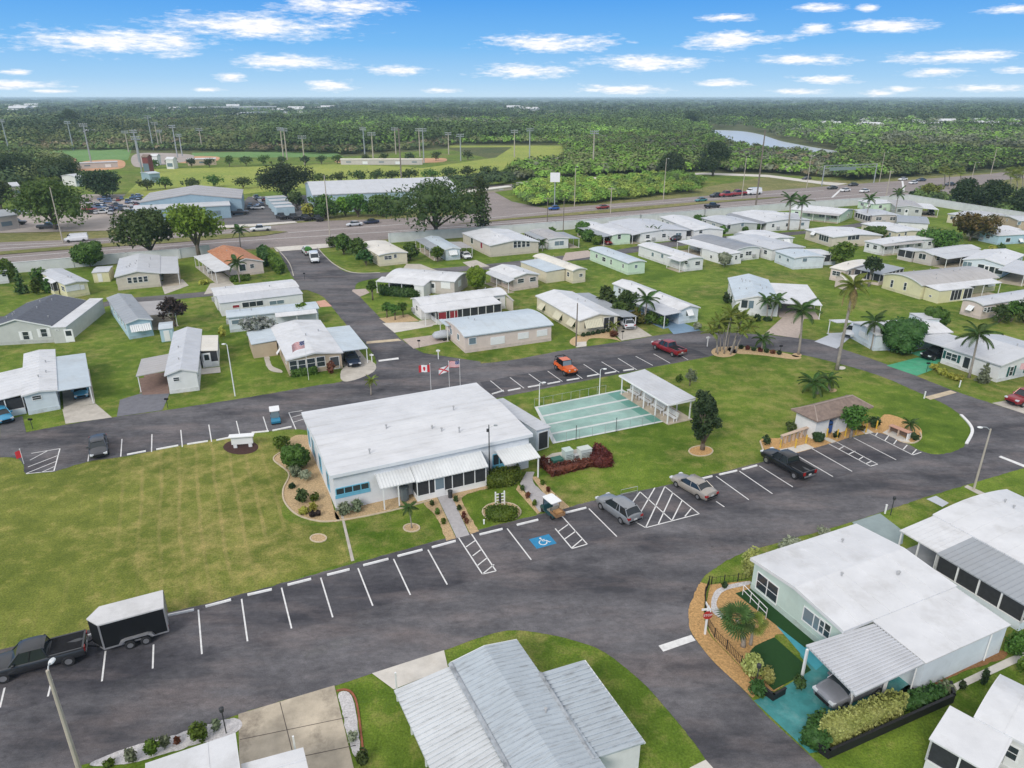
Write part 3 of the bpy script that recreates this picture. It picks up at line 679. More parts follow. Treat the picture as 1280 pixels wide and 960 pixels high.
def home(label, A, B, C, z=2.7, rise=.45, ridge='x', shape='gable', wall='white', roof='w', oh=.25, feats=(), att=(), name='mobile_home', cat='mobile home', ribs=0, vents=2, lod=1, gable=None, auto=True, ins=(0, 0), group='homes of the mobile home park', th=.16):
    org, ang, L, W = rect(A, B, C, z)
    t = thing(name, label, cat, org, ang, group)
    inv = Matrix.Translation(-org); rotm = Matrix.Rotation(-ang, 4, 'Z')
    def loc(p): return rotm @ (inv @ Vector(p))
    wm = WALL[wall]; rm = ROOF[roof]
    sw = ridge == 'y'
    RL, RW = (W, L) if sw else (L, W)
    prof = roof_line(RW, rise, shape)
    # roof slab
    m = MB()
    top = [(p, z + h) for p, h in prof]; bot = [(p, z + h - th) for p, h in reversed(prof)]
    (m.profile_y if sw else m.profile_x)(top + bot, 0, RL)
    if ribs:
        rb = [(p, z + h + .035) for p, h in prof] + [(p, z + h - .05) for p, h in reversed(prof)]
        x = ribs / 2
        while x < RL - .05:
            (m.profile_y if sw else m.profile_x)(rb, x, x + .045); x += ribs
    else:                                   # a few lap seams across the sheet
        for k in range(1, int(RL / 1.5)):
            x = k * 1.5 + rnd.uniform(-.1, .1)
            rb = [(p, z + h + .022) for p, h in prof] + [(p, z + h - .05) for p, h in reversed(prof)]
            (m.profile_y if sw else m.profile_x)(rb, x, x + .05)
    m.build('roof', rm, t)
    e = .012
    for q0, q1 in ((-e, .03), (RL - .03, RL + e)):
        f = MB(); (f.profile_y if sw else f.profile_x)([(p, zz + .01) for p, zz in top] + [(p, zz - .03) for p, zz in bot], q0, q1)
        f.build('fascia', FASCIA, t)
    # walls
    m = MB(); a0, a1 = oh + ins[0], RL - oh - ins[1]
    pw = [(oh, 0)] + [(min(max(p, oh), RW - oh), z + h - th + .01) for p, h in prof] + [(RW - oh, 0)]
    (m.profile_y if sw else m.profile_x)(pw, a0, a1)
    m.build('wall', wm, t)
    if sw: main = Box(oh, a0, RW - oh, a1, z)
    else: main = Box(a0, oh, a1, RW - oh, z)
    boxes = [main]
    sk = MB(); x0, y0, x1, y1 = main.r; g = .03
    for lo, hi in (((x0 - g, y0 - g), (x1 + g, y0 + g)), ((x0 - g, y1 - g), (x1 + g, y1 + g)), ((x0 - g, y0 + g), (x0 + g, y1 - g)), ((x1 - g, y0 + g), (x1 + g, y1 - g))):
        sk.b2((lo[0], lo[1], 0), (hi[0], hi[1], .5))
    if wall not in SKIRT: SKIRT[wall] = plain('skirt_' + wall, cm(wm.get('base', (.6, .58, .55)), .9), .85, .12, 1.5, dirt=(.25, .22, .18), dirt_amt=.5)
    sk.build('skirting', SKIRT[wall], t)
    for k in range(vents):
        vx, vy = rnd.uniform(.15, .85) * L, rnd.uniform(.2, .8) * W
        h = np.interp(vx if sw else vy, [p for p, _ in prof], [q for _, q in prof])
        v = MB(); v.lathe([(.001, .30), (.10, .30), (.10, .2), (.06, .2), (.06, -.1)], (vx, vy, z + h), 8)
        v.build('roof_vent', plain('vent_metal', (.40, .40, .40), .5, .1), t)
    # attachments
    for at in att:
        kind, P, Q = at[0], at[1], at[2]; o = dict(at[3]) if len(at) > 3 else {}
        zo = o.get('z', z - .35); zi = o.get('zi', z - .08); rr = ROOF[o.get('roof', roof)]; w2 = WALL[o.get('wall', wall)]
        p, q = loc(G(*P, zo)), loc(G(*Q, zo)); c = (p + q) / 2
        d = {'s': -c.y, 'n': c.y - W, 'w': -c.x, 'e': c.x - L}
        side = o.get('side') or max(d, key=d.get)
        if side in 'sn':
            t0, t1 = sorted((p.x, q.x)); D = abs((p.y + q.y) / 2 - (0 if side == 's' else W))
            f2 = (lambda a, b, h: (a, -b, h)) if side == 's' else (lambda a, b, h: (a, W + b, h))
        else:
            t0, t1 = sorted((p.y, q.y)); D = abs((p.x + q.x) / 2 - (0 if side == 'w' else L))
            f2 = (lambda a, b, h: (-b, a, h)) if side == 'w' else (lambda a, b, h: (L + b, a, h))
        D = max(D, .5)
        i0 = -.0
        m = MB()
        def slab(a, b, mm, up=0.0, th=.1, ext=0.0):
            vs = [f2(a, i0, zi + up), f2(b, i0, zi + up), f2(b, D, zo + up), f2(a, D, zo + up), f2(a, i0, zi - th), f2(b, i0, zi - th), f2(b, D, zo - th), f2(a, D, zo - th)]
            mm.raw(vs, [(0, 1, 2, 3), (7, 6, 5, 4), (0, 4, 5, 1), (1, 5, 6, 2), (2, 6, 7, 3), (3, 7, 4, 0)])
        slab(t0, t1, m)
        rs = o.get('ribs', ribs or .9)
        x = t0 + rs
        while x < t1 - .08:
            slab(x, x + .04, m, .03 if rs < .6 else .02, .05); x += rs
        m.build('carport_roof' if kind == 'C' else 'porch_roof', rr, t)
        if kind == 'C':
            n = o.get('n', max(2, int((t1 - t0) / 3.2) + 1))
            for k in range(n):
                a = t0 + .12 + (t1 - t0 - .24) * k / (n - 1)
                pm = MB(); b = f2(a, D - .2, 0); pm.b2((b[0] - .05, b[1] - .05, 0), (b[0] + .05, b[1] + .05, zo - .09)); pm.build('post', TRIM, t)
            m = MB(); s0, s1 = f2(t0, .1, .03), f2(t1, D, .05); m.b2((s0[0], s0[1], .0), (s1[0], s1[1], .05)); m.build('carport_floor', OLDCONC if not o.get('floor') else o['floor'], t)
        else:
            inset = .12
            c0, c1 = f2(t0 + inset, 0, 0), f2(t1 - inset, D - inset, 0)
            x0, x1 = sorted((c0[0], c1[0])); y0, y1 = sorted((c0[1], c1[1]))
            zz = min(zi, zo) - .09
            if kind == 'R':
                m = MB(); m.b2((x0, y0, 0), (x1, y1, zz)); m.build('wall', w2, t)
                bx = Box(x0, y0, x1, y1, zz); boxes.insert(0, bx)
            else:
                m = MB(); m.b2((x0, y0, 0), (x1, y1, .75)); m.build('porch_wall', w2, t)
                m = MB(); m.b2((x0 + .06, y0 + .06, .75), (x1 - .06, y1 - .06, zz)); m.build('insect_screen', SCREEN, t)
                fr = MB()
                for (ax, ay, bx_, by_) in ((x0, y0, x1, y0), (x0, y1, x1, y1), (x0, y0, x0, y1), (x1, y0, x1, y1)):
                    ln = math.hypot(bx_ - ax, by_ - ay); n = max(1, int(round(ln / 1.5)))
                    for k in range(n + 1):
                        cx, cy = ax + (bx_ - ax) * k / n, ay + (by_ - ay) * k / n
                        fr.b2((cx - .05, cy - .05, .75), (cx + .05, cy + .05, zz + .0))
                fr.b2((x0 - .02, y0 - .02, .73), (x1 + .02, y1 + .02, .79))
                fr.build('screen_frame', TRIM, t); bx = Box(x0, y0, x1, y1, zz); boxes.insert(0, bx)
    # openings
    o_l = loc((0, 0, CAMH)); used = set()
    def wallhit(px, py):
        r = rotm.to_3x3() @ ray(px, py); best = None
        for bx in boxes:
            x0, y0, x1, y1 = bx.r
            for sd, ax, v in (('s', 1, y0), ('n', 1, y1), ('w', 0, x0), ('e', 0, x1)):
                if abs(r[ax]) < 1e-6: continue
                k = (v - o_l[ax]) / r[ax]
                if k <= 0: continue
                h = o_l + r * k
                lo, hi = ((x0, x1) if ax == 1 else (y0, y1)); tt = h[0] if ax == 1 else h[1]
                if -.6 + lo < tt < hi + .6 and -.5 < h.z < bx.z + 1.3 and r.dot(Vector({'s': (0, -1, 0), 'n': (0, 1, 0), 'w': (-1, 0, 0), 'e': (1, 0, 0)}[sd])) < 0:
                    if best is None or k < best[0]: best = (k, sd, tt, h.z, v, bx)
        return best
    def put(sd, tt, zz, v, w, h, kind, col=None, lod=lod):
        """an opening of width w and height h centred at tt, zz on the wall plane v of side sd"""
        s = {'s': -1, 'w': -1, 'n': 1, 'e': 1}[sd]
        def bxx(mm, a0, a1, z0, z1, d0, d1, mi=0):
            lo, hi = v + s * d0, v + s * d1
            if sd in 'sn': mm.b2((a0, min(lo, hi), z0), (a1, max(lo, hi), z1), mi)
            else: mm.b2((min(lo, hi), a0, z0), (max(lo, hi), a1, z1), mi)
        a0, a1, z0, z1 = tt - w / 2, tt + w / 2, max(.05, zz - h / 2), zz + h / 2
        if kind in ('win', 'shut', 'dark', 'pale', 'red', 'screen'):
            m = MB(); fr = .07
            bxx(m, a0, a1, z1 - fr, z1, -.02, .05); bxx(m, a0, a1, z0, z0 + fr, -.02, .06)
            n = max(1, int(round(w / (1.1 if kind != 'screen' else 1.0))))
            for k in range(n + 1):
                cx = a0 + fr / 2 + (w - fr) * k / n; bxx(m, cx - fr / 2, cx + fr / 2, z0 + fr, z1 - fr, -.02, .05)
            if kind in ('win', 'shut'): bxx(m, a0 + fr, a1 - fr, (z0 + z1) / 2 - .02, (z0 + z1) / 2 + .02, -.02, .04)
            wn = m.build('window', TRIM, t)
            m = MB(); bxx(m, a0 + .03, a1 - .03, z0 + .03, z1 - .03, -.02, .02)
            m.build('pane', {'pale': GLASSB, 'red': REDCL, 'screen': SCREEN}.get(kind, GLASS), wn)
            if kind == 'shut':
                for c0 in (a0 - .42, a1 + .04):
                    m = MB(); bxx(m, c0, c0 + .38, z0, z1, -.01, .04)
                    for q in range(6): bxx(m, c0 + .05, c0 + .33, z0 + .08 + q * (z1 - z0 - .1) / 6, z0 + .12 + q * (z1 - z0 - .1) / 6, .03, .055)
                    m.build('shutter', col or TRIM, t)
        elif kind == 'panel':
            m = MB(); bxx(m, a0, a1, z0, z1, -.01, .05)
            for q in range(int(h / .14)): bxx(m, a0 + .03, a1 - .03, z0 + .05 + q * .14, z0 + .09 + q * .14, .04, .065)
            m.build('shutter', col or TRIM, t)
        elif kind == 'ac':
            m = MB(); bxx(m, a0, a1, z0, z1, -.01, .4); m.build('air_conditioner', MATS['vent_metal'], t)
        elif kind == 'door':
            m = MB(); bxx(m, a0 - .07, a1 + .07, .1, 2.12, -.02, .04); dr = m.build('door', TRIM, t)
            m = MB(); bxx(m, a0, a1, .18, 2.05, -.01, .065); m.build('door_leaf', col or TRIM, dr)
            m = MB(); bxx(m, a0 + .15, a1 - .15, 1.1, 1.9, .0, .075); m.build('pane', GLASS, dr)
        elif kind == 'awn':
            m = MB(); dd = .75
            lo, hi = v + s * .02, v + s * dd
            def V(a, b, zq): return (a, b, zq) if sd in 'sn' else (b, a, zq)
            for q in range(max(2, int(w / .28))):
                n = max(2, int(w / .28)); b0 = a0 + w * q / n; b1 = b0 + w / n - .03
                m.raw([V(b0, lo, z1 + .2), V(b1, lo, z1 + .2), V(b1, hi, z0 + .25), V(b0, hi, z0 + .25), V(b0, lo, z1 + .15), V(b1, lo, z1 + .15), V(b1, hi, z0 + .2), V(b0, hi, z0 + .2)], [(0, 1, 2, 3), (7, 6, 5, 4), (0, 4, 5, 1), (1, 5, 6, 2), (2, 6, 7, 3), (3, 7, 4, 0)])
            m.build('awning', col or TRIM, t)
            m = MB(); bxx(m, a0 + .1, a1 - .1, z0 + .05, z1, -.02, .03); m.build('window', GLASS, t)
    for ft in feats:
        px, py, w, h, kind = ft[:5]
        hh = wallhit(px, py)
        if hh is None: print('MISS', label, ft); continue
        k, sd, tt, zz, v, bx = hh
        if bx is main: used.add(sd)
        put(sd, tt, min(max(zz, h / 2 + .1), bx.z - h / 2 - .05 + (.5 if bx is main else 0)), v, w, h, kind, ft[5] if len(ft) > 5 else None)
    if auto:
        x0, y0, x1, y1 = main.r
        for sd, v, lo, hi in (('s', y0, x0, x1), ('n', y1, x0, x1), ('w', x0, y0, y1), ('e', x1, y0, y1)):
            if sd in used: continue
            n = max(1, int((hi - lo) / 3.6))
            for k in range(n):
                tt = lo + (hi - lo) * (k + .5) / n + rnd.uniform(-.3, .3)
                w = rnd.choice((.9, 1.2, 1.8)) if hi - lo > 3 else .8
                if k == 0 and L > 8: put(sd, tt + 1.6, .9, v, .8, .7, 'ac')
                put(sd, tt, 1.55, v, min(w, (hi - lo) * .6), 1.0, rnd.choice(('win', 'win', 'pale', 'awn')) if k % 3 else 'win')
    return t, loc, L, W
H = home
# ---- left block
H('grey home with a charcoal shingle roof and white flat-roofed side wing, at the left edge', (64, 407.5), (-22, 412), (73, 377), z=2.7, rise=1.35, ridge='y', wall='grey', roof='s', vents=7, lod=0,
  feats=[(32.5, 419.5, .95, 1.35, 'shut'), (55, 416, .95, 1.35, 'shut'), (87, 421, 1.1, 2, 'door'), (71, 412.5, .5, .25, 'dark')], att=[('R', (110, 373.5), (104, 407.5), {'roof': 'w', 'z': 2.55, 'ribs': .8, 'side': None})])
H('narrow pale trailer with a screened entry room, before the white perimeter wall at left', (80, 356), (111, 351), (107, 331), z=2.7, rise=.3, ridge='y', wall='yellow', roof='l', feats=[(91, 360, 2.4, 1.1, 'panel'), (103, 359, .7, .9, 'panel')], att=[('S', (57.5, 347.5), (60, 355), {'roof': 'w'})])
H('beige double-wide with a row of four windows and dots of vents on its pale roof', (142.5, 346), (200, 341), (195, 319.5), z=2.8, rise=.75, ridge='y', wall='beige', roof='l', vents=9, feats=[(162, 350.5, .8, 1.2, 'win'), (169, 350, .8, 1.2, 'win'), (175.5, 349.3, .8, 1.2, 'win'), (182, 348.6, .8, 1.2, 'win')], att=[('C', (220, 320.5), (226, 341), {'roof': 'l'})])
H('light blue trailer with a white ridge cap and two white awnings on its end wall', (156, 404.5), (191, 399), (186, 365), z=2.7, rise=.5, ridge='y', wall='blue', roof='g', feats=[(169.5, 411, 1.5, 1, 'awn'), (182, 409.5, 1.5, 1, 'awn')], att=[('C', (212, 374), (213, 392), {'roof': 'n', 'z': 2.3})])
H('white trailer with a pale yellow gable, a brick-floored carport and a screened side room', (205, 469), (247.5, 464), (242.5, 412.5), z=2.7, rise=.6, ridge='y', wall='white', roof='l', lod=0, feats=[(220.5, 474, .8, .6, 'win'), (258.5, 447.5, .9, 2, 'door')], att=[('C', (174, 449), (172.5, 470), {'roof': 'n', 'z': 2.3, 'floor': BRICKD, 'n': 2}), ('S', (271, 419), (274, 437.5), {'roof': 'c', 'z': 2.4})])
H('white home with a flat carport over a blue car, by the road at left', (26, 495), (72, 487), (61, 437.5), z=2.6, rise=.25, ridge='y', wall='bluewhite', roof='w', vents=3, lod=0, ribs=1.1, feats=[(46, 497, 1, .6, 'win')], att=[('C', (101, 442), (120, 481), {'roof': 'b', 'z': 2.4, 'zi': 2.5, 'floor': CONC, 'ribs': .45}), ('S', (-20, 470), (-12, 503), {'roof': 'w', 'z': 2.2})])
H('long white home under two parallel white metal roofs, topmost beside the entrance road', (268, 370), (374, 358), (364, 349), z=2.7, rise=.3, wall='white', roof='w', ribs=.8, feats=[(316, 380, 3.6, 1.0, 'dark'), (295, 383, 1.2, .6, 'red'), (346, 378, 2.6, .8, 'pale')], att=[('R', (274, 379), (379, 367), {'z': 2.35, 'roof': 'l', 'wall': 'white'})])
H('long bluish-white trailer behind the flowering tree, lower neighbour of the two-roofed home', (283, 397), (399, 385), (397, 376.5), z=2.6, rise=.2, wall='bluewhite', roof='b', feats=[(300, 402, 2.6, .8, 'pale')], att=[('C', (345, 397.5), (396, 390), {'z': 2.2, 'roof': 'w'})])
H('tan home with a broad bright white roof, seven tall front windows and a grey carport', (357.5, 450), (429, 440), (399, 400), z=2.45, rise=.5, ridge='y', shape='gable', wall='tan', roof='w', lod=0, feats=[(367.5, 457, 1.2, 1.5, 'win'), (377, 456, 1.2, 1.5, 'win'), (389, 454, 1.2, 1.5, 'win'), (401, 452, 1.2, 1.5, 'win'), (418.5, 453.5, 1.3, 1.8, 'dark')],
  att=[('C', (437.5, 406.5), (459, 435), {'roof': 'b', 'z': 2.3, 'n': 3, 'floor': CONC}), ('R', (308, 415), (314, 430.5), {'roof': 'b', 'z': 2.2, 'wall': 'tan'})])
H('cream home with a terracotta shingle roof and white porch railing near the entrance', (285, 331.5), (330, 326), (316, 307.5), z=2.7, rise=1.0, ridge='y', wall='pink', roof='t', feats=[(315, 332.5, .9, .9, 'win'), (303, 334.5, 1.4, 1.5, 'dark')], att=[('C', (248, 319.5), (261, 341), {'roof': 'w', 'z': 2.4, 'floor': CONC})])
H('white trailer cut by the left edge, behind the left shrubs', (-25, 341), (9, 337.5), (3, 330), z=2.7, rise=.4, wall='white', roof='l', feats=[(5, 343, .8, .9, 'win')])
# ---- block behind the clubhouse
H('cream home with a front hedge beside the green trees at the entrance', (447, 304), (473, 319), (502, 311), z=2.6, rise=.35, shape='arch', wall='cream', roof='c', feats=[(485, 322, 1.8, .9, 'win'), (494, 320, .8, .9, 'win')])
H('tan home with a long white roof and porch behind a dark box hedge', (482.5, 345.5), (568.7, 352), (585, 341), z=2.7, rise=.55, shape='arch', wall='greige', roof='w', lod=0, feats=[(557, 356.5, 1.9, 1.3, 'panel'), (574.5, 354, 1.6, 1.2, 'panel'), (541, 355, .9, 2, 'door')], att=[('C', (470.6, 351), (517, 356), {'z': 2.3, 'n': 4}), ('R', (517, 356.2), (529.4, 357.6), {'z': 2.3, 'wall': 'white'})])
H('long white home with a screened porch showing dark red cloth', (525, 381.5), (634, 367.5), (617, 360), z=2.7, rise=.5, shape='arch', wall='white', roof='w', ribs=1.2, lod=0, feats=[(553, 393, 1.5, 1.5, 'red'), (567, 391, 1.5, 1.5, 'red')], att=[('C', (531, 391), (546, 389), {'z': 2.3, 'n': 2, 'floor': CONCW}), ('S', (546, 389), (629, 379.7), {'z': 2.3, 'roof': 'w'}), ('R', (636, 372), (647.5, 379.5), {'z': 2.2, 'roof': 'n', 'wall': 'beige'})])
H('cream trailer with curved silver roof and closed white shutters, at the bend by the flags', (580, 420.6), (692, 405.5), (650, 387), z=2.7, rise=.55, shape='arch', wall='pink', roof='b', lod=0, feats=[(622, 425.5, 2.3, 1.2, 'panel'), (654, 419.5, 1.8, 1.0, 'panel'), (677.5, 416, 1.8, 1.0, 'panel'), (590.6, 426.2, 1.2, 1.1, 'pale'), (573, 421, 1, 1, 'pale'), (564, 414, 1, 1, 'pale')], att=[('C', (546, 399.5), (560, 407), {'z': 2.6, 'n': 2, 'side': 'w'})])
H('cream home with cream awnings, a white gable roof and a long grey carport', (669, 369.4), (723.75, 400.6), (772.5, 393), z=2.5, rise=.75, wall='cream', roof='w', lod=0, feats=[(679, 384, 1.8, 1, 'awn', CREAMAW), (699, 395.5, 2.4, 1.1, 'awn', CREAMAW), (716, 404, 2.0, 1, 'awn', CREAMAW), (741, 405, 3.2, 1.2, 'awn', CREAMAW), (761, 403.5, 2.0, 2.0, 'screen')], att=[('C', (735, 366), (798, 395), {'z': 2.2, 'roof': 'g', 'n': 5, 'floor': CONC})])
H('white home with a blue-floored carport and one small awning, right of the fan palm', (765, 354), (849, 388), (876, 384), z=2.5, rise=.6, wall='bluewhite', roof='w', lod=0, feats=[(861, 391.5, 1.2, .9, 'awn')], att=[('C', (785, 373), (827, 394.6), {'z': 2.3, 'roof': 'l', 'n': 3, 'floor': BLUED})])
H('pink-trimmed white home between the bright green shrub and the mown lawns', (611, 336), (641, 347.5), (675, 342.5), z=2.7, rise=.6, wall='pink', roof='w', feats=[(651, 351, 1.5, .9, 'win'), (666, 349, 1.5, .9, 'win')], att=[('C', (606, 341), (634, 353), {'z': 2.2, 'roof': 'l', 'n': 3})])
H('cream two-section home with a pale blue left roof, facing the lawn', (666, 320), (716, 338.5), (735, 336.5), z=2.7, rise=.4, shape='arch', wall='cream', roof='c', feats=[(726, 344, .9, .7, 'win')], att=[('R', (650, 327), (683, 339.8), {'z': 2.4, 'roof': 'b', 'wall': 'cream'})])
H('pale green trailer with four dark windows along its side', (736, 311), (785, 329), (804, 325), z=2.6, rise=.35, shape='arch', wall='palegreen', roof='b', feats=[(746, 320, .9, .9, 'win'), (755, 324, 1.5, 1, 'win'), (764, 327.5, .7, 1.2, 'win'), (779, 332.5, .7, .9, 'win'), (795, 333, .8, .8, 'pale')])
H('long white home with small recessed porch, right of the pale green trailer', (797, 306), (857, 325), (880, 322), z=2.6, rise=.4, shape='arch', wall='white', roof='w', feats=[(858, 328, 1.2, .9, 'win'), (872, 329, 1.4, .9, 'win'), (816, 318, 1, 1, 'pale'), (828, 320, 1, 1, 'pale')], att=[('C', (834, 321.5), (849, 327), {'z': 2.4, 'n': 2})])
H('white home with a dark grey main roof and a brown porch, behind the pale shrub', (862, 297), (920, 312.5), (948, 308), z=2.7, rise=.5, shape='arch', wall='white', roof='d', feats=[(927, 317, 1, 1, 'win'), (920, 322, .7, 1, 'win'), (889, 321, .8, .8, 'win')], att=[('C', (846, 301.5), (876, 310), {'z': 2.4, 'roof': 'w'}), ('R', (876, 310), (908, 318.5), {'z': 2.4, 'roof': 'w', 'wall': 'white'})])
H('home with a long grey roof and white carport strip, right of the dark-roofed home', (908, 296), (965, 312), (996, 305.5), z=2.6, rise=.35, wall='white', roof='l', att=[('C', (900, 299), (935, 309), {'z': 2.3, 'roof': 'g'})])
H('grey-blue double-wide with white porch railing, roof vents and white carport by the loop road', (918.5, 375), (976, 378), (969.4, 350), z=2.6, rise=1.0, ridge='y', wall='white', roof='b', vents=9, lod=0, feats=[(931, 380, 1.3, 1.5, 'dark'), (938.5, 380.5, 1.1, 1.5, 'pale'), (962, 384, .8, .9, 'win')], att=[('C', (1013, 356), (1024, 381.5), {'z': 2.5, 'roof': 'w', 'n': 4, 'floor': TANPAVE})])
# ---- row behind, along the highway
H('home with a blue-grey roof between two carports, under the big oak', (530, 297), (556, 312), (575, 309.5), z=2.6, rise=.35, wall='bluewhite', roof='b', feats=[(566, 316.5, 2, 1, 'awn')], att=[('C', (522, 299), (538, 314), {'z': 2.3, 'roof': 'g'}), ('C', (577, 302), (591, 309.5), {'z': 2.3, 'roof': 'n'})])
H('large white-roofed home with a double row of windows in its end wall', (577, 291), (612, 307), (667, 298.5), z=2.8, rise=.8, wall='beige', roof='w', feats=[(644, 303, 1, 1.6, 'win'), (649, 302.6, 1, 1.6, 'win'), (654.5, 302, 1, 1.6, 'win'), (660, 301.6, 1, 1.6, 'win'), (590, 300, 1.6, 1.8, 'dark'), (602, 306, 1.4, 1.8, 'red')])
H('white home with grey roofs and a dark carport, right of the large white-roofed home', (661, 288), (685, 299), (713, 297.5), z=2.6, rise=.3, wall='white', roof='n', att=[('C', (703, 290), (727, 298), {'z': 2.3, 'roof': 'g'}), ('S', (655, 291), (674, 300), {'z': 2.2, 'roof': 'g'})], feats=[(699, 304, 2.6, 1.2, 'pale')])
H('pale green-white home with a grey carport over a red car', (722, 279), (765, 294), (783, 290), z=2.6, rise=.35, shape='arch', wall='palegreen', roof='w', feats=[(774, 296, 1, 1.2, 'win')], att=[('C', (726, 284), (750, 296.5), {'z': 2.3, 'roof': 'g'})])
H('wide white-roofed home with a deep dark side porch, third along the highway wall', (760, 277), (800, 291), (840, 281), z=2.7, rise=.6, wall='white', roof='l', feats=[(775, 285, 3, 1.6, 'screen'), (787, 291, 2.5, 1.6, 'screen')], att=[('C', (752, 280), (790, 294), {'z': 2.3, 'roof': 'l'})])
H('white home with a black-screened porch and a white gable end, behind the small palms', (824, 271), (868, 288), (890, 281), z=2.6, rise=.5, wall='white', roof='w', feats=[(876, 289, 1, 1.2, 'win')], att=[('S', (838, 281), (858, 288.5), {'z': 2.3, 'roof': 'g'})])
H('grey-roofed home behind the clipped hedge row', (876, 272), (908, 281), (942, 277), z=2.6, rise=.5, wall='grey', roof='l', feats=[(911, 283, 1.2, 1.6, 'dark'), (928, 281, 1, 1, 'pale')])
H('home with dark grey lean-to and bright white main roof, by the tall wooden pole', (914, 266), (958, 277.5), (982, 267), z=2.7, rise=.6, wall='white', roof='w', att=[('C', (908, 268), (950, 280), {'z': 2.3, 'roof': 'd'})])
H('big white-roofed home with dark porch windows behind the two royal palms', (957, 273), (1001, 274.5), (1030, 267), z=2.7, rise=.8, wall='brown', roof='w', feats=[(980, 279, 4, 1.6, 'screen'), (1008, 275, 1.4, 1.6, 'screen'), (1015, 273.5, 1.4, 1.6, 'screen'), (1022, 272, 1.4, 1.6, 'screen')])
H('white-roofed home with a small pale green gable front', (1052, 267.5), (1068, 261.5), (1012, 254), z=2.6, rise=.8, ridge='y', wall='palegreen', roof='w', feats=[(1060, 269, 1, 1.2, 'win')], att=[('C', (1014, 261), (1048, 270), {'z': 2.3, 'roof': 'n'})])
H('screened home with a light roof beside the tall thin palm', (1067, 262), (1090, 269), (1104, 262.5), z=2.6, rise=.3, wall='greige', roof='l', att=[('S', (1068, 265), (1086, 270), {'z': 2.3})])
H('grey home with a brownish roof and a white door post, below the bushy palm clump', (1119, 258.5), (1155, 260), (1166, 252.5), z=2.7, rise=.6, ridge='y', wall='grey', roof='n', feats=[(1124, 263, 1.2, 1, 'win'), (1133, 264, .9, 1.8, 'door'), (1146, 264, 1.2, 1, 'win')], att=[('C', (1166, 255), (1171, 262), {'z': 2.4, 'roof': 'w'})])
H('white home with a patched grey roof, between the brownish-roofed home and the round trees', (1122, 277), (1162, 279.5), (1186, 272.5), z=2.7, rise=.3, wall='white', roof='g', feats=[(1176, 281, .8, .7, 'win'), (1131, 283, .9, .7, 'win')])
H('low white-roofed home half hidden by the brown-leaved tree', (1184, 267), (1218, 272), (1246, 266), z=2.6, rise=.3, wall='cream', roof='l')
H('tan home under the highway wall at the right edge', (1248, 269), (1275, 276), (1305, 270), z=2.6, rise=.5, ridge='y', wall='tan', roof='l', feats=[(1259, 275, .7, .7, 'win'), (1274, 279, 1, 1, 'pale')])
H('cream home with a plain bright white roof, right of the brown-leaved tree', (1241, 289), (1277, 286.5), (1262, 279.5), z=2.6, rise=.35, wall='cream', roof='w', feats=[(1257, 290, 1.6, 1.1, 'pale'), (1269, 289, 1.6, 1.1, 'dark')])
H('light blue home with a thin white roof edge at the right edge', (1249, 294.5), (1295, 292), (1288, 286), z=2.4, rise=.2, wall='blue', roof='w', feats=[(1260, 300, 1.5, 1.1, 'dark'), (1275, 301, 1.2, .8, 'awn')])
# ---- right middle block
H('white home with a dark open garage end, left of the round orange-green tree', (1006, 286.5), (1041, 296.5), (1080, 287.5), z=2.6, rise=.5, wall='beige', roof='w', feats=[(1030, 297, 4.0, 1.8, 'dark'), (1018, 292, 1.6, 1.0, 'awn'), (1067, 296.5, 3.4, 1.4, 'dark')])
H('long white home with a yellowish end wall, behind the small round tree', (1076, 279), (1121, 290), (1146, 285.5), z=2.6, rise=.3, wall='cream', roof='w', feats=[(1124, 294, .7, .7, 'win'), (1132, 292, .7, .9, 'win')])
H('light blue-white trailer with a small screened room, near the orange-green tree', (968, 313.5), (993, 322.5), (1022, 317), z=2.6, rise=.3, shape='arch', wall='bluewhite', roof='b', feats=[(975, 321, 1, .8, 'pale'), (985, 325, 1, .8, 'pale'), (1006, 325, 1.2, .9, 'pale')], att=[('S', (1031, 311), (1042, 318.5), {'z': 2.3, 'roof': 'w'})])
H('white home with a pillared carport and grey-green floor, above the grey-walled home', (1080, 301), (1101, 305.5), (1155, 295), z=2.6, rise=.35, wall='white', roof='w', feats=[(1085, 307, .9, 1, 'win'), (1094, 309, 1.2, 1, 'win')], att=[('C', (1113, 309.5), (1150, 301.5), {'z': 2.3, 'roof': 'n', 'n': 5})])
H('grey-walled home with a light metal roof, dark front window and screened corner', (1142, 313.5), (1167, 318.5), (1224, 310), z=2.6, rise=.5, ridge='y', wall='greige', roof='l', feats=[(1153, 320.5, 1.8, 1.3, 'dark')], att=[('S', (1128, 312), (1132, 308), {'z': 2.4}), ('C', (1183, 323.5), (1240, 316.5), {'z': 2.2, 'roof': 'l', 'n': 4})])
H('pinkish home with a rounded white roof behind the tall dark tree trunk', (1037, 334), (1058, 338), (1112, 330), z=2.6, rise=.35, shape='arch', wall='pink', roof='c', feats=[(1062, 341, 1, .9, 'win')], att=[('S', (1092, 341.5), (1140, 336.5), {'z': 2.3, 'roof': 'g'})])
H('large cream home with a pale shingle roof, bright white lean-to and two narrow windows', (1103, 343), (1153, 357), (1225, 341), z=2.7, rise=1.0, ridge='y', shape='arch', wall='yellow', roof='n', vents=8, lod=0, feats=[(1115, 354.5, .7, 1.5, 'win'), (1131.5, 358, .7, 1.5, 'win'), (1163, 370, .6, .4, 'dark'), (1195, 368, 2.6, 2, 'screen'), (1210, 365, 2.2, 2, 'screen')], att=[('R', (1177.5, 364.5), (1213, 358.6), {'z': 2.4, 'roof': 'w', 'wall': 'yellow', 'zi': 2.7}), ('C', (1213, 358.6), (1250, 352.5), {'z': 2.4, 'roof': 'w', 'zi': 2.7})])
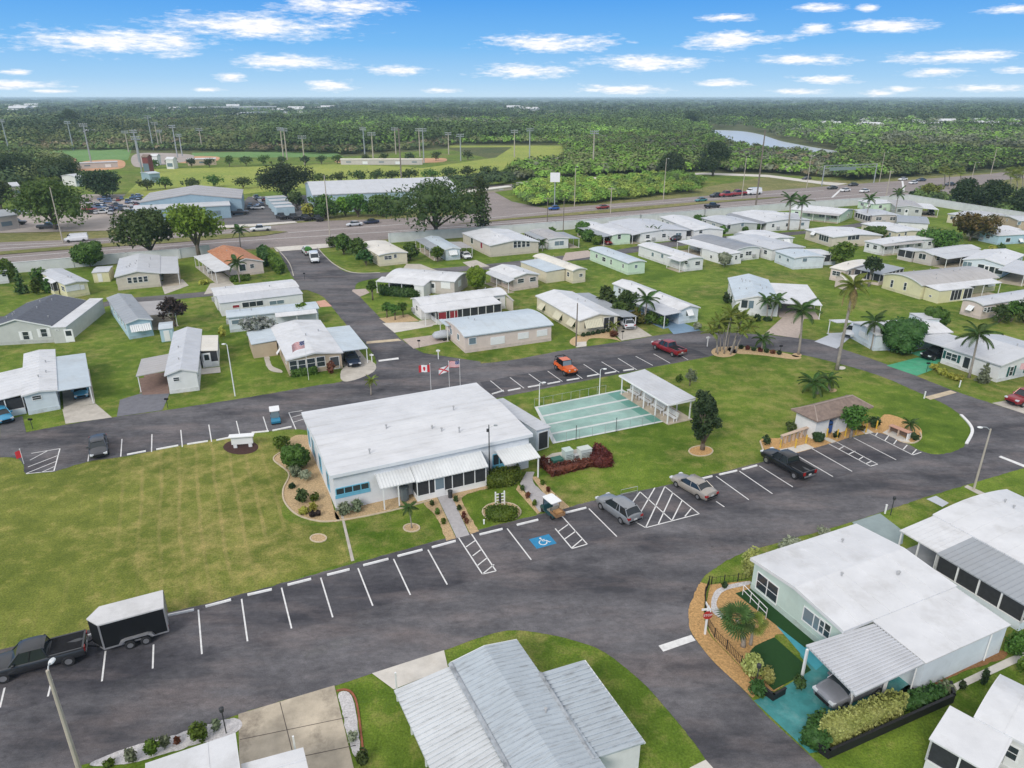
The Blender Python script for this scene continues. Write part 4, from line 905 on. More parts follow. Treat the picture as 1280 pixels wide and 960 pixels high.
H('white home with big dark windows and an open carport at the right edge', (1203, 324), (1257, 331.5), (1310, 322), z=2.7, rise=.8, ridge='y', wall='bluewhite', roof='w', feats=[(1209, 331, 1.8, 1.4, 'pale'), (1226, 334.5, 1.3, 1.5, 'dark'), (1233, 336.5, .9, 1.9, 'door'), (1239.5, 337.5, 1.3, 1.5, 'dark'), (1248, 339, 1.6, 1.3, 'dark')], att=[('C', (1265, 341.5), (1320, 333), {'z': 2.3, 'roof': 'l'})])
H('small cream trailer with one white awning at the right edge, beside a palm thicket', (1201, 374), (1230, 381.5), (1300, 367), z=2.6, rise=.4, ridge='y', shape='arch', wall='pink', roof='l', feats=[(1214, 386, 1.1, .8, 'awn'), (1232, 387, .6, .7, 'win')])
H('white home with a pale roof and small left carport, behind the big round shrub', (1064, 402), (1095, 418.5), (1165, 403), z=2.6, rise=.5, ridge='y', wall='bluewhite', roof='w', lod=0, feats=[(1080, 419, 2.6, .9, 'panel')], att=[('C', (1040.5, 402), (1053, 396.5), {'z': 2.3, 'n': 2, 'floor': GREYB}), ('R', (1163, 391), (1172, 399), {'z': 2.4, 'roof': 'l'})])
H('white home with dark green shutters and a green-floored carport by the loop road', (1177, 432.5), (1252, 457), (1221, 409), z=2.5, rise=1.0, ridge='x', shape='gable', wall='white', roof='l', lod=0, feats=[(1189.5, 446, 1.7, 1.1, 'shut', DARKG), (1208, 454, 1.0, 1.8, 'dark'), (1264, 464, .8, 1.4, 'shut', DARKG), (1285, 459, .8, 1.4, 'shut', DARKG)], att=[('C', (1146, 423.5), (1175, 414), {'z': 2.4, 'zi': 2.5, 'n': 2, 'floor': GREENP})])

H('low pale green-white home behind the tall slim palm at the highway wall', (1072, 250.5), (1092, 255), (1108, 249.5), z=2.5, rise=.3, wall='palegreen', roof='w')
H('long narrow home with twin white roofs, directly behind the grey-roofed white-strip home', (922, 290), (958, 299.5), (985, 294.5), z=2.5, rise=.3, wall='white', roof='w', att=[('C', (918, 292.5), (948, 301.5), {'z': 2.2, 'roof': 'g'})])
# ---- foreground homes
def quad_roof(t, loc, P, z, mat, ribs, along, name='carport_roof'):
    """a flat ribbed panel spanning four surveyed corners P (ordered round), ribs parallel to the edge P0-P1 or P1-P2"""
    c = [loc(G(*p, zz)) for p, zz in zip(P, z)]
    m = MB(); th = Vector((0, 0, -.12))
    m.raw(c + [q + th for q in c], [(0, 1, 2, 3), (7, 6, 5, 4), (0, 4, 5, 1), (1, 5, 6, 2), (2, 6, 7, 3), (3, 7, 4, 0)])
    a, b, d, e = (c[0], c[1], c[3], c[2]) if along == 0 else (c[1], c[2], c[0], c[3])   # rib from a->b moved toward d->e
    L = (d - a).length; n = int(L / ribs); up = Vector((0, 0, .075)); w = (d - a).normalized() * .05
    for k in range(1, n):
        p, q = a.lerp(d, k / n), b.lerp(e, k / n)
        r0 = [p - w, p + w, q + w, q - w]
        lo = [x - up for x in r0]; hi = [x + up for x in r0]
        m.raw(lo + hi, [(4, 5, 6, 7), (0, 1, 5, 4), (1, 2, 6, 5), (2, 3, 7, 6), (3, 0, 4, 7)])
    return m.build(name, mat, t)

def rod(t, loc, px, z0, z1, w=.05, mat=None, name='post'):
    p = loc(G(*px)); m = MB(); m.b2((p.x - w, p.y - w, z0), (p.x + w, p.y + w, z1)); return m.build(name, mat or TRIM, t)

t, loc, L, W = H('weathered grey metal-roofed home in the foreground with stained ribbed roof panels', (562.5, 828), (662, 1010), (645, 797.5), z=2.75, rise=.4, shape='gable', wall='white', roof='m', ribs=.36, lod=0, vents=1, auto=False)
quad_roof(t, loc, [(492.5, 862.5), (562, 833), (632, 962), (560, 1010)], [2.35, 2.6, 2.6, 2.35], ROOF['pl'], .33, 0)
quad_roof(t, loc, [(676, 841), (730, 825), (806, 927.5), (740, 949)], [2.65, 2.55, 2.55, 2.65], ROOF['m'], .33, 0, 'wing_roof')
a_, b_, c_, d_ = [loc(G(*p, 2.5)) for p in ((681, 845), (729, 829), (801, 927), (741, 947))]
m = MB(); m.prism([(q.x, q.y) for q in (a_, b_, c_, d_)], 0, 2.52); m.build('wall', WALL['white'], t)
for ln in (((675, 842), (742, 950)), ((563, 830), (640, 968))):
    pp, qq = loc(G(*ln[0], 2.72)), loc(G(*ln[1], 2.72)); m = MB(); m.tube([pp, qq], .15, 6); m.build('valley_flashing', plain('flashing', (.36, .38, .40), .6, .3, 2, dirt=(.07, .07, .07), dirt_amt=.95), t)
pp, qq = loc(G(731, 826, 2.45)), loc(G(806, 929, 2.45)); m = MB(); m.tube([pp, qq], .07, 6); m.build('gutter', TRIM, t)
for px in ((497, 876), (515, 918), (533, 958)): rod(t, loc, px, 0, 2.3)
m = MB(); w0, w1 = loc(G(747, 957, 1.6)), loc(G(764, 951, 1.6)); dd = (w1 - w0).normalized(); nn = Vector((dd.y, -dd.x, 0)) * .05
for z0, z1, mi in ((1.0, 2.0, 0),):
    m.raw([w0 - nn + Vector((0, 0, -.5)), w1 - nn + Vector((0, 0, -.5)), w1 - nn + Vector((0, 0, .5)), w0 - nn + Vector((0, 0, .5)), w0 + nn * 2 + Vector((0, 0, -.5)), w1 + nn * 2 + Vector((0, 0, -.5)), w1 + nn * 2 + Vector((0, 0, .5)), w0 + nn * 2 + Vector((0, 0, .5))], [(0, 1, 2, 3), (4, 5, 6, 7), (0, 4, 5, 1), (2, 6, 7, 3), (1, 5, 6, 2), (0, 3, 7, 4)])
m.build('window', GLASS, t)

t, loc, L, W = H('mint-walled foreground home with a big white roof and ribbed carport over a silver car', (938, 697), (1055, 789), (1197.5, 733), z=2.75, rise=.42, ridge='y', shape='gable', wall='mint', roof='w', lod=0, vents=4, feats=[(959, 735, 2.2, 1.6, 'win'), (1017, 776, 1.9, 1.2, 'pale'), (1031, 786, 1.0, 1.2, 'win')], att=[('R', (1157.5, 829), (1264, 781), {'z': 2.45, 'zi': 2.68, 'roof': 'w', 'wall': 'bluewhite', 'ribs': 3.2})], th=.22)
quad_roof(t, loc, [(1007.5, 806), (1092, 779.5), (1155.5, 829), (1070, 869)], [2.5, 2.55, 2.5, 2.4], ROOF['l'], .24, 0)
for px in ((1002, 848), (1061, 886), (1103, 871)): rod(t, loc, px, 0, 2.4, .07)
for px0, px1 in (((1137, 866), (1139, 838)), ((1229, 827), (1231, 800))):
    pp = loc(G(*px0)); m = MB(); m.tube([(pp.x, pp.y, .1), (pp.x, pp.y, 2.3)], .05, 6); m.build('downspout', TRIM, t)

t, loc, L, W = H('white-roofed home at the right edge with a long ribbed grey carport full of shade', (1166, 643), (1288, 709), (1262, 613), z=2.7, rise=.45, shape='arch', wall='bluewhite', roof='w', lod=0, vents=3, att=[('C', (1125, 662.5), (1172, 691), {'z': 2.3, 'zi': 2.6, 'roof': 'w', 'ribs': .42, 'n': 3, 'floor': plain('carport_concrete', (.30, .31, .32), .9, .2, 1)}), ('S', (1172.3, 691), (1283, 759), {'z': 2.3, 'zi': 2.6, 'roof': 'g', 'ribs': .42})], feats=[])
t, loc, L, W = H('white home in the bottom right corner with a screened front porch', (1217.5, 896), (1310, 946), (1290, 862), z=2.7, rise=.35, shape='arch', wall='white', roof='w', lod=0, vents=1, att=[('S', (1166, 916), (1238, 978), {'z': 2.35, 'zi': 2.6, 'roof': 'w', 'ribs': 3})])
t, loc, L, W = H('white-roofed home cut off by the bottom left edge, beside the stained driveway', (182, 954), (294, 916), (318, 1010), z=2.6, rise=.15, shape='flat', wall='white', roof='w', lod=0, vents=1, auto=False)
quad_roof(t, loc, [(301, 955), (379, 934), (395, 1000), (316, 1022)], [2.35, 2.35, 2.35, 2.35], ROOF['w'], .8, 0)
for px in ((372, 957),): rod(t, loc, px, 0, 2.25)

# ---- garden sheds
def shed(label, A, B, C, z, rise, wall, roof, shape='gable'):
    org, ang, L, W = rect(A, B, C, z)
    t = thing('garden_shed', label, 'shed', org, ang)
    m = MB(); pr = roof_line(W, rise, shape); m.profile_x([(p, z + h) for p, h in pr] + [(p, z + h - .08) for p, h in reversed(pr)], 0, L); m.build('roof', ROOF[roof], t)
    m = MB(); m.profile_x([(.12, 0)] + [(min(max(p, .12), W - .12), z + h - .075) for p, h in pr] + [(W - .12, 0)], .12, L - .12); m.build('wall', WALL[wall], t)
    m = MB(); m.b2((L * .3, .08, .1), (L * .3 + .8, .14, min(1.8, z - .2))); m.build('door', TRIM, t)
shed('small white shed beside the beige double-wide with the vents', (114, 341), (136, 339.5), (135, 332.5), 2.1, .2, 'yellow', 'l')
shed('pale blue metal shed behind the light blue trailer', (198, 412), (216, 410), (215, 401.5), 2.1, .2, 'blue', 'b')
shed('round-roofed cream shed in front of the pinkish home', (1057, 351), (1080, 349.5), (1082, 344), 1.9, .6, 'pink', 'c', 'arch')

# ------------------------------------------------------------------ clubhouse
org, ang, L, W = rect((412.5, 595), (666, 542.5), (599, 478), 3.9)
CH = thing('clubhouse', 'large white clubhouse with a broad low white roof in the middle of the lawns', 'clubhouse', org, ang)
invm = Matrix.Rotation(-ang, 4, 'Z') @ Matrix.Translation(-org)
def cl(px, py, z=0.0): return invm @ G(px, py, z)
z, oh = 3.9, .3
pr = roof_line(W, .35, 'gable')
m = MB(); m.profile_x([(p, z + h) for p, h in pr] + [(p, z + h - .3) for p, h in reversed(pr)], 0, L)
for k in range(1, 7):
    pass
for k in range(1, 13):
    y = W * k / 13; zz = z + .35 * (1 - abs(2 * k / 13 - 1)); m.b2((0.02, y, zz - .05), (L - .02, y + .07, zz + .022))
m.build('roof', plain('roof_clubhouse', (.65, .65, .655), .45, .10, .35, dirt=(.40, .385, .36), dirt_amt=.5, streak=(.12, .8, 1)), CH)
m = MB()
m.b2((-.02, -.03, z - .3), (L + .02, .02, z + .03)); m.b2((-.03, 0, z - .3), (.02, W, z + .03)); m.b2((L - .02, 0, z - .3), (L + .03, W, z + .03)); m.b2((0, W - .02, z - .3), (L, W + .03, z + .03))
m.build('fascia', plain('clubhouse_fascia', (.72, .74, .76), .5, .05, 1), CH)
m = MB(); m.profile_x([(oh, 0), (oh, z - .28), (W / 2, z - .05), (W - oh, z - .28), (W - oh, 0)], oh, L - oh); m.build('wall', wallm('clubhouse', (.70, .72, .74)), CH)
BLUETRIM = plain('blue_trim', (.16, .45, .60), .5, .1, 2)
def chwin(x0, x1, z0, z1, side='s', mullions=1, trim=None):
    m = MB(); g = MB(); v = oh
    def bb(mm, a0, a1, zz0, zz1, d0, d1):
        if side == 's': mm.b2((a0, v - d1, zz0), (a1, v - d0, zz1))
        elif side == 'w': mm.b2((v - d1, a0, zz0), (v - d0, a1, zz1))
    bb(m, x0, x1, z0, z0 + .1, -.02, .08); bb(m, x0, x1, z1 - .08, z1, -.02, .06)
    for k in range(mullions + 1):
        cx = x0 + (x1 - x0) * k / mullions; bb(m, cx - .04, cx + .04, z0 + .1, z1 - .08, -.02, .06)
    f = m.build('window', trim or BLUETRIM, CH); bb(g, x0 + .02, x1 - .02, z0 + .05, z1 - .04, -.02, .03); g.build('pane', GLASS, f)
    s = MB(); bb(s, x0 - .1, x1 + .1, z0 - .3, z0, -.02, .05); s.build('window_sill', BLUETRIM, f)
a, b = cl(420, 617, 1.8), cl(460, 606, 1.8); chwin(a.x, b.x, 1.6, 2.35, mullions=4)
a, b = cl(616, 577, 1.6), cl(631, 573, 1.6); chwin(a.x, b.x, 1.1, 2.4, mullions=2)
for yy in (3.4, 7.2, 11.2): chwin(yy - .45, yy + .45, .9, 2.5, 'w', 1)
chwin(13.2, 13.9, .9, 2.5, 'w', 1)
# front porch : ribbed white awning roof, screened room, open bay
CHROOF = roofm('porch_panel', (.70, .71, .70), (.45, .44, .42), .35)
def chpanel(x0, x1, d, zi, zo, rib, name, y0=oh):
    m = MB(); n = int((x1 - x0) / rib)
    m.raw([(x0, y0, zi), (x1, y0, zi), (x1, y0 - d, zo), (x0, y0 - d, zo), (x0, y0, zi - .07), (x1, y0, zi - .07), (x1, y0 - d, zo - .07), (x0, y0 - d, zo - .07)], [(0, 1, 2, 3), (7, 6, 5, 4), (0, 4, 5, 1), (1, 5, 6, 2), (2, 6, 7, 3), (3, 7, 4, 0)])
    for k in range(n + 1):
        x = x0 + (x1 - x0 - .06) * k / n
        m.raw([(x, y0, zi + .05), (x + .06, y0, zi + .05), (x + .06, y0 - d - .02, zo + .05), (x, y0 - d - .02, zo + .05), (x, y0, zi - .03), (x + .06, y0, zi - .03), (x + .06, y0 - d - .02, zo - .09), (x, y0 - d - .02, zo - .09)], [(0, 1, 2, 3), (7, 6, 5, 4), (0, 4, 5, 1), (1, 5, 6, 2), (2, 6, 7, 3), (3, 7, 4, 0)])
    return m.build(name, CHROOF, CH)
xa, xb, xc = cl(475, 611, 2.3).x, cl(520, 602, 2.3).x, cl(609, 581, 2.3).x
dep = max(1.6, -cl(545, 596.5, 2.25).y + oh)
chpanel(xa, xb - .04, dep, 2.95, 2.3, .3, 'porch_roof'); chpanel(xb, xc, dep + .15, 3.05, 2.25, .3, 'porch_roof')
yf = oh - dep
m = MB(); m.b2((xb + .1, yf + .1, 0), (xc - .1, oh, .55)); m.build('porch_wall', TRIM, CH)
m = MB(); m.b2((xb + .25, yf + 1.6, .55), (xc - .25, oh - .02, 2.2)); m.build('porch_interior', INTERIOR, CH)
m = MB(); m.b2((xb + .15, yf + .15, .55), (xc - .15, yf + .18, 2.15)); m.b2((xb + .14, yf + .15, .55), (xb + .17, oh, 2.15)); m.b2((xc - .17, yf + .15, .55), (xc - .14, oh, 2.15)); m.build('insect_screen', SCREEN, CH)
fr = MB(); n = 6
for k in range(n + 1):
    x = xb + .15 + (xc - xb - .3) * k / n; fr.b2((x - .04, yf + .1, .5), (x + .04, yf + .2, 2.18))
fr.b2((xb + .1, yf + .08, 2.1), (xc - .1, yf + .2, 2.2)); fr.b2((xb + .1, yf + .08, .53), (xc - .1, yf + .2, .6)); fr.build('screen_frame', TRIM, CH)
xd = cl(550, 610, 1).x
m = MB(); m.b2((xd - .5, yf + .06, .05), (xd + .5, yf + .1, 2.1)); d = m.build('door', TRIM, CH)
m = MB(); m.b2((xd - .4, yf + .03, .9), (xd + .4, yf + .06, 2.0)); m.build('pane', GLASSB, d)
for px in (478, 499): 
    x = cl(px, 622, 1).x; m = MB(); m.b2((x - .05, yf + .02, 0), (x + .05, yf + .12, 2.28)); m.build('post', TRIM, CH)
# side entry canopy at the right end of the front
x0, x1 = cl(628, 577, 2.4).x, cl(672, 567, 2.4).x
chpanel(x0, x1, 2.3, 2.75, 2.3, .28, 'canopy')
for x in (x1 - .15,): m = MB(); m.b2((x - .06, oh - 2.2, 0), (x + .06, oh - 2.08, 2.28)); m.build('post', TRIM, CH)
# flues and stains of the flat roof
for px, h in ((462, .5), (483, .45), (540, .35), (552, .4), (567, .5), (574, .6)):
    p = cl(px, {462: 566, 483: 537, 540: 536, 552: 539, 567: 514, 574: 540}[px], z + .2); hh = np.interp(p.y, [0, W / 2, W], [0, .35, 0])
    m = MB(); m.lathe([(.001, h), (.12, h), (.12, h - .12), (.07, h - .12), (.07, -.1)], (p.x, p.y, z + hh), 8); m.build('roof_vent', MATS['vent_metal'], CH)
# side store with a low grey roof between clubhouse and court
t = thing('equipment_shed', 'narrow grey flat-roofed shed between the clubhouse and the shuffleboard court', 'shed', *rect((670.6, 538), (689, 532.5), (645.6, 492), 2.6)[:2])
_, _, L2, W2 = rect((670.6, 538), (689, 532.5), (645.6, 492), 2.6)
m = MB(); m.profile_y([(0, 2.6), (L2, 2.5), (L2, 2.4), (0, 2.5)], 0, W2)
for k in range(1, 12): m.profile_y([(0, 2.62), (L2, 2.52), (L2, 2.45), (0, 2.55)], W2 * k / 12, W2 * k / 12 + .04)
m.build('roof', ROOF['l'], t)
m = MB(); m.b2((.15, .15, 0), (L2 - .15, W2 - .15, 2.42)); m.build('wall', WALL['bluewhite'], t)
m = MB(); m.b2((.3, .08, .1), (L2 - .3, .14, 2.2)); d = m.build('door', TRIM, t); m = MB(); m.b2((.4, .05, .2), (L2 - .4, .079, 2.1)); m.build('pane', SCREEN, d)

# ------------------------------------------------------------------ shuffleboard shelter with benches
org, ang, L3, W3 = rect((774, 469), (835.6, 506), (867, 497.5), 2.6)
SH = thing('shuffleboard_shelter', 'open white shelter with a grey metal roof at the end of the shuffleboard court', 'shelter', org, ang)
m = MB(); m.profile_x([(0, 2.55), (W3, 2.8), (W3, 2.68), (0, 2.43)], 0, L3)
for k in range(1, 28): m.profile_x([(0, 2.58), (W3, 2.83), (W3, 2.75), (0, 2.5)], L3 * k / 28, L3 * k / 28 + .04)
m.build('roof', ROOF['l'], SH)
m = MB(); m.b2((-.03, -.04, 2.4), (L3 + .03, .04, 2.57)); m.b2((-.03, 0, 2.42), (.03, W3, 2.6)); m.b2((L3 - .03, 0, 2.42), (L3 + .03, W3, 2.6)); m.build('fascia', TRIM, SH)
for k in range(5):
    for y in (.3, W3 - .4):
        x = .3 + (L3 - .6) * k / 4; m = MB(); m.b2((x - .06, y - .06, 0), (x + .06, y + .06, 2.45)); m.build('post', TRIM, SH)
m = MB(); m.b2((0, .2, 0), (L3, W3 - .1, .07)); m.build('floor', OLDCONC, SH)
BENCHM = plain('bench_white', (.72, .72, .71), .6, .1, 2)
proto = None
sr = Matrix.Translation(org) @ Matrix.Rotation(ang, 4, 'Z')
for k in range(4):
    x = L3 * (k + .5) / 4; p = sr @ Vector((x, 1.4, .07))
    if proto is None:
        t = thing('shelter_bench', 'x', 'bench', p, ang)
        m = MB()
        for q in range(4): m.b2((-1.1, -.25 + q * .13, .42), (1.1, -.15 + q * .13, .46))
        m.build('seat', BENCHM, t)
        m = MB()
        for q in range(4): m.b2((-1.1, .28 + q * .04, .55 + q * .13), (1.1, .31 + q * .04, .64 + q * .13))
        m.build('backrest', BENCHM, t)
        for sx in (-.95, .95):
            m = MB(); m.b2((sx - .04, -.22, 0), (sx + .04, -.14, .42)); m.b2((sx - .04, .2, 0), (sx + .04, .28, 1.0)); m.b2((sx - .04, -.22, .36), (sx + .04, .28, .42)); m.build('leg', BENCHM, t)
        proto = t; 
    else:
        t = copy_tree(proto); t.location = p
    tag(t, 'white slatted bench standing in the row under the shuffleboard shelter roof', 'bench', 'benches under the shuffleboard shelter')

# ------------------------------------------------------------------ mail kiosk with a hipped brown roof
org, ang, L4, W4 = rect((1022, 527), (1092, 508.5), (990, 511), 2.5)
K = thing('mail_kiosk', 'small white building with brown hipped shingle roof and an open bay beside the lot', 'kiosk', org, ang)
h = .95; z = 2.5
m = MB(); ry = W4 / 2; r0, r1 = ry * .75, L4 - ry * .75
v = [(0, 0, z), (L4, 0, z), (L4, W4, z), (0, W4, z), (r0, ry, z + h), (r1, ry, z + h), (0, 0, z - .14), (L4, 0, z - .14), (L4, W4, z - .14), (0, W4, z - .14)]
m.raw(v, [(0, 1, 5, 4), (2, 3, 4, 5), (1, 2, 5), (3, 0, 4), (0, 6, 7, 1), (1, 7, 8, 2), (2, 8, 9, 3), (3, 9, 6, 0), (9, 8, 7, 6)])
m.build('roof', ROOF['br'], K)
m = MB(); m.tube([(r0, ry, z + h + .02), (r1, ry, z + h + .02)], .09, 6)
for a, b in (((0, 0, z), v[4]), ((0, W4, z), v[4]), ((L4, 0, z), v[5]), ((L4, W4, z), v[5])): m.tube([a, b], .07, 6)
m.build('ridge_cap', plain('ridge_cap', (.34, .27, .23), .9, .2, 2), K)
m = MB(); e = .45
m.b2((e, e, 0), (L4 * .28, W4 - e, z - .13)); m.b2((L4 * .42, e, 0), (L4 * .62, W4 - e, z - .13)); m.b2((L4 * .28, W4 * .55, 0), (L4 * .62, W4 - e, z - .13)); m.build('wall', WALL['white'], K)
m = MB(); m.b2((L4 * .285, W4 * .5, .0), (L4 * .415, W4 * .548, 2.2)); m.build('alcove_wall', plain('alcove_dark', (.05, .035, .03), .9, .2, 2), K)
m = MB(); m.b2((L4 * .66, W4 * .3, .9), (L4 * .94, W4 * .5, 1.7)); m.build('mailbox_bank', plain('mailbox_cream', (.62, .58, .46), .5, .1, 2), K)
for x, y in ((L4 - .6, .4), (L4 - .6, W4 - .5), (L4 * .8, .4)):
    m = MB(); m.b2((x - .07, y - .07, 0), (x + .07, y + .07, z - .13)); m.build('post', plain('kiosk_yellow', (.62, .40, .10), .6, .1, 2), K)
p = K.matrix_world if False else (Matrix.Translation(org) @ Matrix.Rotation(ang, 4, 'Z')) @ Vector((L4 * .35, W4 * .3, 0))
t = thing('collection_box', 'blue collection box in the open bay of the brown-roofed kiosk', 'mailbox', p, ang)
BLUEBOX = paint('blue_box_paint', (.015, .09, .32), .3)
m = MB(); m.profile_y([(-.35, .25), (.35, .25), (.35, 1.3), (.3, 1.5), (.15, 1.6), (-.15, 1.6), (-.3, 1.5), (-.35, 1.3)], -.45, .45); m.build('body', BLUEBOX, t)
for sx in (-.28, .28):
    for sy in (-.35, .35): m = MB(); m.b2((sx - .04, sy - .04, 0), (sx + .04, sy + .04, .25)); m.build('leg', BLUEBOX, t)
m = MB(); m.b2((-.25, -.48, 1.15), (.25, -.45, 1.3)); m.build('slot', GLASS, t)
# ------------------------------------------------------------------ vehicles (x forward, origin at the middle of the footprint)
TYRE = plain('tyre', (.022, .022, .024), .85, .2, 4); RIM = plain('rim', (.42, .42, .43), .35, .1, 4, metal=.7)
CARGLASS = glassy('car_glass', (.02, .026, .03), .06); BLACKP = plain('black_plastic', (.016, .016, .018), .9, .15, 4, spec=.15)
HLAMP = glassy('headlight_glass', (.62, .64, .66), .1); TLAMP = glassy('taillight_glass', (.32, .012, .012), .15); PLATE = plain('plate', (.6, .6, .58), .6, .1, 3)

def loft(m, secs, mi=0, cap=True):
    """rings of equal point count -> skin"""
    k = len(m.v); n = len(secs[0])
    for s in secs: m.v.extend([tuple(p) for p in s])
    for i in range(len(secs) - 1):
        for j in range(n):
            a = k + i * n + j; b = k + i * n + (j + 1) % n
            m.f.append((a, b, b + n, a + n)); m.m.append(mi)
    if cap:
        m.f.append(tuple(k + j for j in reversed(range(n)))); m.m.append(mi)
        m.f.append(tuple(k + (len(secs) - 1) * n + j for j in range(n))); m.m.append(mi)

def ring(x, w, z0, z1, crown=.06):
    h = z1 - z0
    P = [(-w * .86, z0), (-w * .97, z0 + .14 * h), (-w, z0 + .42 * h), (-w * .99, z0 + .68 * h), (-w * .95, z0 + .86 * h), (-w * .87, z1 - .03 * h), (-w * .72, z1 + .01), (-w * .4, z1 + crown * .7), (0, z1 + crown)]
    return [(x, y, z) for y, z in P] + [(x, -y, z) for y, z in reversed(P[:-1])]

def fine(st):
    x = np.array(st, float); out = []
    for i in range(len(x) - 1):
        a, b = x[i], x[i + 1]; pa = x[max(i - 1, 0)]; nb = x[min(i + 2, len(x) - 1)]
        for t in (0, .25, .5, .75):
            q = .5 * (2 * a + (b - pa) * t + (2 * pa - 5 * a + 4 * b - nb) * t * t + (3 * a - pa - 3 * b + nb) * t ** 3); q[0] = a[0] + (b[0] - a[0]) * t; out.append(tuple(q))
    return out + [tuple(x[-1])]

SPEC = {  # length, width, body stations (x, half-width, z0, z1), greenhouse (rear base, rear top, front top, front base, roof z), wheel x, wheel r
    'sedan': (4.75, 1.82, [(-2.37, .70, .42, .78), (-2.3, .82, .30, .94), (-1.6, .90, .24, 1.0), (0, .91, .22, .95), (1.0, .91, .24, .92), (1.7, .88, .26, .80), (2.2, .80, .30, .70), (2.37, .66, .38, .60)], (-1.75, -.95, .45, 1.2, 1.43, .96), 1.38, .33),
    'suv': (4.7, 1.86, [(-2.33, .76, .45, .95), (-2.28, .87, .36, 1.08), (-1.5, .92, .28, 1.08), (0, .93, .26, 1.06), (1.0, .92, .28, 1.04), (1.75, .90, .30, .95), (2.2, .83, .34, .84), (2.35, .70, .42, .72)], (-2.22, -1.62, .30, 1.15, 1.68, 1.05), 1.4, .37),
    'pickup': (5.75, 1.98, [(-2.87, .86, .55, 1.05), (-2.82, .96, .48, 1.14), (-1.8, .98, .42, 1.14), (0, .98, .38, 1.12), (1.2, .98, .38, 1.13), (2.2, .96, .40, 1.08), (2.7, .90, .45, 1.0), (2.87, .78, .5, .86)], (-.75, -.55, .75, 1.45, 1.84, 1.11), 1.83, .40),
    'van': (5.6, 2.0, [(-2.8, .92, .5, 1.3), (-2.75, .98, .4, 1.4), (-1.5, 1.0, .34, 1.4), (0, 1.0, .32, 1.38), (1.6, .99, .34, 1.3), (2.3, .94, .38, 1.08), (2.75, .82, .45, .9), (2.8, .74, .5, .8)], (-2.76, -2.66, 1.3, 2.0, 2.1, 1.3), 1.75, .37),
    'hatch': (3.9, 1.7, [(-1.93, .68, .42, .85), (-1.88, .80, .32, .96), (-1.2, .84, .26, .98), (0, .85, .24, .95), (.8, .84, .26, .93), (1.5, .80, .3, .82), (1.85, .72, .34, .72), (1.93, .6, .42, .62)], (-1.8, -1.35, .25, 1.0, 1.5, .96), 1.2, .31),
}
_carp = {}
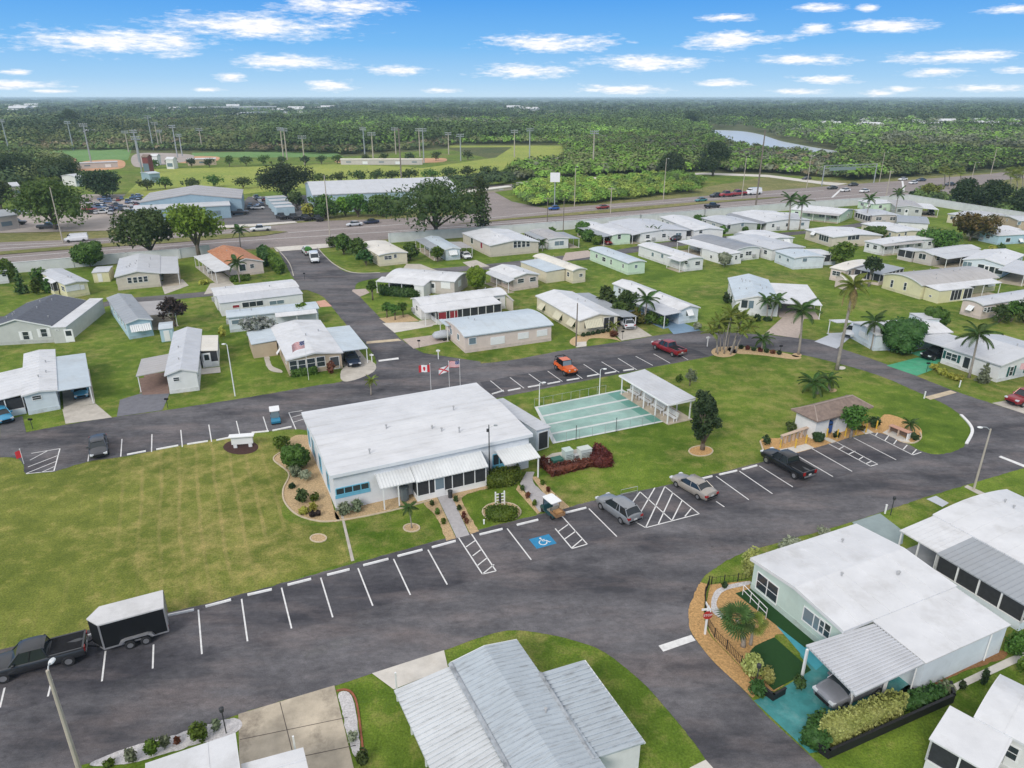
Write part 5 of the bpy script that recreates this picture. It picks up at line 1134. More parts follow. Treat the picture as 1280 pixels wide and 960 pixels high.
def car(kind, label, pos_, heading, color, cat='car', name=None, group=None, roofc=None, lod=0, cover=None, scale=1.0):
    """kind from SPEC; heading in radians of the forward direction"""
    L, Wd, st, gh, wx, wr = SPEC[kind]
    t = thing(name or {'sedan': 'parked_car', 'suv': 'parked_car', 'hatch': 'parked_car', 'pickup': 'pickup_truck', 'van': 'van'}[kind], label, cat, pos_, heading, group)
    t.scale = (scale,) * 3
    pc = paint('car_' + '_'.join('%02d' % int(c * 99) for c in color), color, .5, .25 if max(color) < .6 and kind != 'van' else 0)
    m = MB()
    loft(m, [ring(*s) for s in fine(st)])
    rb, rt, ft, fb, zr, zb = gh
    hw = Wd / 2
    # painted roof with pillars
    tw, bw = hw * (.70 if kind != 'van' else .86), hw * .90
    k = len(m.v); nx, ny = 8, 6; r0, r1 = rt - .12, ft + .14
    for i in range(nx + 1):
        for j in range(ny + 1):
            u, q = 2 * i / nx - 1, 2 * j / ny - 1
            m.v.append(((r0 + r1) / 2 + u * (r1 - r0) / 2, q * (tw + .03) * (1 - .06 * u ** 4), zr + .03 - .09 * u ** 4 - .07 * q ** 4))
    for i in range(nx):
        for j in range(ny): a = k + i * (ny + 1) + j; m.f.append((a, a + ny + 1, a + ny + 2, a + 1)); m.m.append(0)
    for s in (-1, 1):
        for (xa, xb_) in ((rb, rt), (fb, ft)) + (((rb + fb) / 2 - .05, (rt + ft) / 2),):
            m.tube([(xa, s * bw * .985, zb - .03), (xb_, s * tw, zr - .04)], .036, 4)
        if kind in ('suv', 'van', 'hatch'): m.tube([(rt * .62 + ft * .38 - .25 * (kind == 'van'), s * tw, zr - .04), (rb * .65 + fb * .35, s * bw * .985, zb - .03)], .05 if kind != 'van' else .09, 4)
    if kind == 'van':
        m.raw([(rb, -bw, zb - .05), (fb - 1.1, -bw, zb - .05), (ft - .6, -tw - .015, zr - .06), (rt, -tw - .015, zr - .06), (rb, bw, zb - .05), (fb - 1.1, bw, zb - .05), (ft - .6, tw + .015, zr - .06), (rt, tw + .015, zr - .06)], [(0, 1, 2, 3), (7, 6, 5, 4), (0, 3, 7, 4)])
    if kind == 'pickup':                       # bed walls
        pass
    m.build('body', pc, t, smooth=38)
    g = MB()
    g.raw([(rb, -bw, zb - .06), (fb, -bw, zb - .06), (fb, bw, zb - .06), (rb, bw, zb - .06), (rt, -tw + .02, zr - .05), (ft, -tw + .02, zr - .05), (ft, tw - .02, zr - .05), (rt, tw - .02, zr - .05)], [(3, 2, 1, 0), (4, 5, 6, 7), (0, 1, 5, 4), (1, 2, 6, 5), (2, 3, 7, 6), (3, 0, 4, 7)])
    g.build('windows', CARGLASS, t)
    if kind == 'pickup':
        b = MB(); b.b2((-2.72, -.80, 1.13), (-.85, .80, 1.2)); b.build('bed_cover' , cover or BLACKP, t)
        b = MB()
        b.b2((-2.84, -.92, 1.1), (-2.72, .92, 1.19)); b.b2((-2.8, -.97, 1.1), (-.78, -.85, 1.19)); b.b2((-2.8, .85, 1.1), (-.78, .97, 1.19)); b.build('bed_rail', pc, t)
    for sx in (-1, 1):
        for sy in (-1, 1):
            w = MB(); n = 14
            w.lathe([(wr * .55, -.11), (wr * .9, -.115), (wr, -.08), (wr, .08), (wr * .9, .115), (wr * .55, .11)], (0, 0, 0), n)
            o = w.build('wheel', TYRE, t); o.rotation_euler = (R(90), 0, 0); o.location = (sx * wx, sy * (hw - .1), wr)
            w = MB(); w.lathe([(.001, -.09 ), (wr * .3, -.095), (wr * .58, -.10), (wr * .58, .10), (wr * .3, .095), (.001, .09)], (0, 0, 0), 10)
            w.build('rim', RIM, o)
    x1 = st[-1][0]; x0 = st[0][0]
    for s in (-1, 1):
        m = MB(); m.box((x1 - .14, s * hw * .68, st[-1][3] - .02 + (.1 if kind in ('pickup', 'van') else .05)), (.3, .36, .15)); m.build('headlight', HLAMP, t)
        m = MB(); m.box((x0 + .08, s * hw * .76, st[0][3] - (.05 if kind != 'van' else .3)), (.2, .30, .2 if kind not in ('pickup', 'van') else .34)); m.build('taillight', TLAMP, t)
        m = MB(); m.box((fb - .32, s * (bw + .13), zb + .06), (.14, .2, .14)); m.build('wing_mirror', pc, t)
    m = MB(); m.box((x1 - .03, 0, .52), (.12, hw * 1.15, .22)); m.build('grille', BLACKP, t)
    m = MB(); m.box((x0 + .0, 0, st[0][2] + .12), (.1, hw * 1.5, .14)); m.build('bumper', BLACKP if kind != 'pickup' else RIM, t)
    m = MB(); m.box((x0 - .015, 0, st[0][2] + .28), (.03, .34, .16)); m.build('number_plate', PLATE, t)
    return t

def park(kind, label, rear, front, color, **k):
    """place a vehicle by the ground points under its rear and front bumpers"""
    a, b = G(*rear), G(*front); d = b - a; c = (a + b) / 2
    return car(kind, label, (c.x, c.y, k.pop('z', .02)), math.atan2(d.y, d.x), color, **k)

SILVER, CHAMP, BLACK, GREYC, WHITE, RED, BLUE, ORANGE = (.25, .262, .275), (.36, .325, .285), (.010, .011, .013), (.032, .034, .038), (.74, .74, .74), (.26, .012, .02), (.03, .16, .34), (.70, .13, .02)
park('suv', 'silver SUV parked nose-in beside the large hatched bay', (794, 658), (752, 628), SILVER)
park('sedan', 'champagne beige sedan parked right of the large hatched bay', (889, 627), (844, 601), CHAMP)
park('pickup', 'black pickup with red tail lights parked near the yellow bollards', (1010, 602), (957, 572), BLACK, cat='pickup truck')
park('sedan', 'dark grey sedan parked on the road edge above the mown field', (124, 551), (125, 577), (.05, .052, .058))
park('pickup', 'dark grey pickup with a black bed cover hitched to the black cargo trailer', (104, 817), (-6, 846), GREYC, cat='pickup truck')
park('pickup', 'red pickup with a black bed parked in the upper lot', (851, 447), (820, 434), RED, cat='pickup truck')
park('suv', 'silver car under the ribbed carport of the mint-walled home', (1094, 853), (1025, 883), (.22, .225, .25), z=.06)
park('suv', 'white SUV parked under the long grey carport of the cream home', (789, 415), (776, 402), (.66, .68, .72), z=.06)
park('hatch', 'blue car parked under the flat carport of the left roadside home', (102, 486), (103, 503), (.06, .28, .46), z=.06)
park('hatch', 'blue car cut by the left edge on the asphalt drive', (-2, 519), (10, 531), (.05, .30, .50))
park('sedan', 'dark blue car under the grey carport of the tan home with the flag', (436, 447), (445, 461), (.02, .035, .07), z=.06)
park('suv', 'white car half under the small carport by the loop road', (1073, 415), (1057, 424), (.68, .69, .70), z=.06)
park('suv', 'black car under the carport with the green floor', (1182, 445), (1156, 450), (.012, .014, .02), z=.06)
park('pickup', 'red pickup at the right edge on the concrete drive', (1300, 500), (1264, 507), RED, cat='pickup truck', cover=BLACKP)
park('suv', 'silver-white SUV parked beside the cream home with the front hedge', (500, 320), (507, 330), (.56, .58, .60))
park('sedan', 'white car in front of the home under the big oak', (576, 318), (589, 327), WHITE)
park('sedan', 'dark red car under the grey carport of the pale green-white home', (752, 301), (766, 309), RED, z=.05)
park('sedan', 'white car on the drive left of the bushy small palms', (796, 299), (812, 304), WHITE)
park('sedan', 'dark car parked by the black-screened porch', (838, 303), (853, 298), (.03, .035, .05))
park('sedan', 'white car under the carport of the terracotta-roofed home', (262, 336), (267, 344), (.6, .62, .64), z=.05)
park('suv', 'dark car under the carport of the brownish-roofed home', (1160, 265), (1166, 272), (.05, .05, .06), z=.05)

# orange open-top off-roader
def jeep():
    a, b = G(695, 457), G(719, 474); d = b - a; c = (a + b) / 2
    t = thing('off_road_car', 'bright orange boxy off-roader parked against a wheel stop in the upper lot', 'off-roader', (c.x, c.y, .02), math.atan2(d.y, d.x))
    pc = paint('car_orange', ORANGE, .5)
    m = MB(); m.b2((-2.0, -.78, .5), (.55, .78, 1.12)); m.b2((.5, -.66, .62), (1.85, .66, 1.16)); m.b2((1.75, -.62, .55), (1.95, .62, 1.12))
    for sx in (-1.2, 1.3):
        for s in (-1, 1): m.b2((sx - .55, s * .62, .78), (sx + .55, s * .93, .86))
    m.build('body', pc, t)
    m = MB(); m.b2((-1.75, -.68, 1.11), (.35, .68, 1.15)); m.b2((-1.6, -.55, 1.14), (-1.1, .55, 1.6)); m.b2((-.5, -.6, 1.14), (-.1, -.1, 1.65)); m.b2((-.5, .1, 1.14), (-.1, .6, 1.65)); m.build('seat', BLACKP, t)
    m = MB()
    for x in (.45, -.55, -1.85):
        m.tube([(x, -.74, 1.1), (x - .12 * (x > 0), -.66, 1.82), (x - .12 * (x > 0), .66, 1.82), (x, .74, 1.1)], .05, 6)
    for s in (-.66, .66): m.tube([(.33, s, 1.82), (-1.85, s, 1.82)], .05, 6)
    m.build('roll_cage', BLACKP, t)
    m = MB(); m.raw([(.52, -.66, 1.15), (.52, .66, 1.15), (.36, .62, 1.78), (.36, -.62, 1.78)], [(0, 1, 2, 3)]); m.build('windscreen', GLASSB, t)
    m = MB(); m.b2((-1.0, -.66, 1.8), (.34, .66, 1.86)); m.build('soft_top', pc, t)
    for sx in (-1.2, 1.3):
        for s in (-1, 1):
            w = MB(); w.lathe([(.2, -.13), (.38, -.13), (.42, -.09), (.42, .09), (.38, .13), (.2, .13)], (0, 0, 0), 14); o = w.build('wheel', TYRE, t); o.rotation_euler = (R(90), 0, 0); o.location = (sx, s * .8, .42)
            w = MB(); w.lathe([(.001, -.1), (.22, -.11), (.22, .11), (.001, .1)], (0, 0, 0), 10); w.build('rim', RIM, o)
    w = MB(); w.lathe([(.2, -.12), (.4, -.1), (.4, .1), (.2, .12), (.001, .12)], (0, 0, 0), 14); o = w.build('spare_wheel', TYRE, t); o.rotation_euler = (0, R(90), 0); o.location = (-2.15, 0, 1.0)
    for s in (-1, 1): m = MB(); m.lathe([(.001, .06), (.11, .04), (.11, -.04)], (0, 0, 0), 10); o = m.build('headlight', HLAMP, t); o.rotation_euler = (0, R(90), 0); o.location = (1.95, s * .42, .95)
    m = MB(); m.b2((1.9, -.8, .45), (2.1, .8, .62)); m.b2((-2.15, -.8, .45), (-2.0, .8, .62)); m.build('bumper', BLACKP, t)
jeep()

# golf carts
def golf_cart(label, rear, front, body, box=None):
    a, b = G(*rear), G(*front); d = b - a; c = (a + b) / 2
    t = thing('golf_cart', label, 'golf cart', (c.x, c.y, .02), math.atan2(d.y, d.x))
    t.scale = (.88,) * 3
    pc = paint('cart_' + '_'.join('%02d' % int(q * 99) for q in body), body, .4)
    m = MB(); m.profile_y([(-1.15, .28), (1.15, .28), (1.2, .55), (.95, .85), (.55, .92), (.5, .4), (-.1, .4), (-.15, .65), (-1.1, .7)], -.58, .58); m.build('body', pc, t)
    m = MB(); m.b2((-.5, -.52, .68), (.0, .52, .8)); m.b2((-.62, -.52, .75), (-.5, .52, 1.2)); m.build('seat', plain('cart_seat', (.30, .27, .22), .7, .1, 3), t)
    m = MB(); m.prism([(-.95, -.58), (-.8, -.63), (.6, -.63), (.8, -.55), (.8, .55), (.6, .63), (-.8, .63), (-.95, .58)], 1.82, 1.9); m.build('canopy', TRIM, t)
    for x, y, x2 in ((.75, .5, .7), (.75, -.5, .7), (-.6, .52, -.75), (-.6, -.52, -.75)): m = MB(); m.tube([(x, y, .75), (x2, y, 1.83)], .025, 6); m.build('canopy_post', BLACKP, t)
    m = MB(); m.raw([(.78, -.5, .9), (.78, .5, .9), (.72, .5, 1.75), (.72, -.5, 1.75)], [(0, 1, 2, 3)]); m.build('windscreen', GLASSB, t)
    if box:
        m = MB(); m.b2((-1.7, -.55, .6), (-.65, .55, .68))
        for q in (-.55, .55): m.b2((-1.7, q - .03, .66), (-.65, q + .03, .95))
        m.b2((-1.72, -.55, .66), (-1.66, .55, .95)); m.build('cargo_box', box, t)
        m = MB(); m.b2((-1.5, -.4, .68), (-.8, .35, 1.0)); m.build('load', plain('tan_load', (.40, .22, .09), .8, .3, 4), t)
    for sx in (-.85, .8):
        for s in (-1, 1):
            w = MB(); w.lathe([(.1, -.09), (.2, -.09), (.23, -.06), (.23, .06), (.2, .09), (.1, .09)], (0, 0, 0), 12); o = w.build('wheel', TYRE, t); o.rotation_euler = (R(90), 0, 0); o.location = (sx, s * .52, .23)
golf_cart('golf cart with white canopy and brown wooden cargo box, beside the narrow hatched aisle', (700, 652), (678, 634), (.02, .07, .08), plain('cart_wood', (.28, .16, .08), .8, .3, 3))
golf_cart('blue golf cart with a white canopy parked left of the clubhouse', (344, 521), (346, 534), (.02, .20, .34))

# enclosed cargo trailer
def trailer():
    a, b = G(210, 797), G(126, 821); d = (b - a); L = 4.6; ang = math.atan2(d.y, d.x)
    c = (a + b) / 2; n = Vector((-math.sin(ang), math.cos(ang), 0))
    c = c - n * 1.05
    t = thing('cargo_trailer', 'black enclosed cargo trailer with a pale roof and tandem wheels behind the dark grey pickup', 'trailer', (c.x, c.y, .02), ang)
    BL = plain('trailer_black', (.010, .011, .013), .6, .15, 1, spec=.25)
    P = [(-2.2, -1.02), (1.75, -1.02), (2.45, 0), (1.75, 1.02), (-2.2, 1.02)]
    m = MB(); m.prism(P, .48, 2.45); m.build('body', BL, t)
    m = MB(); m.prism([(x * 1.012, y * 1.015) for x, y in P], 2.43, 2.53); m.build('roof', roofm('trailer', (.62, .61, .60), (.35, .34, .32), .5), t)
    AL = plain('aluminium_trim', (.45, .45, .46), .4, .1, 3, metal=.6)
    m = MB(); m.prism([(x * 1.006, y * 1.01) for x, y in P], .42, .54)
    for x, y in ((1.75, 1.03), (1.75, -1.03), (-2.2, 1.03), (-2.2, -1.03)): m.b2((x - .05, y - .03, .5), (x + .05, y + .03, 2.45))
    m.build('trim', AL, t)
    for s in (-1, 1):
        m = MB(); m.profile_y([(-1.35, .6), (-1.2, .84), (-.95, .92), (.45, .92), (.7, .84), (.85, .6), (.75, .6), (.42, .82), (-.92, .82), (-1.25, .6)], s * 1.0, s * 1.24); m.build('mudguard', AL, t)
        for x in (-.75, .22):
            w = MB(); w.lathe([(.18, -.1), (.3, -.1), (.34, -.07), (.34, .07), (.3, .1), (.18, .1)], (0, 0, 0), 14); o = w.build('wheel', TYRE, t); o.rotation_euler = (R(90), 0, 0); o.location = (x, s * 1.12, .34)
            w = MB(); w.lathe([(.001, -.1), (.19, -.11), (.19, .11), (.001, .1)], (0, 0, 0), 10); w.build('rim', RIM, o)
        m = MB(); m.box((-2.23, s * .85, .75), (.05, .12, .2)); m.build('taillight', TLAMP, t)
    m = MB(); m.tube([(1.7, .8, .5), (3.1, 0, .5)], .05, 6); m.tube([(1.7, -.8, .5), (3.1, 0, .5)], .05, 6); m.tube([(2.9, 0, .1), (2.9, 0, .9)], .04, 6); m.build('tow_bar', BLACKP, t)
    m = MB(); m.b2((-2.235, -.9, .6), (-2.205, .9, 2.3)); m.b2((-2.26, -.02, .6), (-2.2, .02, 2.3)); m.build('rear_door', AL, t)
trailer()
t = park('van', 'white boxy camper parked behind the green-loaded trailer at the park entrance', (391, 320), (396, 334), (.72, .73, .72), scale=1.0)
t = park('pickup', 'white utility trailer truck piled with green cuttings at the park entrance', (389, 322), (380, 313), (.60, .64, .60), cat='truck', cover=None)
m = MB()
for k in range(9): m.blob((rnd.uniform(-2.4, -1.0), rnd.uniform(-.6, .6), 1.25 + rnd.uniform(0, .35)), rnd.uniform(.35, .55), 0, 6)
m.build('green_load', leafmat('cuttings', (.05, .16, .025), (.10, .26, .05)), t)

# ---- vehicles on the highway : small single-mesh copies are enough at this distance
_proto = {}
def small(kind, label, px, head, color, name='car', cat='car', group='traffic on the highway', scale=1.0):
    L, Wd, st, gh, wx, wr = SPEC[kind]
    pc = paint('car_' + '_'.join('%02d' % int(c * 99) for c in color), color, .4)
    if kind not in _proto:
        m = MB(); loft(m, [ring(*s) for s in st]); rb, rt, ft, fb, zr, zb = gh; hw = Wd / 2; tw, bw = hw * .76, hw * .9
        m.b2((rt, -tw, zr - .06), (ft, tw, zr + .01))
        m.raw([(rb, -bw, zb - .06), (fb, -bw, zb - .06), (fb, bw, zb - .06), (rb, bw, zb - .06), (rt, -tw + .02, zr - .05), (ft, -tw + .02, zr - .05), (ft, tw - .02, zr - .05), (rt, tw - .02, zr - .05)], [(0, 1, 5, 4), (1, 2, 6, 5), (2, 3, 7, 6), (3, 0, 4, 7)], 0 if kind == 'van' else 1)
        if kind == 'van': m.b2((ft - .2, -tw - .06, zb), (fb - .2, tw + .06, zr - .25), 1)
        if kind == 'pickup': m.b2((-2.72, -.8, 1.12), (-.85, .8, 1.17), 2)
        for sx in (-1, 1):
            for sy in (-1, 1):
                k = len(m.v); m.lathe([(.001, -.1), (wr, -.1), (wr, .1), (.001, .1)], (0, 0, 0), 10, 2)
                for i in range(k, len(m.v)):
                    x, y, z = m.v[i]; m.v[i] = (sx * wx + x, sy * (hw - .08) + z, wr + y)
        _proto[kind] = m
    key = (kind, color)
    if key not in _proto: _proto[key] = _proto[kind].mesh(name, [pc, CARGLASS, TYRE])
    o = bpy.data.objects.new(name, _proto[key]); COL.objects.link(o)
    p = G(*px); o.location = (p.x, p.y, .03); o.rotation_euler = (0, 0, head); o.scale = (scale,) * 3
    return tag(o, label, cat, group)
HD = math.atan2((G(960, 249) - G(0, 317)).y, (G(960, 249) - G(0, 317)).x)
W_, E_ = HD + math.pi, HD
small('van', 'white van driving left on the highway behind the rounded green tree', (96, 302), W_, (.74, .74, .76), 'van', 'van')
small('pickup', 'white pickup on the highway above the terracotta-roofed home', (326, 289), W_, (.72, .72, .72), 'pickup_truck', 'pickup truck')
small('sedan', 'silver car on the highway just left of the dark blue car', (443, 282.5), W_, (.55, .57, .60))
small('sedan', 'dark blue car on the highway just right of the silver car', (464, 279.5), W_, (.015, .025, .06))
small('hatch', 'bright blue car on the highway by the side road', (692, 262.5), W_, (.02, .10, .35))
small('sedan', 'dark red car alone on the far carriageway', (753, 261), W_, (.25, .03, .03))
small('sedan', 'teal car alone on the far carriageway', (876, 252), W_, (.03, .18, .19))
small('suv', 'dark SUV just left of the red trucks', (894, 246.5), W_, (.03, .035, .05))
for x, y in ((908, 246), (922, 244.5)):
    t = small('pickup', 'red tow truck standing with its twin on the far carriageway', (x, y), W_, (.30, .02, .03), 'tow_truck', 'tow truck', scale=1.25)
small('van', 'long white van just right of the two red trucks', (941, 243.5), W_, (.74, .74, .74), 'van', 'van', scale=1.25)
small('pickup', 'black pickup on the near carriageway by the tall wooden pole', (890, 260), E_, (.012, .013, .016), 'pickup_truck', 'pickup truck')
for px, c, l in (((1008, 224.5), (.03, .03, .04), 'dark car on the white side road before the sign gantry'), ((1040, 236.5), (.03, .035, .03), 'dark green car first in the queue at the junction'), ((1056, 239.5), (.70, .70, .70), 'white car beside the dark green car at the junction'), ((1066, 232.5), (.04, .04, .045), 'black car on the far side of the junction'), ((1080, 240.5), (.72, .72, .72), 'white car alone in the middle of the junction'), ((1141, 230), (.7, .7, .72), 'white car entering the junction from the right'), ((1151, 226.5), (.03, .05, .10), 'dark blue car following the white car into the junction'), ((1128, 225.5), (.7, .7, .7), 'white car on the far kerb right of the gantry'), ((1187, 232), (.03, .04, .06), 'dark car near the right palms on the highway')):
    small('sedan', l, px, W_ + rnd.uniform(-.1, .1), c)
# dealer lot
r2 = random.Random(5)
for k in range(78):
    px, py = (r2.uniform(108, 176), r2.uniform(246, 268)) if k < 52 else (r2.uniform(300, 345), r2.uniform(246, 262)) if k < 70 else (r2.uniform(20, 60), r2.uniform(262, 270))
    c = r2.choice([(.04, .05, .08), (.5, .5, .52), (.25, .05, .05), (.03, .03, .03), (.6, .6, .6), (.1, .16, .3)])
    small(r2.choice(['hatch', 'hatch', 'pickup']), 'small vehicle standing in the crowded rows of the dealer lot', (px, py), r2.choice([.4, 2.0]), c, 'parked_car', 'car', 'vehicles on the dealer lot', .8)
for k in range(4): small('pickup', 'black pickup in the row at the front of the dealer lot', (352 + k * 15, 273.5 + k * .8), 2.2, (.02, .02, .025), 'pickup_truck', 'pickup truck', 'black pickups on the dealer lot')
for px in ((300, 268), (20, 281), (61, 286)): small('pickup', 'dark pickup standing alone near the blue dealer building' if px[0] > 200 else 'dark car by the road under the left oak', px, .3, (.035, .04, .05), 'pickup_truck', 'pickup truck', 'vehicles on the dealer lot')
# ------------------------------------------------------------------ plants
npr = np.random.default_rng(11)
BARK = plain('bark', (.17, .135, .105), .95, .3, 2.5, bump=.6); BARKG = plain('grey_bark', (.30, .27, .24), .95, .25, 2.5, bump=.5); PALMTR = plain('palm_trunk', (.33, .29, .25), .95, .25, 3.0, bump=.5)
LF = {
    'oak': leafmat('leaf_oak', (.044, .078, .020), (.100, .142, .040)), 'dark': leafmat('leaf_dark', (.028, .055, .020), (.058, .092, .034)), 'bright': leafmat('leaf_bright', (.115, .223, .016), (.203, .324, .027)),
    'mid': leafmat('leaf_mid', (.061, .128, .022), (.115, .203, .035)), 'yellow': leafmat('leaf_yellow', (.284, .297, .047), (.446, .419, .081)), 'grey': leafmat('leaf_grey', (.135, .176, .101), (.257, .284, .176)),
    'purple': leafmat('leaf_purple', (.041, .030, .027), (.101, .068, .054)), 'red': leafmat('leaf_red', (.105, .032, .022), (.21, .072, .04)), 'hedge': leafmat('leaf_hedge', (.061, .115, .014), (.149, .209, .027)),
    'palm': leafmat('leaf_palm', (.047, .101, .024), (.101, .169, .041)), 'palmb': leafmat('leaf_palm_bright', (.135, .189, .027), (.257, .284, .061)), 'dead': leafmat('leaf_dead', (.405, .284, .121), (.500, .405, .189)), 'brown': leafmat('leaf_brown', (.081, .088, .020), (.189, .135, .034)),
    'pale': leafmat('leaf_pale', (.230, .270, .176), (.405, .419, .297)), 'cyp': leafmat('leaf_cypress', (.041, .101, .024), (.081, .162, .041)), 'lime': leafmat('leaf_lime', (.270, .297, .074), (.486, .486, .176)), 'white': leafmat('leaf_flower', (.108, .149, .068), (.500, .500, .500), scale=2.5)}

def cards(lobes, n, size, shell=.4, up=.25):
    lob = np.array(lobes, float); wgt = lob[:, 3] * lob[:, 4] + lob[:, 3] * lob[:, 5]; wgt /= wgt.sum()
    idx = npr.choice(len(lob), n, p=wgt); c = lob[idx]
    d = npr.normal(size=(n, 3)); d /= np.linalg.norm(d, axis=1)[:, None]
    r = npr.random(n) ** shell
    p = c[:, :3] + d * c[:, 3:6] * r[:, None]
    nr = d * .8 + npr.normal(size=(n, 3)) * .7; nr[:, 2] += up; nr /= np.linalg.norm(nr, axis=1)[:, None]
    a = np.cross(nr, npr.normal(size=(n, 3))); a /= np.linalg.norm(a, axis=1)[:, None]
    b = np.cross(nr, a); s = size * (.55 + .9 * npr.random(n))[:, None]
    V = np.stack([p - a * s, p - b * s * .55 + nr * s * .12, p + a * s, p + b * s * .55 + nr * s * .12], 1).reshape(-1, 3)
    return V

def quads_mesh(name, V, mats, extra=None, tint=None):
    me = bpy.data.meshes.new(name); nv = len(V); nq = nv // 4
    ev, ef = extra if extra else (np.zeros((0, 3)), [])
    me.vertices.add(nv + len(ev)); me.vertices.foreach_set('co', np.concatenate([V, np.array(ev).reshape(-1, 3)]).astype(np.float32).ravel())
    lt = [4] * nq + [len(f) for f in ef]; tot = sum(lt)
    me.loops.add(tot); me.polygons.add(len(lt))
    li = np.concatenate([np.arange(nv), np.array([i + nv for f in ef for i in f], int)]) if ef else np.arange(nv)
    me.loops.foreach_set('vertex_index', li.astype(np.int32))
    st = np.concatenate([[0], np.cumsum(lt)[:-1]]).astype(np.int32)
    me.polygons.foreach_set('loop_start', st)
    for m in (mats if isinstance(mats, (list, tuple)) else [mats]): me.materials.append(m)
    if tint is not None:
        at = me.color_attributes.new('tint', 'FLOAT_COLOR', 'POINT'); at.data.foreach_set('color', tint.astype(np.float32).ravel())
    me.update(calc_edges=True); me.validate(); return me

def core(lobes, k):
    m = MB()
    for l in lobes: m.blob((l[0], l[1], l[2]), 1.0, 0, 6, (l[3] * k, l[4] * k, l[5] * k))
    return np.array(m.v), m.f

def height_at(base, py):
    d = ray(640, py); return CAMH + d.z * base.y / d.y
def metres(base, wpx, z=0):
    return wpx * (base.y * CP + (CAMH - z) * SP) / FPX

def tree(label, base, top, wpx, kind='oak', leaf='oak', name='tree', cat='tree', group=None, n=None, trunk=.3, asym=.12, z0=None, size=None, H=None, Wd=None, bark=BARK, dense=.0):
    b = G(*base); H = H or max(.6, height_at(b, top)); Wd = Wd or metres(b, wpx, H / 2); r = Wd / 2
    t = thing(name, label, cat, b, rnd.uniform(0, 6.28) if kind != 'box' else 0, group)
    zc0 = H * trunk; ch = H - zc0; lobes = []
    if kind == 'oak':
        for k in range(11):
            a = k * 2.4; q = r * (.35 + .42 * rnd.random()); zz = zc0 + ch * (.25 + .5 * rnd.random()) ; s = r * rnd.uniform(.30, .46)
            lobes.append((math.cos(a) * q, math.sin(a) * q, zz, s, s, min(s, ch * .34)))
        for k in range(5):
            a = k * 1.3; q = r * .3 * rnd.random(); s = r * rnd.uniform(.34, .5); lobes.append((math.cos(a) * q, math.sin(a) * q, H - min(s, ch * .4), s, s, min(s, ch * .4)))
    elif kind == 'tall':
        for k in range(8):
            f = (k + .5) / 8; s = r * (1.0 - .55 * abs(f - .35)); lobes.append((rnd.uniform(-.3, .3) * r, rnd.uniform(-.3, .3) * r, zc0 + ch * f, s * .75, s * .75, ch * .13))
    elif kind == 'cone':
        for k in range(6):
            f = (k + .4) / 6; s = r * (1 - f * .85); lobes.append((0, 0, zc0 + ch * f, s, s, ch * .14))
    elif kind == 'dome':
        lobes = [(0, 0, zc0 + ch * .48, r * .93, r * .93, ch * .5)] + [(math.cos(k) * r * .25, math.sin(k * 1.7) * r * .25, zc0 + ch * (.4 + .08 * k), r * .72, r * .72, ch * .32) for k in range(3)] + [(math.cos(k * 2.4) * r * .62, math.sin(k * 2.4) * r * .62, zc0 + ch * (.3 + .45 * rnd.random()), r * .4, r * .4, ch * .22) for k in range(9)]
    else:   # loose shrub
        for k in range(6):
            a = k * 1.05 + rnd.random(); q = r * .5 * rnd.random(); s = r * rnd.uniform(.4, .62); lobes.append((math.cos(a) * q, math.sin(a) * q, zc0 + ch * rnd.uniform(.35, .65), s, s, ch * .4))
    dist = math.hypot(b.y, CAMH)
    size = size or max(.11, min(.42, dist * .0026)) * (1.0 if kind != 'dome' else .8)
    area = 4 * math.pi * sum(l[3] * l[5] for l in lobes)
    n = n or int(min(5200, max(120, area / (size * size) * (.55 if kind not in ('dome',) else .8))))
    dense = dense or {'dome': .86, 'shrub': .5, 'cone': .55, 'oak': .3, 'tall': .25}.get(kind, .5)
    V = cards(lobes, n, size, .4 if kind != 'dome' else .2)
    V[:, 2] = np.maximum(V[:, 2], .03)
    o = bpy.data.objects.new('crown', quads_mesh('crown', V, LF[leaf], core(lobes, dense))); COL.objects.link(o); o.parent = t
    if trunk > .02 or kind in ('oak', 'tall'):
        m = MB(); tr = max(.06, H * .028) * (1.3 if kind == 'oak' else .8)
        m.tube([(0, 0, -.05), (0.05 * H * asym, 0, zc0 * .6), (asym * H * .1, asym * .3, zc0 + ch * .35)], [tr * 1.25, tr, tr * .55], 8)
        for l in lobes[:: (2 if kind == 'oak' else 4)]:
            m.tube([(0, 0, zc0 * .75), (l[0] * .5, l[1] * .5, (zc0 + l[2]) * .52), (l[0], l[1], l[2])], [tr * .6, tr * .4, tr * .12], 5)
        m.build('trunk', bark, t, smooth=True)
    return t

def shrub(label, base, top, wpx, leaf='mid', kind='shrub', name='shrub', cat='shrub', group=None, **k):
    return tree(label, base, top, wpx, kind, leaf, name, cat, group, trunk=0.0, **k)

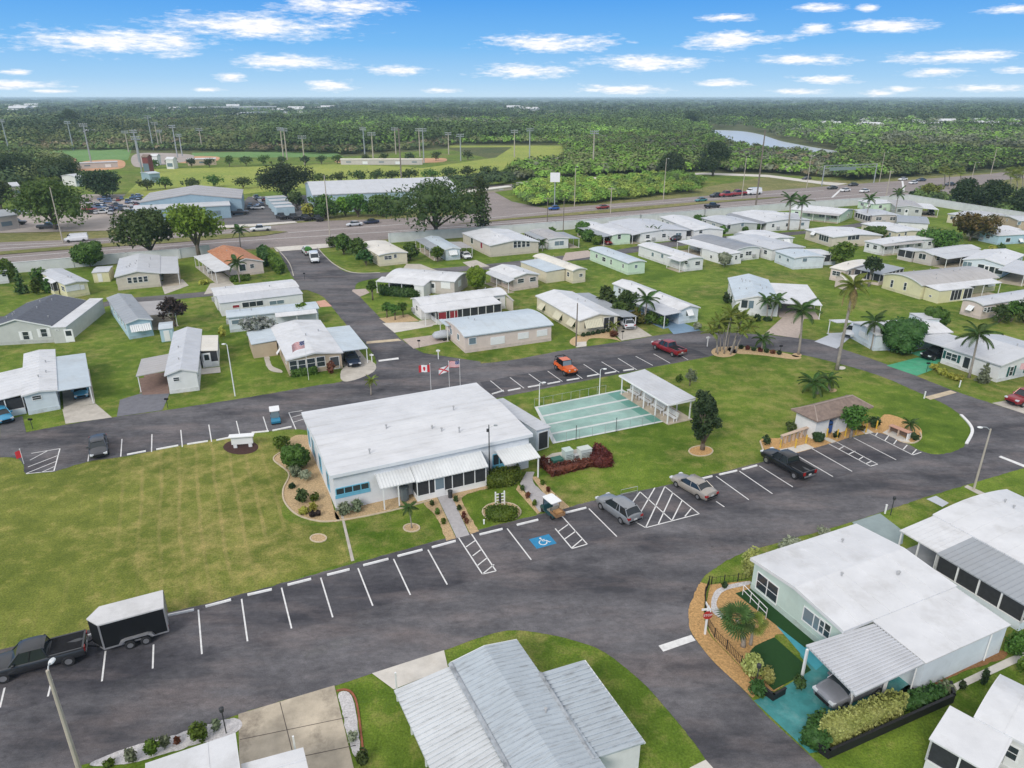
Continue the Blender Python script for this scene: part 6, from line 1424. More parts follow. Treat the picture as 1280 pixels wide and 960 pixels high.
def hedge(label, P, h, leaf='hedge', name='hedge', group=None, size=.11, cat='hedge'):
    pts = [G(*p) for p in P]; c = sum(pts, Vector()) / len(pts)
    t = thing(name, label, cat, (c.x, c.y, 0), 0, group)
    Q = [(p.x - c.x, p.y - c.y) for p in pts]
    m = MB(); m.prism([(x * .94, y * .94) for x, y in Q], 0, h * .94)
    # leaf cards over the sides and top
    n = len(Q); S = []
    per = sum(math.dist(Q[i], Q[(i + 1) % n]) for i in range(n)); cnt = int(per * h / (size * size) * .9)
    for i in range(n):
        a, b = np.array(Q[i]), np.array(Q[(i + 1) % n]); k = max(2, int(cnt * math.dist(Q[i], Q[(i + 1) % n]) / per))
        u = npr.random((k, 1)); q = a + (b - a) * u
        S.append(np.concatenate([q, npr.random((k, 1)) * h], 1))
    ar = abs(sum(Q[i][0] * Q[(i + 1) % n][1] - Q[(i + 1) % n][0] * Q[i][1] for i in range(n))) / 2; k = int(ar / (size * size) * 1.1) + 4
    # fan triangles about the centroid
    tri = npr.integers(0, n, k * 1); w = npr.dirichlet((1, 1, 1), k)
    qa = np.array(Q)[tri]; qb = np.array(Q)[(tri + 1) % n]
    S.append(np.concatenate([qa * w[:, :1] + qb * w[:, 1:2], np.full((k, 1), h)], 1))
    p = np.concatenate(S); p += npr.normal(size=p.shape) * .06; p[:, 2] = np.maximum(p[:, 2], .04)
    nn = npr.normal(size=p.shape); nn[:, 2] += .6; nn /= np.linalg.norm(nn, axis=1)[:, None]
    a = np.cross(nn, npr.normal(size=p.shape)); a /= np.linalg.norm(a, axis=1)[:, None]; b = np.cross(nn, a); s = size * (.6 + .8 * npr.random((len(p), 1)))
    V = np.stack([p - a * s, p - b * s * .6, p + a * s, p + b * s * .6], 1).reshape(-1, 3)
    o = bpy.data.objects.new('foliage', quads_mesh('foliage', V, LF[leaf], (np.array(m.v), m.f))); COL.objects.link(o); o.parent = t
    return t

_pm = {}
def frond_mesh(kind, leaf):
    if (kind, leaf) in _pm: return _pm[(kind, leaf)]
    m = MB(); L = 1.0
    if kind == 'fan':
        for k in range(15):
            a = R(-105 + 210 * k / 14); c, s = math.cos(a), math.sin(a); x0 = .42
            m.poly([(x0, 0, .05), (x0 + c * .42 - s * .045, s * .42 + c * .045, .06), (x0 + c * .62, s * .62, -.08), (x0 + c * .42 + s * .045, s * .42 - c * .045, .06)])
        m.tube([(0, 0, 0), (.42, 0, .05)], .012, 4)
    else:
        dr = {'queen': .55, 'royal': .42, 'date': .62, 'dead': 1.1, 'areca': .30}[kind]; pts = []
        for k in range(11):
            f = k / 10; pts.append(Vector((f * (1 - .15 * f * dr), 0, .32 * f - dr * 1.05 * f * f)))
        m.tube(pts, [.016 * (1 - .8 * k / 10) for k in range(11)], 4)
        ll = {'queen': .26, 'royal': .22, 'date': .17, 'dead': .12, 'areca': .24}[kind]
        for k in range(1, 11):
            for h in (0, .5):
                f = min(1, (k + h) / 10); i = min(9, int(f * 10)); p = pts[i].lerp(pts[i + 1], f * 10 - i)
                w = ll * math.sin(math.pi * (.12 + .8 * f)) + .03
                for s in (-1, 1):
                    tip = p + Vector((.10, s * w, -.10 - .08 * dr)); e = Vector((.022, 0, 0))
                    m.poly([p - e, p + e, p.lerp(tip, .5) + e * 1.4 + Vector((0, 0, .03)), tip, p.lerp(tip, .5) - e * 1.0 + Vector((0, 0, .03))])
    _pm[(kind, leaf)] = m.mesh('frond', LF[leaf]); return _pm[(kind, leaf)]

def palm(label, base, crown, flen, kind='queen', leaf='palm', n=16, name='palm_tree', lean=None, group=None, H=None, tr=.16, skirt=0, trunks=1):
    b = G(*base); H = H or height_at(b, crown[1]); t = thing(name, label, 'palm', b, 0, group)
    dx = (crown[0] - base[0]) * (b.y * CP + (CAMH - H) * SP) / FPX if lean is None else lean
    # sideways lean left over once the perspective of a vertical stem is taken out
    px0 = project((b.x, b.y, H))[0]; dx = metres(b, crown[0] - px0, H) if lean is None else lean
    m = MB(); pts = [(dx * f * f, 0, H * f - .05 * (f == 0)) for f in (0, .15, .35, .6, .85, 1)]
    m.tube(pts, [tr * 1.5, tr * 1.1, tr, tr * .9, tr * .85, tr * .8], 9)
    if kind == 'royal': m.tube([(dx, 0, H - .1), (dx, 0, H + .7)], [tr * .7, tr * .35], 8)
    m.build('trunk', PALMTR, t, smooth=True)
    top = (dx, 0, H + (.6 if kind == 'royal' else 0))
    fm = frond_mesh(kind, leaf)
    for k in range(n + skirt):
        dead = k >= n
        o = bpy.data.objects.new('frond', frond_mesh('dead', 'dead') if dead else fm); COL.objects.link(o); o.parent = t
        o.location = top if not dead else (dx, 0, H - .3)
        f = k / max(1, n - 1)
        pit = R(62 - 95 * f + rnd.uniform(-8, 8)) if not dead else R(-35 + rnd.uniform(-20, 15))
        o.rotation_euler = (rnd.uniform(-.2, .2), -pit, k * 2.399 + rnd.uniform(-.2, .2)); s = flen * rnd.uniform(.76, .98); o.scale = (s, s, s)
    return t

# ---- large trees
tree('huge spreading oak with a forked trunk behind the homes near the highway', (545, 298), 222, 130, 'oak', 'oak', trunk=.24, n=5200)
tree('tall thin dark pine-like tree just right of the huge oak', (604, 292), 222, 34, 'tall', 'oak', trunk=.12, bark=BARKG)
tree('broad dark olive oak left of the bright green tree along the highway wall', (190, 322), 262, 80, 'oak', 'oak', trunk=.2)
tree('bright yellow-green tree beside the olive oak along the highway wall', (249, 321), 256, 72, 'oak', 'bright', trunk=.25)
tree('rounded dense green tree standing behind the white trailer at the wall', (113, 334), 301, 38, 'dome', 'mid', trunk=.12)
tree('wide green oak across the highway at left, over parked cars', (70, 287), 222, 104, 'oak', 'mid', trunk=.16)
tree('dark oak behind the dealer lot at left, before the sports field', (130, 247), 212, 54, 'oak', 'dark', trunk=.15)
tree('dark green oak at the far left edge, beyond the highway', (22, 232), 190, 62, 'oak', 'dark', trunk=.1)
tree('olive tree in front of the clay infield at left', (78, 226), 196, 60, 'oak', 'oak', trunk=.1)
tree('grey-green tree at the left edge behind the grey roofs', (2, 262), 224, 44, 'oak', 'oak', trunk=.15)
tree('very dark broad oak by the dealer lot, left of the long white warehouse', (358, 250), 203, 72, 'oak', 'dark', trunk=.2)
for k, (bx, by, ty, w, lf) in enumerate([(407, 273, 243, 42, 'mid'), (432, 270, 246, 30, 'bright'), (448, 271, 242, 34, 'mid'), (474, 270, 243, 38, 'mid'), (497, 268, 246, 34, 'mid'), (372, 262, 240, 22, 'oak'), (388, 272, 254, 24, 'yellow')]):
    tree(['wide green tree first from the left in front of the white warehouse', 'yellow-green small tree second in front of the white warehouse', 'green tree third from the left in front of the white warehouse', 'green tree fourth from the left in front of the white warehouse', 'green tree nearest the huge oak in front of the white warehouse', 'small olive tree at the left end of the white warehouse', 'yellowish bush in front of the left end of the warehouse'][k], (bx, by), ty, w, 'oak', lf, trunk=.08, group='trees in front of the warehouse')
ROWA = [(185, 238), (207, 236), (240, 236), (269, 234), (304, 236), (330, 232), (400, 230), (424, 229), (448, 228), (470, 227), (490, 227), (512, 226), (538, 225), (562, 224), (584, 222), (610, 221), (640, 219), (660, 218), (680, 216)]
for k, (x, y) in enumerate(ROWA): tree('small round tree in the near row along the sports field', (x, y), y - rnd.uniform(13, 16), rnd.uniform(23, 28), 'oak', rnd.choice(['oak', 'oak', 'mid']), trunk=.18, group='near row of trees along the sports field', n=420)
ROWB = [(194, 211), (216, 210), (240, 209.5), (262, 209), (287, 208), (308, 207.5), (330, 207), (352, 206.5), (382, 206), (402, 205.5), (422, 205), (458, 204), (480, 203), (512, 202), (545, 201), (585, 200)]
for k, (x, y) in enumerate(ROWB): tree('small round tree in the far row between sports field and ball fields', (x, y), y - rnd.uniform(11, 14), rnd.uniform(14, 19), 'oak', rnd.choice(['oak', 'mid', 'dark']), trunk=.2, group='far row of trees along the ball fields', n=300)
tree('large dark round tree in the marsh below the river', (891, 220), 176, 46, 'oak', 'dark', trunk=.1)
tree('dark tree clump beside the side road, left of the large dark marsh tree', (838, 219), 190, 40, 'oak', 'dark', trunk=.08)
tree('tall dark tree poking above the skyline at far left', (90, 165), 123, 26, 'oak', 'dark', trunk=.2, H=24)
tree('dark tree above the woods at far right centre', (862, 160), 128, 28, 'oak', 'dark', trunk=.2, H=20)
tree('dark dense tree on the highway verge at right, left one of the dark row', (1203, 260), 222, 44, 'oak', 'dark', trunk=.1)
tree('dark dense tree in the middle of the dark row on the right verge', (1238, 264), 224, 48, 'oak', 'dark', trunk=.1)
tree('dark tree cut by the right edge behind the highway wall', (1276, 270), 232, 44, 'oak', 'dark', trunk=.1)
tree('bushy yellow-green palm-like clump beside the junction', (1160, 250), 229, 28, 'oak', 'palmb', trunk=.1)
tree('small dark round tree left of the bushy yellow-green clump', (1142, 247), 238, 12, 'oak', 'dark', trunk=.1)
tree('spreading brown-leaved tree among the right back homes', (1212, 301), 267, 56, 'oak', 'brown', trunk=.2)
tree('broad bright green shrub tree left of the brown-leaved tree', (1172, 310), 287, 52, 'oak', 'mid', trunk=.08)
tree('small round tree in front of the long white home', (1092, 298), 282, 27, 'dome', 'mid', trunk=.1)
tree('round orange-green tree beside the light blue-white trailer', (1051, 332), 302, 34, 'oak', 'hedge', trunk=.1)
tree('dark small-crowned tree with a bare grey trunk in front of the pinkish home', (1086, 358), 321, 27, 'oak', 'dark', trunk=.5, bark=BARKG)
tree('big round clipped green shrub tree on the loop road lawn', (1125, 441), 395, 52, 'dome', 'cyp', trunk=.03)
tree('round dark green tree right behind the big clipped shrub', (1168, 412), 383, 31, 'dome', 'mid', trunk=.08)
tree('pale olive shrub tree in front of the dark-roofed home', (905, 334), 315, 17, 'dome', 'pale', trunk=.15)
tree('bright green round tree between the tan home and the pink-trimmed home', (596, 362), 331, 25, 'dome', 'bright', trunk=.05)
tree('dark pointed tree in an orange mulch ring on the lawn right of the court', (878, 562), 497, 42, 'oak', 'dark', trunk=.15, n=2600, size=.2)
tree('small dark tree directly behind the shelter, touching the pointed tree', (876, 530), 488, 32, 'oak', 'dark', trunk=.15, size=.2)
tree('thin greyish leafless-looking shrub on the lawn behind the shelter', (862, 482), 463, 16, 'oak', 'grey', trunk=.3, n=160)
shrub('small green bush beside the thin greyish shrub', (849, 477), 468, 10, 'mid')
tree('purple-leaved tree beside the light blue trailer', (219, 408), 371, 32, 'oak', 'purple', trunk=.25)
tree('flowering grey-green tree in front of the bluish-white trailer', (326, 425), 395, 44, 'oak', 'white', trunk=.1)
tree('light green small tree behind the tan home with the flag', (378, 402), 379, 25, 'oak', 'bright', trunk=.2)
tree('dark cypress in the shrubs at the left edge', (28, 367), 336, 17, 'cone', 'cyp', trunk=.02)
tree('round shrub tree at the left edge behind the white trailer', (8, 352), 322, 26, 'dome', 'hedge', trunk=.05)
for k, (a, b_, c_, l) in enumerate([((53, 357), 335, 22, 'mid'), ((46, 368), 346, 18, 'hedge'), ((62, 366), 348, 18, 'mid')]): shrub(['tallest green shrub beside the screened entry of the white trailer', 'left olive shrub below the cypress', 'green shrub right against the screened entry'][k], a, b_, c_, l)
for k, (a, b_, c_, l) in enumerate([((430, 318), 292, 30, 'mid'), ((449, 324), 297, 26, 'mid'), ((458, 332), 312, 22, 'cyp'), ((418, 309), 296, 20, 'oak')]): tree(['tallest green tree at the park entrance', 'green tree in front of the cream home with the hedge', 'small dark green tree against the cream home wall', 'small olive tree first at the entrance lawn'][k], a, b_, c_, 'oak', l, trunk=.12)
tree('green small tree left of the home under the big oak', (513, 325), 303, 24, 'oak', 'mid', trunk=.12)
tree('yellow-green bush tree at the corner of the home under the big oak', (547, 327), 308, 17, 'oak', 'hedge', trunk=.2)
for k, (a, b_, w) in enumerate([((484, 397), 378, 12), ((494, 400), 381, 14), ((504, 396), 379, 11)]): tree(['left of three thin green saplings in the straw-coloured bed', 'middle of three thin green saplings in the straw-coloured bed', 'right of three thin green saplings in the straw-coloured bed'][k], a, b_, w, 'oak', 'mid', trunk=.45, n=260)
tree('small green sapling left of the box hedge', (466, 375), 351, 13, 'oak', 'mid', trunk=.45, n=260)
for k, (a, b_, w, l) in enumerate([((757, 387), 357, 34, 'oak'), ((782, 391), 363, 32, 'oak'), ((772, 401), 378, 30, 'mid'), ((795, 404), 385, 24, 'brown'), ((815, 405), 390, 22, 'mid'), ((828, 408), 396, 15, 'mid')]): shrub(['largest shrub of the thicket between the cream and blue-white homes', 'second large shrub of the thicket left of the fan palm', 'front green shrub of the thicket', 'brownish shrub at the palm foot', 'green shrub under the blue-floored carport edge', 'small shrub at the end of the thicket'][k], a, b_, w, l, 'oak')
for k, (a, b_, w, l) in enumerate([((1248, 404), 380, 24, 'oak'), ((1264, 402), 376, 26, 'mid'), ((1280, 404), 372, 28, 'oak')]): shrub(['left palm-like bush of the thicket at the right edge', 'middle palm-like bush of the thicket at the right edge', 'tallest bush of the thicket at the right edge'][k], a, b_, w, l, 'oak')
for k, (a, b_, w) in enumerate([((908, 379), 365, 12), ((916, 381), 369, 9)]): shrub(['dark shrub at the left wall of the grey-blue double-wide', 'smaller dark shrub beside it at the left wall'][k], a, b_, w, 'dark')
shrub('dark shrub in the front bed of the grey-blue double-wide', (946, 402), 393, 10, 'dark'); shrub('low dark plants at the porch of the grey-blue double-wide', (958, 401), 397, 14, 'dark')
shrub('wispy small conifer in front of the green-shuttered home', (1228, 478), 453, 20, 'grey', 'cone', n=260)
for k, x in enumerate([(1168, 463), (1178, 468), (1188, 473), (1199, 476)]): shrub('yellowish low shrub in the row before the green-shuttered home', x, x[1] - 8, 15, 'yellow', group='yellowish shrubs before the green-shuttered home')
shrub('small white-flowered bush at the blue-floored drive', (871, 412), 403, 11, 'pale')
for k, (a, w) in enumerate([((690, 292), 9), ((746, 306), 14), ((735, 302), 18), ((728, 294), 20), ((822, 300), 14), ((831, 300), 16), ((867, 297), 12), ((904, 292), 12), ((930, 291), 10), ((946, 289), 11)]):
    shrub(['small bush by the dark porch of the grey-roofed home', 'yellow-green bush beside the red car', 'tall clipped bush left of the red car', 'clipped bush behind the tall one along the carport', 'green bush at the small palms', 'olive bush by the black-screened porch', 'small yellow bush at the white gable', 'round bush in front of the grey home wall', 'square clipped bush before the bright white home', 'second square clipped bush before the bright white home'][k], a, a[1] - w * .9, w, ['mid', 'hedge', 'mid', 'mid', 'mid', 'oak', 'hedge', 'mid', 'mid', 'mid'][k], 'dome')
for k, a in enumerate([(1112, 300), (1208, 312), (1252, 312), (1240, 314)]): shrub(['small shrub under the round tree', 'low shrub right of the bright shrub tree', 'bush in front of the light blue home', 'yellow bush in front of the light blue home'][k], a, a[1] - 7, 14, ['mid', 'mid', 'mid', 'yellow'][k])

# ---- palms
palm('tall palm with a ragged skirt of brown fronds beside the loop road', (1046, 462), (1068, 357), 2.7, 'queen', 'palmb', 15, tr=.2, skirt=9)
palm('slender palm leaning over the loop road kerb before the grey-blue home', (998, 443), (1003, 388), 2.7, 'queen', 'palm', 14)
palm('pair palm, left stem, at the porch of the grey-blue home', (958, 400), (959, 376), 2.0, 'queen', 'palm', 13, tr=.1)
palm('pair palm, right stem, at the porch of the grey-blue home', (964, 398), (972, 375), 2.0, 'queen', 'palm', 13, tr=.1)
palm('palm with drooping fronds in front of the small white carport home', (1089, 437), (1094, 402), 2.4, 'queen', 'palm', 14, tr=.13)
palm('palm with a curved trunk in front of the green-shuttered home', (1211, 472), (1223, 418), 2.7, 'queen', 'palm', 15, tr=.14)
palm('fan palm with drooping fronds between the carport homes', (806, 404), (809, 375), 2.6, 'queen', 'palm', 14, tr=.13)
palm('left one of two royal palms behind the roofs', (985, 288), (988, 252), 3.4, 'royal', 'palm', 13, tr=.2)
palm('right one of two royal palms behind the roofs', (999, 287), (1003, 255), 3.3, 'royal', 'palm', 13, tr=.2)
palm('slim palm in front of the highway junction, left of the tall one', (1082, 277), (1087, 251), 2.7, 'royal', 'palm', 12, tr=.14)
palm('tall slim palm beside the brownish-roofed home', (1117, 275), (1123, 244), 2.8, 'royal', 'palm', 12, tr=.14)
palm('dark shaggy date palm on the lawn above the kiosk', (1021, 492), (1017, 478), 2.3, 'date', 'palm', 20, tr=.18)
palm('smaller dark date palm in a pale ring above the kiosk', (1036, 488), (1036, 474), 1.8, 'date', 'palm', 18, tr=.16)
palm('small round-headed palm on the verge above the clubhouse roof', (464, 494), (464, 476), 1.1, 'date', 'palmb', 18, tr=.09)
palm('palm in front of the terracotta-roofed home', (300, 353), (295, 328), 2.3, 'queen', 'palm', 13, tr=.13)
palm('tall palm at the highway above the terracotta-roofed home', (301, 310), (299, 288), 2.6, 'queen', 'palm', 13, tr=.13)
palm('foreground fan palm in the orange mulch garden', (929, 808), (921, 775), 1.6, 'fan', 'palm', 17, tr=.14)
palm('smaller fan palm leaning against the foreground palm', (938, 806), (943, 780), 1.1, 'fan', 'palmb', 12, tr=.1)
palm('little sago palm in the kiosk bed at right', (1138, 541), (1138, 530), 1.1, 'date', 'palm', 20, tr=.12)
palm('small palm in a ring on the lawn in front of the clubhouse porch', (514.5, 660), (511, 635), 1.0, 'queen', 'palm', 13, tr=.06)
palm('small red-stemmed palm in the bed of the cream home with cream awnings', (767, 416), (767, 407), 1.3, 'date', 'palmb', 14, tr=.1)
palm('fan palm in the bed between loop road and lawn', (952, 437), (954, 424), 1.8, 'date', 'palm', 18, tr=.12)
for k, (x, y, cy, ln) in enumerate([(895, 441, 402, 0), (905, 442, 394, .4), (915, 441, 398, 1.0), (900, 439, 410, -.6), (920, 440, 408, 1.6), (909, 438, 390, .1), (897, 443, 415, -1.1), (913, 443, 414, 1.3), (904, 437, 404, -.2), (917, 438, 396, .6)]):
    palm('clumped yellow-green palm stem in the round bed at the upper lot corner', (x, y), (x, cy), 1.75, 'areca', 'palmb', 12, tr=.08, lean=ln, group='palm clump at the upper lot corner')
for k, (x, y, cy) in enumerate([(812, 299, 286), (822, 301, 287), (668, 313, 303), (678, 314, 303)]):
    palm('short bushy palm beside the white car' if k < 2 else 'short bushy palm before the white home with grey roofs', (x, y), (x, cy), 1.6, 'date', 'palm', 13, tr=.12, group='short palms by the back homes')
for k, (x, y, cy) in enumerate([(1200, 233, 214), (1186, 236, 216), (1180, 234, 213), (1262, 240, 215), (1270, 246, 219), (1277, 240, 214)]):
    palm('tall cabbage palm on the right highway verge', (x, y), (x, cy), 2.9, 'fan', 'palmb', 16, tr=.2, group='cabbage palms on the right verge')

# ---- shrubs and hedges round the clubhouse
for base, top, w, lf, kd, lab in [((371, 585), 556, 36, 'mid', 'dome', 'largest bright green bush in the left clubhouse bed'), ((352, 562), 545, 26, 'hedge', 'shrub', 'yellow-green bush at the top of the left clubhouse bed'), ((371, 596), 581, 22, 'grey', 'shrub', 'grey-green spiky bush below the largest bush'), ((382, 600), 588, 18, 'pale', 'shrub', 'pale bush against the blue end wall'), ((378, 628), 611, 23, 'oak', 'shrub', 'dark green bush in the middle of the left bed'), ((394, 626), 616, 14, 'hedge', 'shrub', 'small olive bush near the blue window'), ((380, 642), 634, 12, 'yellow', 'dome', 'bright yellow ball bush at the bottom of the left bed'), ((391, 639), 629, 14, 'yellow', 'shrub', 'yellowish bush beside the yellow ball'),
                               ((365, 611), 604, 10, 'dark', 'shrub', 'small dark bush at the kerb of the left bed'), ((391, 646), 640, 8, 'purple', 'shrub', 'left tiny dark bush at the bottom of the left bed'), ((398, 645), 639, 8, 'purple', 'shrub', 'right tiny dark bush at the bottom of the left bed'),
                               ((431, 643), 628, 20, 'grey', 'shrub', 'grey agave-like bush by the front corner of the clubhouse'), ((447, 638), 624, 18, 'grey', 'shrub', 'second grey agave-like bush along the front wall'), ((507, 622), 612, 7, 'dark', 'shrub', 'tiny dark bush under the porch awning')]:
    shrub(lab, base, top, w, lf, kd)
hedge('long clipped box hedge right of the clubhouse porch', [(609, 612), (613, 600), (622, 596), (648, 593), (651, 602), (640, 608)], 1.1)
hedge('oval clipped hedge in a curbed ring on the front lawn', [(627 + 20.5 * math.cos(R(a)), 646 + 7.2 * math.sin(R(a))) for a in range(0, 360, 24)], .75)
hedge('long front run of the red-leaved hedge around the utility boxes', [(672, 581), (677, 578), (690, 590), (735, 580), (740, 584), (690, 597)], .7, 'red', size=.16)
hedge('right side run of the red-leaved hedge around the utility boxes', [(737, 582), (742, 562), (750, 562), (764, 574), (765, 584), (750, 586)], .75, 'red', size=.16)
for k, (x, y) in enumerate([(540, 632), (547, 643), (555, 655), (570, 627), (574, 638), (580, 648), (583, 654), (653, 613), (660, 622), (668, 632), (678, 606), (685, 615), (693, 626)]):
    shrub('small young shrub in the orange mulch strip beside a clubhouse path', (x, y), y - 4, 5.5, rnd.choice(['red', 'oak', 'hedge']), group='young shrubs beside the clubhouse paths', n=90)
for k in range(6): shrub('little ball shrub in the row before the cream-awning home', (729 + k * 6.2, 420.5 - k * 1.1), 416 - k * 1.1, 5, 'dark', 'dome', group='ball shrubs before the cream-awning home', n=80)
shrub('red-leaved plants in the bed of the cream-awning home', (767, 421), 413, 12, 'red')
for k in range(7): shrub('low dark red plant in the straw bed along the loop road', (926 + k * 8, 436 + k * 1.2), 432 + k * 1.2, 6, 'red' if k % 2 else 'dark', group='low plants in the loop road bed', n=80)
tree('leafy multi-stemmed small tree in front of the brown-roofed kiosk', (1063, 548), 507, 34, 'oak', 'mid', trunk=.3, size=.18, bark=BARKG)
for base, top, w, lf, lab in [((1022, 552), 540, 14, 'dark', 'dark clipped ball between kiosk path and fence rack'), ((1005, 530), 520, 22, 'oak', 'olive shrub mass left of the kiosk wall'), ((988, 538), 528, 18, 'oak', 'olive shrub behind the slatted rack'), ((958, 556), 545, 12, 'dark', 'dark small bush at the left end of the kiosk bed'), ((1092, 534), 520, 18, 'dark', 'dark bush right of the kiosk'), ((1143, 550), 542, 12, 'dark', 'dark bush at the right tip of the kiosk bed'), ((1045, 547), 539, 9, 'dark', 'tiny dark bush by the kiosk path'), ((1076, 538), 532, 10, 'brown', 'tiny brown bush under the kiosk eave')]:
    shrub(lab, base, top, w, lf, 'dome' if 'ball' in lab else 'shrub')
hedge('dark box hedge in front of the tan home with the long porch', [(475, 369), (474, 364), (500, 365), (524, 366), (524, 372), (505, 372)], 1.3, 'cyp', size=.22)
hedge('tall clipped hedge on the bank between terracotta-roofed home and entrance', [(326, 323), (333, 317), (346, 328), (356, 341), (349, 344)], 2.0, 'hedge', size=.3)
hedge('dark green tall hedge against the terracotta-roofed home', [(322, 322), (330, 317), (336, 330), (332, 334)], 2.2, 'cyp', size=.3)
hedge('low clipped hedge along the front of the terracotta-roofed home', [(288, 353), (290, 349), (312, 347), (312, 351)], .8, 'hedge', size=.22)
hedge('long clipped hedge row in front of the grey-roofed back home', [(866, 281), (870, 278.5), (895, 284), (893, 287)], 2.4, 'mid', size=.35)
hedge('bushes under the front windows of the tan home with the flag', [(365, 472), (366, 468), (383, 465), (396, 464), (396, 468)], .9, 'mid', size=.18)
shrub('dark red flowering bush by the tan home door', (414, 467), 452, 14, 'red')
shrub('yellow-green bush left of the carport of the terracotta-roofed home', (254, 355), 349, 14, 'yellow')
shrub('yellow-orange grass clump at the end of the long white home', (279, 423), 408, 12, 'yellow')
# ---- foreground gardens
hedge('big pale yellow-green hedge block beside the teal drive in the foreground', [(1022, 926), (1026, 914), (1062, 903), (1108, 882), (1130, 888), (1122, 899), (1080, 918), (1042, 938)], 1.35, 'lime', size=.095)
hedge('dark green hedge at the street end of the foreground planter', [(1000, 930), (1012, 905), (1028, 898), (1036, 935), (1030, 945)], .9, 'cyp', size=.14)
hedge('dark green groundcover hedge behind the pale hedge block', [(1108, 898), (1112, 882), (1165, 862), (1182, 868), (1172, 878)], .6, 'cyp', size=.14)
for base, top, w, lf, lab in [((1268, 818), 790, 42, 'mid', 'large green bush at the right end of the mint-walled home'), ((1284, 845), 822, 30, 'hedge', 'yellow-green bush cut by the right edge'), ((940, 842), 815, 34, 'lime', 'pale yellow-green shrub by the artificial turf'), ((958, 852), 834, 22, 'lime', 'smaller pale shrub left of the black lamp'), ((946, 868), 850, 26, 'cyp', 'dark green shrub at the corner of the teal drive'), ((1181, 864), 852, 22, 'grey', 'greyish shrub at the end of the black planter'), ((1202, 862), 850, 10, 'dark', 'left small dark sapling by the concrete path'), ((1229, 856), 836, 13, 'dark', 'right small dark sapling by the concrete path'),
                               ((936, 720), 686, 32, 'lime', 'pale rounded shrub at the front corner of the mint-walled home'), ((985, 688), 672, 34, 'pale', 'large pale clump behind the white roof ridge'), ((1030, 670), 660, 22, 'pale', 'pale clump further along the same verge'), ((905, 735), 727, 9, 'dark', 'dark small plant by the garden fence'), ((1000, 860), 846, 24, 'cyp', 'dark shrub on the artificial turf edge')]:
    shrub(lab, base, top, w, lf, size=.13)
for base, top, w, lf, lab in [((137, 958), 949, 16, 'hedge', 'olive bush in the white gravel at bottom left'), ((165, 952), 935, 20, 'grey', 'spiky grey plant in the white gravel'), ((190, 944), 925, 26, 'hedge', 'green cactus-like clump in the white gravel'), ((208, 935), 918, 16, 'grey', 'tall grey-green plant in the white gravel'), ((249, 925), 903, 26, 'hedge', 'largest yellow-green bush in the white gravel'), ((272, 912), 899, 14, 'grey', 'grey-green bush beside the black lamp'), ((222, 930), 924, 8, 'red', 'tiny red plant in the white gravel'), ((453, 955), 938, 20, 'oak', 'olive bush by the brick edging'), ((442, 925), 914, 14, 'pale', 'pale grassy plant in the narrow gravel bed')]:
    shrub(lab, base, top, w, lf, size=.12)
# ------------------------------------------------------------------ poles, lamps, flags, fences, small structures
CONCP = plain('concrete_pole', (.45, .40, .33), .9, .15, 1.2); WOODP = plain('wood_pole', (.20, .165, .14), .95, .25, 1.5); STEEL = plain('galvanised', (.42, .44, .45), .5, .12, 2, metal=.4); DARKM = plain('dark_metal', (.04, .042, .045), .6, .15, 3)
LENS = plain('lamp_lens', (.72, .73, .72), .3, .05, 3); YEL = plain('bollard_yellow', (.66, .42, .05), .6, .15, 3); BLKF = plain('black_fence', (.014, .014, .016), .6, .15, 3)

def street_lamp(label, base, top, arm, mat=CONCP, r=.12, name='street_lamp', group=None, head=True):
    b = G(*base); H = height_at(b, top[1]); t = thing(name, label, 'street lamp', b, 0, group)
    m = MB(); m.tube([(0, 0, 0), (0, 0, H)], [r * 1.2, r * .75], 8); m.build('pole', mat, t)
    m = MB(); m.tube([(0, 0, H - .15), (arm[0] * .5, arm[1] * .5, H + .12), (arm[0], arm[1], H + .15)], .04, 6); m.build('arm', STEEL, t)
    if head:
        m = MB(); ang = math.atan2(arm[1], arm[0])
        m.lathe([(.001, .1), (.13, .05), (.16, -.02), (.11, -.08), (.001, -.1)], (0, 0, 0), 10)
        m.v = [(x * 1.7, y, z) for x, y, z in m.v]; o = m.build('lamp_head', LENS, t); o.location = (arm[0] + .2 * math.cos(ang), arm[1] + .2 * math.sin(ang), H + .1); o.rotation_euler = (0, 0, ang)
    return t
street_lamp('concrete street lamp leaning over the road at the right', (1217, 612), (1240, 536), (-.75, .1), r=.09)
street_lamp('tan concrete street lamp with a round head in the bottom left corner', (101, 968), (68, 838), (-.05, .35), r=.115)
street_lamp('thin white lamp pole on the lawn beside the screened trailer', (294, 495), (285, 431), (-.2, 0), TRIM, .07)
for k, (b_, tp) in enumerate([((674, 507), (677, 479)), ((749, 493), (752, 462))]): street_lamp(['small white lamp post at the left back corner of the court', 'small white lamp post at the back of the court, left of the shelter'][k], b_, tp, (.35, 0), TRIM, .05)
for k, (b_, tp) in enumerate([((720, 550), (720, 531)), ((770, 540), (770, 521))]):
    b = G(*b_); t = thing('fence_post', ['dark thin post on the front edge of the court, left one', 'dark thin post on the front edge of the court, right one'][k], 'post', b); m = MB(); m.tube([(0, 0, 0), (0, 0, 1.7)], .035, 6); m.build('pole', DARKM, t); m = MB(); m.blob((0, 0, 1.72), .06); m.build('cap', DARKM, t)
